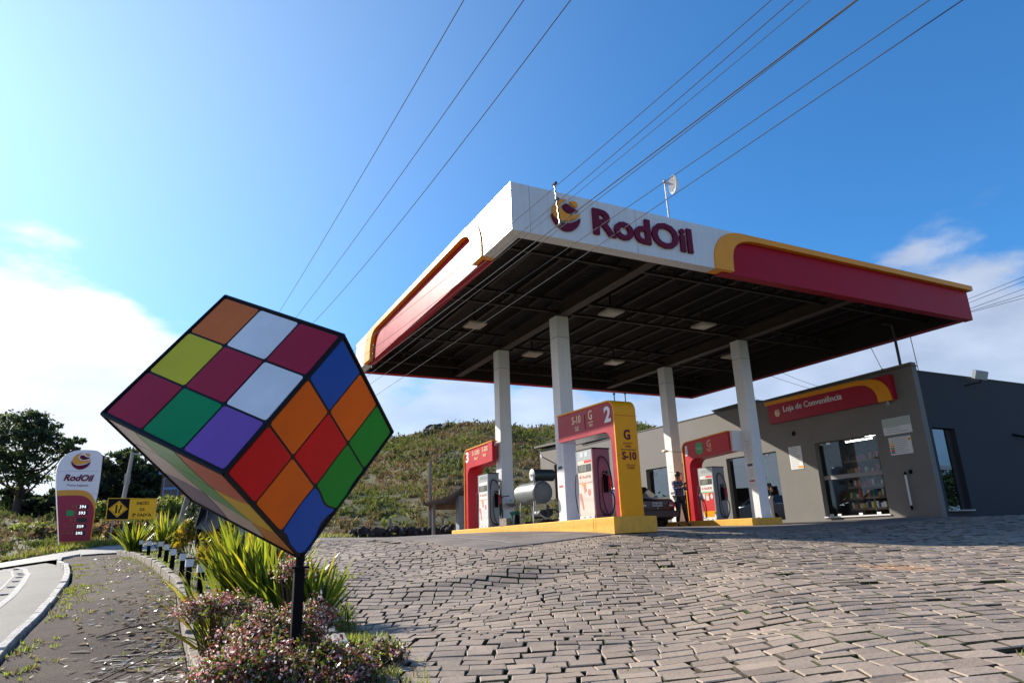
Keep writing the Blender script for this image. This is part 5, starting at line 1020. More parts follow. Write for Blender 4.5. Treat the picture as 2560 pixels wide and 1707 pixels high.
# bright green and dry scrub behind the totem and signs
SCR_ = [LEAF('scrub_bright', (.11, .15, .03), (.30, .36, .06), .5), LEAF('scrub_olive', (.09, .10, .035), (.2, .2, .06), .45), LEAF('scrub_dry', (.22, .15, .08), (.3, .2, .1), .4), LEAF('scrub_red', (.16, .07, .04), (.25, .1, .06), .4), LEAF('scrub_dark', (.035, .05, .018), None, .25)]
def shrub(name, px_, py_, d0, w_px, h_px, label, mix, n, leaf, group=None, z_up=.6):
    q = at(px_, py_, d0); zb = g(q[0], q[1]); rx = w_px*d0/FPX/2; rz = h_px*d0/FPX/2; e = E(name, (q[0], q[1], zb), label, 'shrub', group); m = MB()
    nc = max(6, n//22); cc_ = rng.normal(size=(nc, 3)); cc_ /= np.linalg.norm(cc_, axis=1)[:, None]; cc_ *= rng.uniform(.3, 1, (nc, 1))**.6; cc_ = cc_*np.array([rx, rx*.8, rz])+np.array([q[0], q[1], max(q[2], zb+rz*.8)])
    idx = rng.integers(0, nc, n); P = cc_[idx]+rng.normal(size=(n, 3))*np.array([rx, rx, rz])*.14; P[:, 2] = np.maximum(P[:, 2], zb); tone = rng.choice(mix, nc); leafcloud(m, P, z_up, leaf, tone[idx], asp=2.0); m.build('foliage', SCR_, e)
    m = MB()
    for k in range(5): m.tube([(q[0], q[1], zb-.1), tuple(cc_[k])], [.02, .008], 4)
    m.build('stems', MATS['bark'], e); return e
SG = 'scrub bushes along the left verge'
for (px_, py_, d0, wp, hp, lb, mix) in ((15, 1345, 36, 90, 42, 'olive scrub bush at the far left edge of the verge', (0, 1, 1, 2)), (75, 1335, 36, 100, 55, 'bright green scrub bush left of the totem', (0, 0, 1)), (115, 1345, 34, 80, 50, 'dry olive scrub bush touching the left side of the totem', (1, 2, 2)), (245, 1300, 38, 70, 85, 'bright green bush between the totem and the yellow road sign', (0, 0, 1)),
        (262, 1335, 31, 80, 55, 'dry brownish bush under the yellow road sign', (1, 2, 3)), (300, 1345, 29, 70, 50, 'reddish dry bush under the yellow road sign, right of its post', (2, 3, 1)), (410, 1290, 40, 120, 90, 'large bright green bush right of the yellow road sign', (0, 0, 1, 4)), (470, 1285, 42, 110, 90, 'bright bush behind the wooden pole', (0, 1, 1)), (350, 1330, 30, 80, 60, 'olive bush right below the yellow road sign', (0, 1, 2)),
        (540, 1300, 34, 110, 70, 'olive bush behind the dark panel', (1, 1, 4)), (620, 1300, 36, 130, 70, 'green bush behind the concrete post', (0, 1, 4)), (575, 1310, 17, 26, 44, 'small rusty dead bush beside the concrete post', (3, 3, 2)), (700, 1310, 38, 130, 60, 'olive bush behind the lowest corner of the puzzle cube', (0, 1, 4)), (800, 1320, 36, 90, 40, 'bright low bush right of the puzzle cube at the hill foot', (0, 0, 1)), (870, 1325, 37, 60, 34, 'bright low bush left of the stone wall', (0, 0, 1)),
        (1010, 1300, 40, 50, 34, 'dark green bush above the stone wall', (4, 0)), (930, 1290, 42, 60, 40, 'bright bush above the left end of the stone wall', (0, 1)), (1035, 1215, 60, 26, 20, 'dark green bush halfway up the hill', (4, 0))):
    shrub('scrub_bush', px_, py_, d0, wp, hp, lb, mix, int(700+wp*hp*.16), .11*d0/35+.02, SG)
# utility pole with transformer box
def pole_px(pb, pt, d0, r0): A = at(*pt, d0); return A, g(A[0], A[1])
A, z0_ = pole_px(None, (332, 1130), 31, .12); e = E('utility_pole', (A[0], A[1], z0_), 'concrete utility pole with a metal box, behind the yellow road sign', 'utility pole')
m = MB(); m.tube([(A[0]-.25, A[1], z0_-.3), (A[0], A[1], A[2])], [.12, .075], 8); m.build('pole_shaft', CONC, e)
q = at(318, 1197, 30.7); m = MB(); m.box((q[0]-.12, q[1]-.1, q[2]-.24), (q[0]+.12, q[1]+.12, q[2]+.24)); m.build('meter_box', GREYM, e)
m = MB(); m.box((A[0]-.02, A[1]-.03, A[2]-.12), (A[0]+.7, A[1]+.03, A[2]-.05)); m.tube([(A[0]+.65, A[1], A[2]-.05), (A[0]+.65, A[1], A[2]+.08)], .04, 8); m.build('cross_arm', CONCP, e)
q = at(462, 1262, 23); z0_ = g(q[0], q[1]); post('wooden_pole', (q[0]-.25, q[1], z0_), 2.6, .11, MATS['grey_post_wood'], 'grey leaning wooden pole behind the far flax plants', 'pole', (.45, 0))
q = at(483, 1262, 22); z0_ = g(q[0], q[1]); e = E('creeper_post', (q[0], q[1], z0_), 'thin dark post overgrown with creeper left of the dark panel', 'post'); m = MB(); m.tube([(q[0]-.1, q[1], z0_-.2), (q[0]+.1, q[1], z0_+2.3)], .04, 6); m.build('post_shaft', BLACK, e); m = MB(); P = np.array([q[0], q[1], z0_+1.0])+rng.normal(size=(500, 3))*np.array([.09, .09, .6]); P[:, 0] += (P[:, 2]-z0_-1.1)*.08; leafcloud(m, P, 0, .07, 0); m.build('creeper', [SCR_[4]], e)
# blue-windowed brick house far left
e = E('brick_house', at(432, 1290, 48)*np.array([1, 1, 0])+Z*.8, 'brick house with blue window frames showing under the puzzle cube', 'house')
def vq(px, py, d0): return at(px, py, d0)
hb = at(400, 1240, 48); hx = (RR-Z*RR[2]); hx /= np.linalg.norm(hx); hy = np.cross(Z, hx); hy = hy if hy@_d > 0 else -hy; sc_ = 48/FPX
def hbox(m, x0, x1, y0, y1, dp0, dp1, mi=0):
    c = hb+hx*((x0+x1)/2-400)*sc_+Z*(1240-(y0+y1)/2)*sc_+hy*(dp0+dp1)/2; m.obox(c, hx*(x1-x0)/2*sc_, hy*(dp1-dp0)/2, Z*(y1-y0)/2*sc_, mi)
m = MB(); hbox(m, 400, 560, 1185, 1310, 0, 4); m.build('brick_wall', M('brick_wall', (.2, .1, .055), .85, var=.45, vs=14, bump=.4), e)
m = MB(); hbox(m, 396, 566, 1178, 1187, -.3, 4.3); m.build('roof_slab', M('blue_trim', (.1, .28, .6), .5), e)
for (x0, x1) in ((406, 446), (470, 510)):
    m = MB(); hbox(m, x0, x1, 1195, 1240, -.06, -.01); fr = m.build('window_frame', MATS['blue_trim'], e)
    for (c0, c1, r0, r1) in ((x0+3, x1-12, 1198, 1219), (x1-10, x1-3, 1198, 1219), (x0+3, x0+20, 1224, 1239), (x0+22, x1-3, 1224, 1239)): m = MB(); hbox(m, c0, c1, r0, r1, -.075, -.062); m.build('pane', M('night_pane', (.02, .03, .05), .15), fr)
# ================================================================== price totem
TD = 28.0; tb = at(186, 1361, TD); tb[2] = g(tb[0], tb[1])
tdir = tb-CAM; tdir[2] = 0; tdir /= np.linalg.norm(tdir); tx_ = np.cross(tdir, Z); tx_ /= np.linalg.norm(tx_)      # tx_ to the right
rot = math.radians(7); tx_ = tx_*math.cos(rot)+tdir*math.sin(rot); tn = np.cross(Z, tx_); tn = tn if tn@tdir > 0 else -tn      # tn away from the viewer
def tp(px, py):
    """point of the totem's front face seen at a pixel, as (across, up)"""
    r = ray(px, py); t = ((tb-CAM)@tn)/(r@tn); p = CAM+r*t-tb; return (float(p@tx_), float(p[2]))
def r1(x, y): return (120+x/5.6, 1100+y/5.6)
T = lambda L: [tp(*r1(*q)) for q in L]
e = E('price_totem', tb, 'tall curved white and maroon fuel price totem at the roadside on the left', 'totem sign')
sh = T([(157, 1465), (118, 700), (113, 560), (120, 440), (150, 330), (200, 250), (270, 190), (350, 155), (450, 138), (560, 136), (660, 142), (715, 160), (750, 190), (765, 230), (735, 520), (700, 740), (668, 880), (650, 1080), (585, 1452)])
SHP = curve_pts(sh[:14], 3)+sh[14:]
TWH = M('totem_white', (.86, .87, .92), .4, var=.04, vs=2); O_ = tb
m = MB(); m.prism(SHP[::-1], O_, tx_, Z, tn, .34, 0); m.build('white_body', TWH, e)
m = MB(); am = T([(125, 703), (300, 695), (440, 697), (540, 715), (610, 770), (650, 840), (667, 890), (652, 1080), (588, 1448), (158, 1465)]); m.prism(curve_pts(am[:7], 3)[::1][:-1]+am[6:], O_-tn*.0, tx_, Z, -tn, .02, 0); m.build('amber_band', M('totem_amber', (.78, .36, .04), .45), e)
ma = T([(127, 780), (300, 772), (440, 774), (530, 795), (595, 850), (630, 920), (640, 980), (632, 1080), (580, 1405), (152, 1418)]); m = MB(); m.prism(curve_pts(ma[:7], 3)[:-1]+ma[6:], O_-tn*.02, tx_, Z, -tn, .015, 0); m.build('maroon_panel', M('totem_maroon', (.36, .02, .06), .5, var=.08, vs=2), e)
c0 = tp(*r1(466, 298)); c1 = tp(*r1(606, 298)); c2 = tp(*r1(466, 175))
logo(O_+tx_*c0[0]+Z*c0[1]-tn*.0, tx_, Z, -tn, c1[0]-c0[0], (c2[1]-c0[1])*1.08, [M('totem_amber', 0), MARL], e, .03)
def ttext(s, x0, y0, x1, y1, mat, bold=0., shear=0., th=.012, off=.0):
    p, q = tp(*r1(x0, y1)), tp(*r1(x1, y0)); return text(s, O_+tx_*p[0]+Z*p[1]-tn*off, tx_, Z, -tn, q[0]-p[0], q[1]-p[1], mat, e, bold=bold, shear=shear, th=th)
ttext('RodOil', 213, 485, 650, 568, MARL, .03, .28, .03); ttext('Posto Lajeado', 265, 618, 568, 650, M('mauve_lettering', (.16, .08, .2), .5), .006)
TG = M('dim_gold_lettering', (.36, .13, .06), .6); LED = M('led_digits', (.95, .97, 1.), .5, emit=.9); DSP = M('price_display', (.01, .012, .03), .3)
def tbox(x0, y0, x1, y1, mat, name, off, th=.01):
    m = MB(); m.prism(T([(x0, y1), (x1, y1), (x1, y0), (x0, y0)]), O_-tn*off, tx_, Z, -tn, th); return m.build(name, mat, e)
for (s, gx0, gx1, yy0, dx0, dx1, pr, pa, pb) in (('G', 328, 380, 903, 425, 568, '394', 438, 532), (None, 255, 358, 990, 410, 553, '593', 425, 520), ('E', 303, 350, 1088, 402, 543, None, 0, 0), ('S-10', 230, 332, 1178, 385, 530, '559', 397, 495), ('S-500', 195, 320, 1272, 368, 517, '595', 383, 480)):
    tbox(dx0, yy0-2, dx1, yy0+58, DSP, 'price_display', .035)
    if pr: ttext(pr.replace(',', '.'), pa, yy0+8, pb, yy0+48, LED, .0, .0, .004, .046)
    if s: ttext(s, gx0, yy0+6, gx1, yy0+46, TG, .006, 0, .008, .036)
    else: tbox(gx0, yy0-8, gx1, yy0+68, M('green_badge', 0), 'green_badge', .036)
    tbox(dx0-34, yy0, dx0-20, yy0+48, TG, 'unit_mark', .036, .004)
for k, yl in enumerate((974, 1070, 1163, 1255)): tbox(205-k*12, yl-2, 572-k*14, yl+2, TG, 'divider_line', .036, .004)
tbox(135, 433, 733, 436, GREYM, 'panel_seam', .001, .004); tbox(560, 744, 690, 747, GREYM, 'panel_seam', .001, .004)
m = MB(); m.prism(T([(185, 1490), (560, 1480), (560, 1450), (185, 1465)]), O_+tn*.05, tx_, Z, tn, .2); m.build('base', M('rust_base', (.16, .06, .03), .8), e)
# yellow road sign
RD = 27.0; sb = at(325, 1360, RD); sb[2] = g(sb[0], sb[1]); sdir = sb-CAM; sdir[2] = 0; sdir /= np.linalg.norm(sdir); sx_ = np.cross(sdir, Z); sx_ /= np.linalg.norm(sx_); sn = np.cross(Z, sx_); sn = sn if sn@sdir > 0 else -sn
def sp_(px, py): r = ray(px, py); t = ((sb-CAM)@sn)/(r@sn); p = CAM+r*t-sb; return (float(p@sx_), float(p[2]))
SSS = lambda L: [sp_(*r1(*q)) for q in L]
e = E('road_sign', sb, 'yellow and black road sign reading inicío da 3ª faixa on two thin posts', 'road sign'); SY = M('sign_yellow', (.95, .50, .0), .5, var=.04); SK = M('sign_black', (.008, .008, .01), .7, spec=.15)
q4 = SSS([(800, 1118), (1500, 1112), (1528, 815), (840, 808)]); m = MB(); m.prism(q4, sb, sx_, Z, -sn, .03); m.build('sign_plate', SY, e)
def sq(L, mat, name, off): m = MB(); m.prism(SSS(L), sb-sn*off, sx_, Z, -sn, .004); return m.build(name, mat, e)
sq([(815, 1108), (1118, 1106), (1150, 818), (850, 818)], SK, 'black_field', .0305)
sq([(965, 1082), (1115, 962), (998, 846), (845, 962)], SY, 'yellow_diamond', .035)
def slines(L, wd, name, off):
    P = SSS(L); m = MB()
    for i in range(len(P)-1):
        p, q = np.array(P[i]), np.array(P[i+1]); t = (q-p)/np.linalg.norm(q-p); n2_ = np.array([-t[1], t[0]])*wd/2; p = p-t*wd*.3; q = q+t*wd*.3; m.prism([tuple(p-n2_), tuple(q-n2_), tuple(q+n2_), tuple(p+n2_)][::-1] if False else [tuple(p-n2_), tuple(q-n2_), tuple(q+n2_), tuple(p+n2_)], sb-sn*off, sx_, Z, -sn, .004)
    return m.build(name, SK, e)
dd_ = [(868, 962), (998, 862), (1098, 962), (967, 1066), (868, 962)]; slines(dd_, .012, 'diamond_outline', .0395)
slines([(950, 1015), (962, 912)], .06, 'lane_mark', .0395); slines([(990, 1015), (1000, 975), (1018, 955), (1024, 912)], .05, 'lane_mark', .0395)
slines([(1160, 828), (1515, 825)], .008, 'border_line', .0305); slines([(1488, 1103), (1140, 1105)], .008, 'border_line', .0305)
def stext(s, x0, y0, x1, y1, bold=.022): p, q = sp_(*r1(x0, y1)), sp_(*r1(x1, y0)); return text(s, sb+sx_*p[0]+Z*p[1]-sn*.0305, sx_, Z, -sn, q[0]-p[0], q[1]-p[1], SK, e, th=.004, bold=bold)
stext('INICÍO', 1240, 848, 1420, 905); stext('DA', 1283, 945, 1358, 988); stext('3ª FAIXA', 1172, 1022, 1450, 1070)
for xx in ((905, 1118), (1068, 1115)):
    p = sp_(*r1(*xx)); m = MB(); o_ = sb+sx_*p[0]+sn*.03; m.tube([o_+Z*(p[1]+.6), o_-Z*.2], .035, 6); m.build('post', GREYM, e)
# ================================================================== garden
def blade(m, base, az, L_, w_, lean, curve_, mi=0, n=7, twist=0.):
    """one sword leaf: folded strip rising and arching over"""
    d_ = np.array([math.cos(az), math.sin(az), 0]); s_ = np.array([-math.sin(az), math.cos(az), 0]); p = np.array(base, float); V = []; a = lean
    for i in range(n+1):
        t = i/n; wd = w_*(.55+1.1*t-1.65*t*t*t)*(1 if t < 1 else 0)+.0015; sd_ = s_*math.cos(twist*t)+np.array([0, 0, 1])*math.sin(twist*t); up = np.array([-d_[0]*math.sin(a)*0-d_[0]*math.cos(a)*0, 0, 0])
        fold = (np.cross(s_, d_*math.sin(a)+Z*math.cos(a)))*wd*.35
        V += [p-sd_*wd+fold, p, p+sd_*wd+fold]; p = p+(d_*math.sin(a)+Z*math.cos(a))*L_/n; a += curve_/n
    m.add(V, [f for i in range(n) for f in ((3*i, 3*i+1, 3*i+4, 3*i+3), (3*i+1, 3*i+2, 3*i+5, 3*i+4))], mi)
FLX = [LEAF('flax_green', (.075, .11, .015), (.34, .40, .03), .5, .3, .3), LEAF('flax_yellow_edge', (.26, .23, .02), (.62, .50, .03), .5, .3, .3), LEAF('flax_dark', (.03, .05, .012), (.10, .16, .02), .3, .3, .3), LEAF('flax_orange', (.32, .15, .02), (.6, .3, .03), .5)]
def flax(x, y, n, L_, w_, label, spread=.55, azr=None, seed=0, group='flax plants along the garden bed', lz=0.):
    r = random.Random(seed); z0_ = g(x, y)+.03+lz; e = E('flax_plant', (x, y, z0_), label, 'plant', group); m = MB()
    for k in range(n):
        az = r.uniform(0, 2*math.pi) if azr is None else r.uniform(*azr); q = r.random(); ln = L_*r.uniform(.6, 1.08); le = abs(r.gauss(.12, .2))+spread*q*.55; rad = r.uniform(0, .12)*(L_/1.0)
        blade(m, (x+rad*math.cos(az)+r.uniform(-.05, .05), y+rad*math.sin(az)+r.uniform(-.05, .05), z0_-.03), az, ln, w_*r.uniform(.7, 1.2), le, r.uniform(.05, .5)*(1+spread), r.choice([0, 0, 0, 0, 0, 1, 2, 2, 3 if r.random() < .12 else 0]), twist=r.uniform(-.5, .5))
    m.build('leaves', FLX, e); return e
def gp(px, py, d): q = at(px, py, d); return q[0], q[1]
flax(*gp(582, 1500, 8.6), 70, 1.10, .036, 'large flax plant under the puzzle cube, leftmost of the tall clump', .38, seed=3)
flax(*gp(625, 1500, 8.3), 85, 1.22, .038, 'tallest flax plant with green blades under the puzzle cube', .34, seed=1)
flax(*gp(672, 1492, 8.0), 80, 1.08, .036, 'flax plant of the tall clump just left of the black post', .34, seed=2)
flax(*gp(722, 1482, 7.8), 60, .92, .034, 'flax plant directly behind the black post', .4, seed=14)
flax(*gp(790, 1480, 7.6), 40, .82, .03, 'smaller flax plant right of the black post at the cobbles', .5, seed=4)
flax(*gp(335, 1378, 20.4), 90, 1.12, .030, 'far flax plant at the end of the bed, left one of the pair', .6, seed=5)
flax(*gp(412, 1375, 20.2), 85, 1.3, .030, 'far flax plant at the end of the bed, right one of the pair', .45, seed=6)
flax(*gp(560, 1640, 6.4), 46, .95, .026, 'low flax plant leaning over the footpath edging among the flowers', .9, azr=(1.9, 4.2), seed=7)
flax(*gp(860, 1500, 7.6)[:2], 6, .3, .012, 'tiny flax tuft at the edge of the cobbles', .8, seed=8)
PAL = [LEAF('pale_tuft', (.32, .31, .24), (.5, .5, .38), .4)]
for (q, lb) in ((gp(478, 1412, 12.4), 'pale variegated grass tuft behind the bollard lights, left one'), (gp(495, 1400, 13.4), 'pale variegated grass tuft behind the bollard lights, right one')):
    e = E('grass_tuft', (*q, g(*q)), lb, 'plant'); m = MB(); r = random.Random(5)
    for k in range(60): blade(m, (q[0]+r.uniform(-.06, .06), q[1]+r.uniform(-.06, .06), g(*q)), r.uniform(0, 6.28), r.uniform(.35, .55), .010, abs(r.gauss(.5, .3)), .6)
    m.build('leaves', PAL, e)
# golden conifers
GOLD = [LEAF('gold_foliage', (.34, .22, .012), (.62, .42, .02), .45), LEAF('gold_green_foliage', (.13, .14, .012), (.32, .32, .03), .45), LEAF('gold_dark', (.05, .055, .01), None, .2)]
def conifer(px, py, d0, w_, h_, label, n=2600):
    x, y = gp(px, py, d0); z0_ = g(x, y); e = E('golden_shrub', (x, y, z0_), label, 'shrub', 'golden shrubs in the garden bed'); m = MB(); m.tube([(x, y, z0_-.1), (x, y, z0_+h_*.7)], [.03, .01], 6); m.build('stem', MATS['bark'], e); m = MB()
    nc = 90; th_ = rng.uniform(0, 2*math.pi, nc); hh = rng.uniform(.08, 1, nc); rr_ = w_/2*np.sqrt(np.clip(1-((hh-.42)/.62)**2, .03, 1))*rng.uniform(.6, 1, nc); cc_ = np.stack([x+rr_*np.cos(th_), y+rr_*np.sin(th_), z0_+hh*h_], 1)
    idx = rng.integers(0, nc, n); P = cc_[idx]+rng.normal(size=(n, 3))*np.array([.035, .035, .05])*w_*1.3; tone = rng.choice([0, 0, 1, 1, 2], nc); leafcloud(m, P, 1.2, .035*max(1, d0/12), tone[idx], asp=2.6); m.build('foliage', GOLD, e)
conifer(478, 1385, 15.5, .85, .78, 'golden shrub behind the bollard lights, farthest one'); conifer(548, 1405, 12.8, .8, .75, 'golden shrub just left of the tall flax clump'); conifer(522, 1440, 11.0, .5, .55, 'small golden shrub nearest the bollard lights', 1700); conifer(575, 1470, 10.2, .45, .5, 'small golden shrub inside the flax clump', 1500); conifer(432, 1378, 19.0, .5, .5, 'small golden shrub between the two far flax plants', 900)
# bollard lights
bx_, by_ = gp(350, 1387.6, 19.5); be = None
BOL = [(350, 1387, 19.6), (369, 1396, 16.6), (398, 1401, 15.4), (413, 1413, 13.7), (428, 1432, 12.1), (452, 1450, 10.9), (467, 1470, 9.9), (497, 1488, 9.2)]
ORD = ['farthest from the camera', 'second farthest', 'third farthest, slightly taller', 'fourth farthest', 'fourth nearest', 'third nearest', 'second nearest with the biggest head', 'nearest, half hidden by flax leaves']
for k, (px_, py_, d0) in enumerate(BOL):
    x, y = gp(px_, py_, d0); z0_ = g(x, y)+.03
    if be is None:
        be = E('bollard_light', (x, y, z0_)); m = MB(); m.box((x-.038, y-.038, z0_-.1), (x+.038, y+.038, z0_+.28)); m.build('stand', BLACK, be)
        m = MB(); m.box((x-.052, y-.052, z0_+.28), (x+.052, y+.052, z0_+.395)); m.build('frosted_head', M('frosted_head', (.72, .76, .80), .25), be); m = MB(); m.box((x-.064, y-.064, z0_+.395), (x+.064, y+.064, z0_+.41)); m.box((x-.055, y-.055, z0_+.41), (x+.055, y+.055, z0_+.412), 1); m.build('solar_cap', [BLACK, M('solar_cell', (.02, .03, .08), .15)], be); o = be
    else: o = copy_tree(be); o.location = (x, y, z0_)
    o.rotation_euler.z = random.uniform(-.25, .25); tag(o, 'black garden light with white square head, '+ORD[k], 'garden light', 'garden lights along the flower bed')
x, y = gp(618, 1690, 4.6); z0_ = g(x, y); e = E('globe_light', (x, y, z0_), 'grey round-headed garden light hidden among the pink flowers', 'garden light'); m = MB(); m.tube([(x, y, z0_-.1), (x, y, z0_+.28)], .022, 8); m.build('stand', BLACK, e)
m = MB(); m.tube([(x, y, z0_+.27), (x, y, z0_+.29), (x, y, z0_+.36), (x, y, z0_+.38)], [.03, .05, .058, .05], 14); m.build('glass_head', M('dull_glass', (.3, .32, .34), .15), e, smooth=40); m = MB(); m.tube([(x, y, z0_+.38), (x, y, z0_+.405)], [.058, .035], 14); m.build('cap', BLACK, e)
# dark panel sculpture, concrete post
q = at(535, 1300, 13.0); e = E('tilted_signboard', (q[0], q[1], g(q[0], q[1])), 'dark angular panel tilted on a thin post behind the flax plants', 'panel')
def pa(px, py, d): return at(px, py, d)
m = MB(); F0 = [pa(503, 1261, 13), pa(487, 1319, 13), pa(533, 1330, 12.6), pa(575, 1290, 12.6), pa(600, 1262, 13), pa(540, 1235, 13.2)]; th_ = _d*.25; m.add(F0+[p+th_ for p in F0], [(0, 1, 2, 3, 4, 5), (11, 10, 9, 8, 7, 6)]+[(i, 6+i, 6+(i+1) % 6, (i+1) % 6) for i in range(6)]); m.build('panel_body', M('charcoal_panel', (.012, .014, .018), .5), e)
m = MB(); A = pa(522, 1262, 12.9); B = pa(508, 1335, 12.9); m.tube([A, B], .008, 5); m.tube([pa(503, 1262, 12.95), pa(487, 1319, 12.95)], .01, 5); m.build('edge_cable', GREYM, e)
x, y = q[0]-.12, q[1]; m = MB(); q2 = pa(497, 1328, 13.0); m.tube([(q2[0], q2[1], g(q2[0], q2[1])-.1), tuple(q2+Z*.15)], .05, 8); m.build('post_shaft', BLACK, e)
q = at(599, 1345, 14.5); e = E('concrete_post', (q[0], q[1], q[2]), 'short square grey concrete post behind the flax plants', 'post'); m = MB(); z1_ = at(599, 1312, 14.5)[2]; m.box((q[0]-.08, q[1]-.08, g(q[0], q[1])-.1), (q[0]+.08, q[1]+.08, z1_+.25)); m.build('post_shaft', CONCP, e)
# flowering bushes in front
FLW = [LEAF('glossy_leaf', (.07, .10, .02), (.22, .28, .03), .4, .4, .3), LEAF('bronze_leaf', (.10, .035, .02), (.2, .06, .03), .3, .4, .25), LEAF('pink_flower', (.62, .24, .25), (.75, .32, .32), .4, .3), LEAF('white_flower', (.86, .76, .75), (.9, .8, .78), .4, .2), LEAF('dark_leaf', (.025, .036, .014), None, .2), LEAF('red_calyx', (.30, .06, .05), (.4, .1, .07), .3)]
TWIG = M('twig_brown', (.09, .045, .03), .8)
def flower_bush(c_, R_, n, label, nfl=.5, twigs=46):
    c_ = np.array(c_, float); zb = g(c_[0], c_[1]); e = E('flowering_bush', (c_[0], c_[1], zb), label, 'flowering bush', 'pink and white flowering bushes'); R_ = np.array(R_); m = MB(); nc = max(40, n//26)
    u_ = rng.normal(size=(nc, 3)); u_ /= np.linalg.norm(u_, axis=1)[:, None]; u_[:, 2] = np.abs(u_[:, 2])*1.0-.25; C_ = c_+u_*(rng.uniform(.3, 1.05, (nc, 1))**.6)*R_; C_[:, 2] = np.maximum(C_[:, 2], zb+.03)
    out_ = rng.random(nc) < .22; C_[out_] = c_+(C_[out_]-c_)*rng.uniform(1.1, 1.5, (int(out_.sum()), 1)); C_[:, 2] = np.maximum(C_[:, 2], zb+.03)
    idx = rng.integers(0, nc, n); P = C_[idx]+rng.normal(size=(n, 3))*.03; typ = rng.random(nc) < nfl; r_ = rng.random(n); fl = typ[idx]
    mi = np.where(fl, np.where(r_ < .30, 3, np.where(r_ < .58, 2, np.where(r_ < .8, 5, np.where(r_ < .9, 1, 0)))), np.where(r_ < .58, 0, np.where(r_ < .70, 1, np.where(r_ < .93, 4, 2))))
    leafcloud(m, P, .35, np.where((mi == 3) | (mi == 2) | (mi == 5), .0165, .022), mi, asp=1.5); m.build('leaves_and_flowers', FLW, e)
    m = MB()
    for k in range(twigs):
        t_ = C_[rng.integers(0, nc)]; b0 = np.array([c_[0]+rng.normal()*.1*R_[0], c_[1]+rng.normal()*.1*R_[1], zb]); m.tube(curve_pts([tuple(b0), tuple((b0+t_)/2+Z*.08), tuple(t_)], 4), np.linspace(.006, .0015, 9), 4)
    m.build('twigs', TWIG, e)
def fb(px, py, d, R_, n, label, **k): c = at(px, py, d); flower_bush(c, R_, n, label, **k)
fb(695, 1590, 5.2, (.34, .32, .22), 8000, 'dense pink flowering bush around the foot of the black post', nfl=.6)
fb(545, 1522, 6.0, (.36, .26, .13), 4200, 'pink flowering branches reaching left over the flax leaves', nfl=.75)
fb(620, 1680, 4.3, (.34, .30, .20), 8500, 'pink and white flowering bush at the bottom edge, left one', nfl=.55)
fb(820, 1680, 4.5, (.34, .32, .18), 7500, 'pink and white flowering bush at the bottom edge, right one', nfl=.5)
fb(950, 1640, 5.0, (.2, .2, .10), 1700, 'low sprawling flowering sprig over the cobbles', nfl=.3)
fb(735, 1425, 6.0, (.14, .14, .12), 1000, 'small flowering sprigs in front of the flax, beside the post top', nfl=.8, twigs=14)
fb(780, 1545, 5.5, (.18, .2, .15), 2200, 'flowering sprigs right of the black post', nfl=.7)
# grass and weeds: garden floor, footpath edges, joints of the cobbles
GRS = [LEAF('grass_blade', (.12, .17, .02), (.30, .38, .04), .5, .4), LEAF('grass_dry', (.22, .17, .06), (.35, .26, .1), .4)]
def tuft(m, x, y, n, L_, w_, dry=.2, zoff=.0):
    z0_ = g(x, y)+zoff
    for k in range(n): blade(m, (x+random.gauss(0, .03), y+random.gauss(0, .03), z0_), random.uniform(0, 6.28), L_*random.uniform(.5, 1.2), w_, abs(random.gauss(.4, .35)), .5, 1 if random.random() < dry else 0, n=2)
m = MB()
for k in range(2200):
    y = random.uniform(-5.5, 14); x = random.uniform(gl_(y)+.05, gr(y)-.03); tuft(m, x, y, 4, .055 if y < 3 else .075, .005 if y < 5 else .009, .25, .04)
tag(m.build('garden_grass', GRS), kind='stuff')
m = MB()
for k in range(150):
    y = random.choice([-2.2, -1.4, .2, 1.1, 1.9, 2.4, 3.0, 5.2, 7.5, 9])+random.gauss(0, .25); x = kx(y)+.1+abs(random.gauss(0, .22)); tuft(m, x, y, 7, .05, .006, .4)
for k in range(150):
    y = random.uniform(-3, 12); x = gl_(y)-abs(random.gauss(0, .18))-.05; tuft(m, x, y, 5, .045, .005, .45)
for k in range(30):
    c_ = random.choice([(-6.35, 3.0), (-6.2, 5), (-6.6, 7.2), (-6.3, 1.8), (-6.9, 9.5)]); tuft(m, c_[0]+random.gauss(0, .22), c_[1]+random.gauss(0, .12), 6, .05, .006, .4)
tag(m.build('footpath_weeds', GRS), kind='stuff')
m = MB()
for k in range(560):
    if k < 300: y = random.uniform(-6.5, 1.5); x = gr(y)+.12+abs(random.gauss(0, .16))
    else: x = random.uniform(-3.8, 5); y = random.uniform(-8.5, .8)
    tuft(m, x, y, 9 if k < 300 else 5, .085 if k < 300 else .042, .005, .25 if k < 300 else .55, -.012+float(bumpf(x, y))*float(fade(y) if x > -.6 else 1))
tag(m.build('pavement_weeds', GRS), kind='stuff')
# verge grass: longer tufts along the far edges
m = MB()
for k in range(4200):
    x = random.uniform(-22, 5); y = random.uniform(20.9, 31)
    if random.random() < .25: y = 21.4+abs(random.gauss(0, .3))
    z0_ = g(x, y)
    for q in range(4): blade(m, (x+random.gauss(0, .1), y+random.gauss(0, .1), z0_-.03), random.uniform(0, 6.28), random.uniform(.10, .32), .02, abs(random.gauss(.35, .3)), .5, 1 if random.random() < .4 else 0, n=2)
tag(m.build('verge_grass', GRS), kind='stuff')
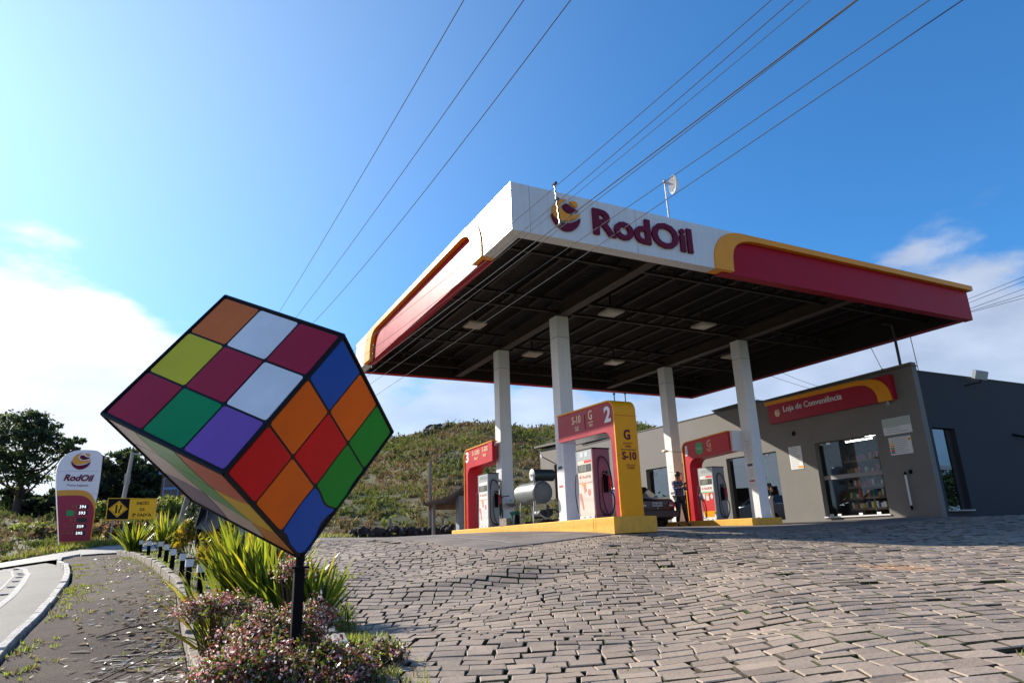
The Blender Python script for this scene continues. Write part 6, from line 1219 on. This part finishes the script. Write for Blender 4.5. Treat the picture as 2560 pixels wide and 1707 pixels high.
# dry leaf bits and sticks on the footpath
LIT = [LEAF('bleached_leaf', (.62, .57, .5), (.6, .55, .45), .2, .25), LEAF('brown_leaf', (.14, .09, .055), None, .1), LEAF('tan_leaf', (.33, .25, .17), None, .2)]
m = MB()
for k in range(900):
    y = random.uniform(-4.6, 13); 
    if random.random() < .5: y = random.uniform(-4.6, 1.2)
    x = gl_(y)-.1-abs(random.gauss(0, .42)); x = max(x, kx(y)+.2); z0_ = g(x, y)+.008; a = random.uniform(0, 6.28); L_ = random.uniform(.02, .07)
    t_ = np.array([math.cos(a), math.sin(a), 0]); n2_ = np.array([-t_[1], t_[0], random.uniform(-.3, .5)])*random.uniform(.15, .3); p = np.array([x, y, z0_]); m.add([p-t_*L_, p-n2_*L_*1.2+Z*.004, p+t_*L_+Z*random.uniform(0, .015), p+n2_*L_*1.2+Z*.01], [(0, 1, 2, 3)], random.choice([0, 2, 2, 2, 1]))
for k in range(110):
    y = random.gauss(-3.0, .8); x = -5.55+random.gauss(0, .28)
    if x > gl_(y)-.08: continue
    a = random.uniform(-.7, .7)+(math.pi if random.random() < .5 else 0); L_ = random.uniform(.10, .26); p = np.array([x, y, g(x, y)+.012]); c2 = random.uniform(-.5, .5); P = [p]; ws = random.uniform(.008, .02)
    for i in range(6): P.append(P[-1]+np.array([math.cos(a), math.sin(a), random.uniform(-.05, .12)])*L_/6); a += c2/3
    V = []
    for i, q in enumerate(P): s_ = np.array([-math.sin(a), math.cos(a), .05])*ws*.8*(1-.6*abs(i/6-.4)); V += [q-s_, q+s_]
    m.add(V, [(2*i, 2*i+1, 2*i+3, 2*i+2) for i in range(6)], 0 if random.random() < .9 else 2)
tag(m.build('dry_leaf_litter', LIT), kind='stuff')
m = MB(); p = np.array([-5.5, -2.4, 0.]); 
for (a0, c0, a1, c1) in ((-5.95, -3.3, -5.3, -2.2), (-5.6, -3.6, -4.95, -2.7), (-6.1, -1.5, -5.4, -1.2)):
    P = [np.array([a0+(a1-a0)*t, c0+(c1-c0)*t+.06*math.sin(t*5), 0]) for t in np.linspace(0, 1, 10)]; m.tube([q+Z*(g(q[0], q[1])+.02+.05*i/10) for i, q in enumerate(P)], .006, 5)
tag(m.build('fallen_sticks', TWIG), kind='stuff')
m = MB(); 
for (x, y, rx, ry) in ((3.45, -.83, .30, .09), (2.0, -3.0, .16, .05), (1.3, -4.4, .2, .06)):
    m.add([(x+rx*math.cos(a)*random.uniform(.8, 1.1), y+ry*math.sin(a), g(x, y)+.02+float(bumpf(x, y))) for a in np.linspace(0, 6.28, 15)[:-1]], [tuple(range(14))])
tag(m.build('dark_patches', DIRT), kind='structure')
# ================================================================== parked car between the islands
CARM = M('dark_wine_car_paint', (.022, .005, .008), .35, coat=.2)
def car(label, org, yaw, paint, W=1.5, L=4.0, H=1.34):
    """saloon, rear at y=0 pointing to -Y; built in local metres then placed"""
    org = np.array(org, float); cy_, sy_ = math.cos(yaw), math.sin(yaw)
    T3 = lambda p: org+np.array([p[0]*cy_-p[1]*sy_, p[0]*sy_+p[1]*cy_, p[2]])
    e = E('parked_car', org, label, 'car'); hw = W/2
    # body: cross-sections along the length (y, bottom z, belt z, half width, roof?)
    secs = [(0.0, .36, .80, .90), (.06, .26, .86, .97), (.25, .22, .93, 1.0), (.7, .22, .95, 1.0), (1.6, .2, .93, 1.0), (2.6, .2, .91, 1.0), (3.3, .22, .86, .99), (3.8, .26, .76, .95), (3.97, .36, .66, .86)]
    m = MB(); V = []
    for (y_, zb, zt_, k) in secs: V += [T3((s_*hw*k*q, y_, z_)) for (s_, q, z_) in ((-1, .9, zb), (-1, 1., zb+.12), (-1, 1.01, (zb+zt_)/2), (-1, .97, zt_-.05), (-1, .88, zt_), (1, .88, zt_), (1, .97, zt_-.05), (1, 1.01, (zb+zt_)/2), (1, 1., zb+.12), (1, .9, zb))]
    n = 10; F = [(i*n+k, i*n+(k+1) % n, (i+1)*n+(k+1) % n, (i+1)*n+k) for i in range(len(secs)-1) for k in range(n)]+[tuple(range(n-1, -1, -1)), tuple((len(secs)-1)*n+k for k in range(n))]; m.add(V, F); m.build('body', paint, e, smooth=35)
    # greenhouse
    gh = [(.62, .93, .86), (1.05, 1.28, .72), (1.35, H, .70), (2.05, H, .70), (2.35, 1.30, .72), (2.95, .90, .86)]
    m = MB(); V = []
    for (y_, z_, k) in gh: V += [T3((-hw*k, y_, z_)), T3((hw*k, y_, z_))]
    lo = [(y_, .90) for y_, _, _ in gh]
    m.add([T3((s_*hw*kk, y_, z_)) for (y_, z_, kk) in ((.62, .92, .86), (1.2, 1.33, .70), (2.2, 1.33, .70), (2.95, .9, .86)) for s_ in (-1, 1)], [(0, 1, 3, 2), (2, 3, 5, 4), (4, 5, 7, 6), (0, 2, 4, 6), (1, 7, 5, 3)]); m.build('cabin_shell', paint, e)
    GLC = M('car_glass', (.02, .025, .03), .05, spec=.8)
    m = MB(); m.add([T3((-hw*.80, .655, .945)), T3((hw*.80, .655, .945)), T3((hw*.66, 1.17, 1.30)), T3((-hw*.66, 1.17, 1.30))], [(0, 1, 2, 3)]); f = T3((0, 0, 0)); mm = m; 
    mm.v = [tuple(np.array(v)+np.array([sy_, -cy_, .8])*.012) for v in mm.v]; mm.build('rear_window', GLC, e)
    for s_ in (-1, 1):
        m = MB(); o = .012*s_; m.add([T3((s_*hw*.86+o, .85, .97)), T3((s_*hw*.86+o, 2.75, .95)), T3((s_*hw*.715+o, 2.15, 1.28)), T3((s_*hw*.715+o, 1.3, 1.29))], [(0, 1, 2, 3)]); m.build('side_window', GLC, e)
        # tail lamps with a pale reversing strip
        m = MB(); m.obox(T3((s_*hw*.78, -.005, .70)), (T3((hw*.17, 0, 0))-org), (T3((0, .03, 0))-org), Z*.075); tl = m.build('tail_light', M('tail_red', (.22, .01, .015), .2), e); m = MB(); m.obox(T3((s_*hw*.70, -.037, .665)), (T3((hw*.10, 0, 0))-org), (T3((0, .004, 0))-org), Z*.02); m.build('reversing_lamp', M('lamp_pale', (.55, .5, .48), .3), tl)
        m = MB(); m.obox(T3((s_*hw*1.08, 2.45, .98)), (T3((.07, 0, 0))-org), (T3((0, .04, 0))-org), Z*.05); m.build('wing_mirror', paint, e)
        for y_ in (.72, 3.2):
            c = T3((s_*hw*.9, y_, .275)); ax = (T3((1, 0, 0))-org); m = MB(); m.tube([c-ax*.085, c+ax*.085], .275, 22); wh = m.build('wheel', RUBBER, e, smooth=40); m = MB(); m.tube([c+ax*s_*.08, c+ax*s_*.092], .17, 16); m.build('hubcap', GREYM, wh)
    m = MB(); m.obox(T3((0, -.045, .40)), (T3((hw*.99, 0, 0))-org), (T3((0, .07, 0))-org), Z*.10); m.build('bumper', M('dark_bumper', (.03, .012, .015), .45), e)
    m = MB(); m.obox(T3((0, -.012, .70)), (T3((.2, 0, 0))-org), (T3((0, .008, 0))-org), Z*.065); pl = m.build('number_plate', M('plate_grey', (.42, .42, .42), .5), e)
    u_ = T3((1, 0, 0))-org; n_ = T3((0, -1, 0))-org
    text('IHX 8476', T3((-.17, -.021, .66)), u_, Z, n_, .34, .08, BLACK, pl, th=.003); m = MB(); m.tube([T3((0, -.03, .58)), T3((0, -.01, .58))], .018, 8); m.build('boot_lock', GALV, e)
    m = MB(); m.tube([T3((-hw*.3, -.06, .25)), T3((-hw*.3, .3, .25))], .025, 8); m.build('exhaust', GALV, e); m = MB(); m.box((0, 0, 0), (0, 0, 0)); return e
cq = at(1648, 1322, 20.9); cz_ = .39
car('dark wine-coloured saloon car seen from behind between the pump islands', (cq[0], cq[1], cz_), 0.0, CARM, W=1.52)
cq2 = at(1568, 1322, 26); car('white car mostly hidden behind portal 2, ahead of the dark saloon', (cq2[0], cq2[1], cz_), 0.02, M('white_car_paint', (.75, .76, .78), .25, coat=.5), W=1.6)
# ================================================================== people
def skin_mesh(name, nodes, edges, mat, parent, sub=2):
    keys = list(nodes); me = D.meshes.new(name); me.from_pydata([tuple(nodes[k][0]) for k in keys], [(keys.index(a), keys.index(b)) for a, b in edges], []); o = D.objects.new(name, me); COL.objects.link(o)
    md = o.modifiers.new('s', 'SKIN'); md.use_smooth_shade = True; sv = me.skin_vertices[0].data
    for i, k in enumerate(keys): r_ = nodes[k][1]; sv[i].radius = (r_ if hasattr(r_, '__len__') else (r_, r_)); sv[i].use_root = (i == 0)
    sb_ = o.modifiers.new('u', 'SUBSURF'); sb_.levels = sub; sb_.render_levels = sub; dg = bpy.context.evaluated_depsgraph_get(); m2 = D.meshes.new_from_object(o.evaluated_get(dg)); D.objects.remove(o); D.meshes.remove(me)
    m2.name = name; m2.materials.clear(); m2.materials.append(mat); off = np.array(parent.location); co = np.empty(len(m2.vertices)*3); m2.vertices.foreach_get('co', co); m2.vertices.foreach_set('co', (co.reshape(-1, 3)-off).ravel()); m2.update(); o = D.objects.new(name, m2); COL.objects.link(o); o.parent = parent; return o
def person(org, yaw, J, label, shirt, pants, shoe, hairm, sleeves=True, kx_=1.0):
    """J: joints in local metres, x = figure's right-left across the picture, -y = towards its face"""
    org = np.array(org, float); cy_, sy_ = math.cos(yaw), math.sin(yaw); P = {k: org+np.array([p[0]*cy_-p[1]*sy_, p[0]*sy_+p[1]*cy_, p[2]]) for k, p in J.items()}
    e = E('person', org, label, 'person'); fwd_ = np.array([sy_, -cy_, 0.])
    N1 = dict(pelvis=(P['pelvis'], .10), chest=(P['chest'], (.14, .10)), neck=(P['neck'], .052), head=(P['head'], .088), crown=(P['head']+(P['head']-P['neck'])*.55, .07))
    Ed = [('pelvis', 'chest'), ('chest', 'neck'), ('neck', 'head'), ('head', 'crown')]
    for s_ in 'LR':
        N1.update({'sh'+s_: (P['sh'+s_], .055), 'el'+s_: (P['el'+s_], .040), 'wr'+s_: (P['wr'+s_], .028), 'ha'+s_: (P['ha'+s_], (.036, .02)), 'hp'+s_: (P['hp'+s_], .085), 'kn'+s_: (P['kn'+s_], .06), 'an'+s_: (P['an'+s_], .04), 'to'+s_: (P['to'+s_], .04)})
        Ed += [('chest', 'sh'+s_), ('sh'+s_, 'el'+s_), ('el'+s_, 'wr'+s_), ('wr'+s_, 'ha'+s_), ('pelvis', 'hp'+s_), ('hp'+s_, 'kn'+s_), ('kn'+s_, 'an'+s_), ('an'+s_, 'to'+s_)]
        hd = P['ha'+s_]-P['wr'+s_]; hd /= np.linalg.norm(hd)+1e-9; sd_ = np.cross(hd, Z); sd_ /= np.linalg.norm(sd_)+1e-9
        for f_ in range(4):
            b0 = P['ha'+s_]+sd_*(f_-1.5)*.02+hd*.02; N1[f'f{s_}{f_}a'] = (b0, .009); N1[f'f{s_}{f_}b'] = (b0+hd*(.035+.006*(1.5-abs(f_-1.5)))-Z*.01, .008); N1[f'f{s_}{f_}c'] = (b0+hd*.05-Z*.035, .007); Ed += [('ha'+s_, f'f{s_}{f_}a'), (f'f{s_}{f_}a', f'f{s_}{f_}b'), (f'f{s_}{f_}b', f'f{s_}{f_}c')]
        N1[f't{s_}'] = (P['ha'+s_]-sd_*.045+hd*.01, .010); Ed.append(('ha'+s_, f't{s_}'))
    skin_mesh('body', N1, Ed, SKIN, e)
    # face: nose, ears
    hd_ = P['head']; fd = J.get('face', None); fdir = fwd_ if fd is None else np.array([fd[0]*cy_-fd[1]*sy_, fd[0]*sy_+fd[1]*cy_, fd[2]]); fdir = fdir/np.linalg.norm(fdir); sdv = np.cross(fdir, Z); sdv /= np.linalg.norm(sdv); udv = np.cross(sdv, fdir)
    m = MB(); c0 = hd_+fdir*.085+udv*.01; m.add([c0+udv*.03, c0-udv*.015+sdv*.014, c0-udv*.015-sdv*.014, c0-udv*.008+fdir*.022], [(0, 1, 3), (0, 3, 2), (1, 2, 3)]); m.build('nose', SKIN, e)
    for s_ in (-1, 1):
        m = MB(); m.obox(hd_+sdv*s_*.085+udv*.0, sdv*.008, fdir*.014, udv*.028); m.build('ear', SKIN, e)
        m = MB(); m.obox(hd_+fdir*.084+sdv*s_*.03+udv*.032, sdv*.012, fdir*.004, udv*.005); m.build('eye', BLACK, e)
    m = MB(); m.obox(hd_+fdir*.084-udv*.035, sdv*.02, fdir*.004, udv*.004); m.build('mouth', M('lip', (.25, .08, .07), .5), e)
    # hair cap
    m = MB(); V = []; n_ = 14; hc = hd_+udv*.03-fdir*.012
    for i in range(6):
        ph_ = math.radians(-12+i*20); rr_ = .104*math.cos(ph_)
        for k in range(n_):
            a = 2*math.pi*k/n_; dd = fdir*math.cos(a)*rr_*1.05+sdv*math.sin(a)*rr_*.93+udv*(.104*math.sin(ph_)+(.035 if math.cos(a) > .45 and i == 0 else -.03 if i == 0 else 0)); V.append(hc+dd)
    m.add(V, [(i*n_+k, i*n_+(k+1) % n_, (i+1)*n_+(k+1) % n_, (i+1)*n_+k) for i in range(5) for k in range(n_)]+[tuple(range(5*n_, 6*n_))]); m.build('hair', hairm, e, smooth=True)
    # clothes
    hem = P['pelvis']-Z*.06; N2 = dict(pelvis=(hem, (.165, .13)), waist=((P['pelvis']+P['chest'])/2, (.16, .12)), chest=(P['chest'], (.18, .13)), neck=(P['neck']-(P['neck']-P['chest'])*.25, .075)); E2 = [('pelvis', 'waist'), ('waist', 'chest'), ('chest', 'neck')]
    for s_ in 'LR':
        N2['sh'+s_] = (P['sh'+s_], .075); N2['el'+s_] = (P['el'+s_] if sleeves else (P['sh'+s_]+P['el'+s_])/2, .056); E2 += [('chest', 'sh'+s_), ('sh'+s_, 'el'+s_)]
        if sleeves: N2['wr'+s_] = (P['wr'+s_]-(P['wr'+s_]-P['el'+s_])*.12, .042); E2.append(('el'+s_, 'wr'+s_))
    skin_mesh('shirt', N2, E2, shirt, e)
    N3 = dict(pelvis=(P['pelvis'], (.155, .12))); E3 = []
    for s_ in 'LR': N3.update({'hp'+s_: (P['hp'+s_], .108), 'kn'+s_: (P['kn'+s_], .078), 'an'+s_: (P['an'+s_]+Z*.02, .064)}); E3 += [('pelvis', 'hp'+s_), ('hp'+s_, 'kn'+s_), ('kn'+s_, 'an'+s_)]
    skin_mesh('trousers', N3, E3, pants, e)
    for s_ in 'LR': skin_mesh('shoe', dict(a=(P['an'+s_]-Z*.03, .05), b=(P['to'+s_], .043)), [('a', 'b')], shoe, e, 1)
    return e, P
PLAID = D.materials.new('plaid_flannel'); PLAID.use_nodes = True; _t = PLAID.node_tree; _b = _t.nodes['Principled BSDF']; _b.inputs['Roughness'].default_value = .85
_tc = _t.nodes.new('ShaderNodeTexCoord'); _m = []
for ax_ in ('X', 'Z'):
    wv = _t.nodes.new('ShaderNodeTexWave'); wv.bands_direction = ax_; wv.inputs['Scale'].default_value = 4.4; _t.links.new(_tc.outputs['Object'], wv.inputs['Vector']); r = _t.nodes.new('ShaderNodeMapRange'); _t.links.new(wv.outputs['Fac'], r.inputs[0]); r.inputs[1].default_value = .45; r.inputs[2].default_value = .6; _m.append(r.outputs[0])
_x = _t.nodes.new('ShaderNodeMath'); _x.operation = 'ADD'; _t.links.new(_m[0], _x.inputs[0]); _t.links.new(_m[1], _x.inputs[1]); _r = _t.nodes.new('ShaderNodeValToRGB'); _h = _t.nodes.new('ShaderNodeMath'); _h.operation = 'MULTIPLY'; _h.inputs[1].default_value = .5; _t.links.new(_x.outputs[0], _h.inputs[0]); _t.links.new(_h.outputs[0], _r.inputs[0])
_r.color_ramp.elements[0].color = (.012, .015, .045, 1); _r.color_ramp.elements[1].color = (.22, .24, .34, 1); _k = _r.color_ramp.elements.new(.5); _k.color = (.04, .045, .12, 1); _t.links.new(_r.outputs[0], _b.inputs['Base Color'])
HAIR = M('dark_hair', (.02, .012, .009), .5); JEAN = M('black_trousers', (.015, .016, .02), .8); SHOE = M('dark_shoe', (.02, .018, .018), .5)
pq = at(1708, 1318, 21.3)
J = dict(pelvis=(.0, .02, .93), chest=(-.05, -.02, 1.27), neck=(-.13, -.08, 1.46), head=(-.20, -.15, 1.58), face=(-.45, -.6, -.75),
         shL=(.10, .02, 1.38), elL=(.16, -.14, 1.14), wrL=(-.07, -.34, 1.20), haL=(-.15, -.37, 1.22), shR=(-.22, .03, 1.36), elR=(-.34, -.12, 1.13), wrR=(-.22, -.33, 1.19), haR=(-.19, -.36, 1.24),
         hpL=(.09, .02, .88), knL=(.14, -.03, .48), anL=(.24, .0, .09), toL=(.22, -.14, .04), hpR=(-.09, .03, .88), knR=(-.12, .02, .48), anR=(-.16, .06, .09), toR=(-.2, -.07, .04))
e, P_ = person((pq[0], pq[1], .40), .15, J, 'man in dark plaid shirt and black trousers by portal 1, looking at a phone', PLAID, JEAN, SHOE, HAIR)
m = MB(); m.obox((P_['haL']+P_['haR'])/2+np.array([0, -.03, .05]), (.04, 0, 0), (0, .004, .003), (0, -.05, .06)); tag(m.build('phone', BLACK), 'black phone held in both hands by the man in plaid', 'phone')
pq = at(1926, 1297, 24.3); J2 = dict(pelvis=(.0, .0, .93), chest=(-.02, -.01, 1.27), neck=(-.02, -.02, 1.47), head=(-.03, -.05, 1.6), face=(.5, -.3, -.5), shL=(.16, .0, 1.38), elL=(.24, -.1, 1.12), wrL=(.2, -.3, 1.22), haL=(.2, -.36, 1.27), shR=(-.18, .0, 1.38), elR=(-.2, .03, 1.1), wrR=(-.12, -.06, .87), haR=(-.10, -.09, .80),
         hpL=(.09, .0, .88), knL=(.10, -.02, .48), anL=(.11, .03, .09), toL=(.12, -.1, .04), hpR=(-.09, .0, .88), knR=(-.09, -.02, .48), anR=(-.10, .03, .09), toR=(-.11, -.1, .04))
person((pq[0], pq[1], .40), -1.2, J2, 'person in a dark shirt and pale trousers half hidden behind the right front column', M('charcoal_shirt', (.02, .025, .03), .8), M('pale_trousers', (.55, .52, .5), .8), SHOE, HAIR, sleeves=False)
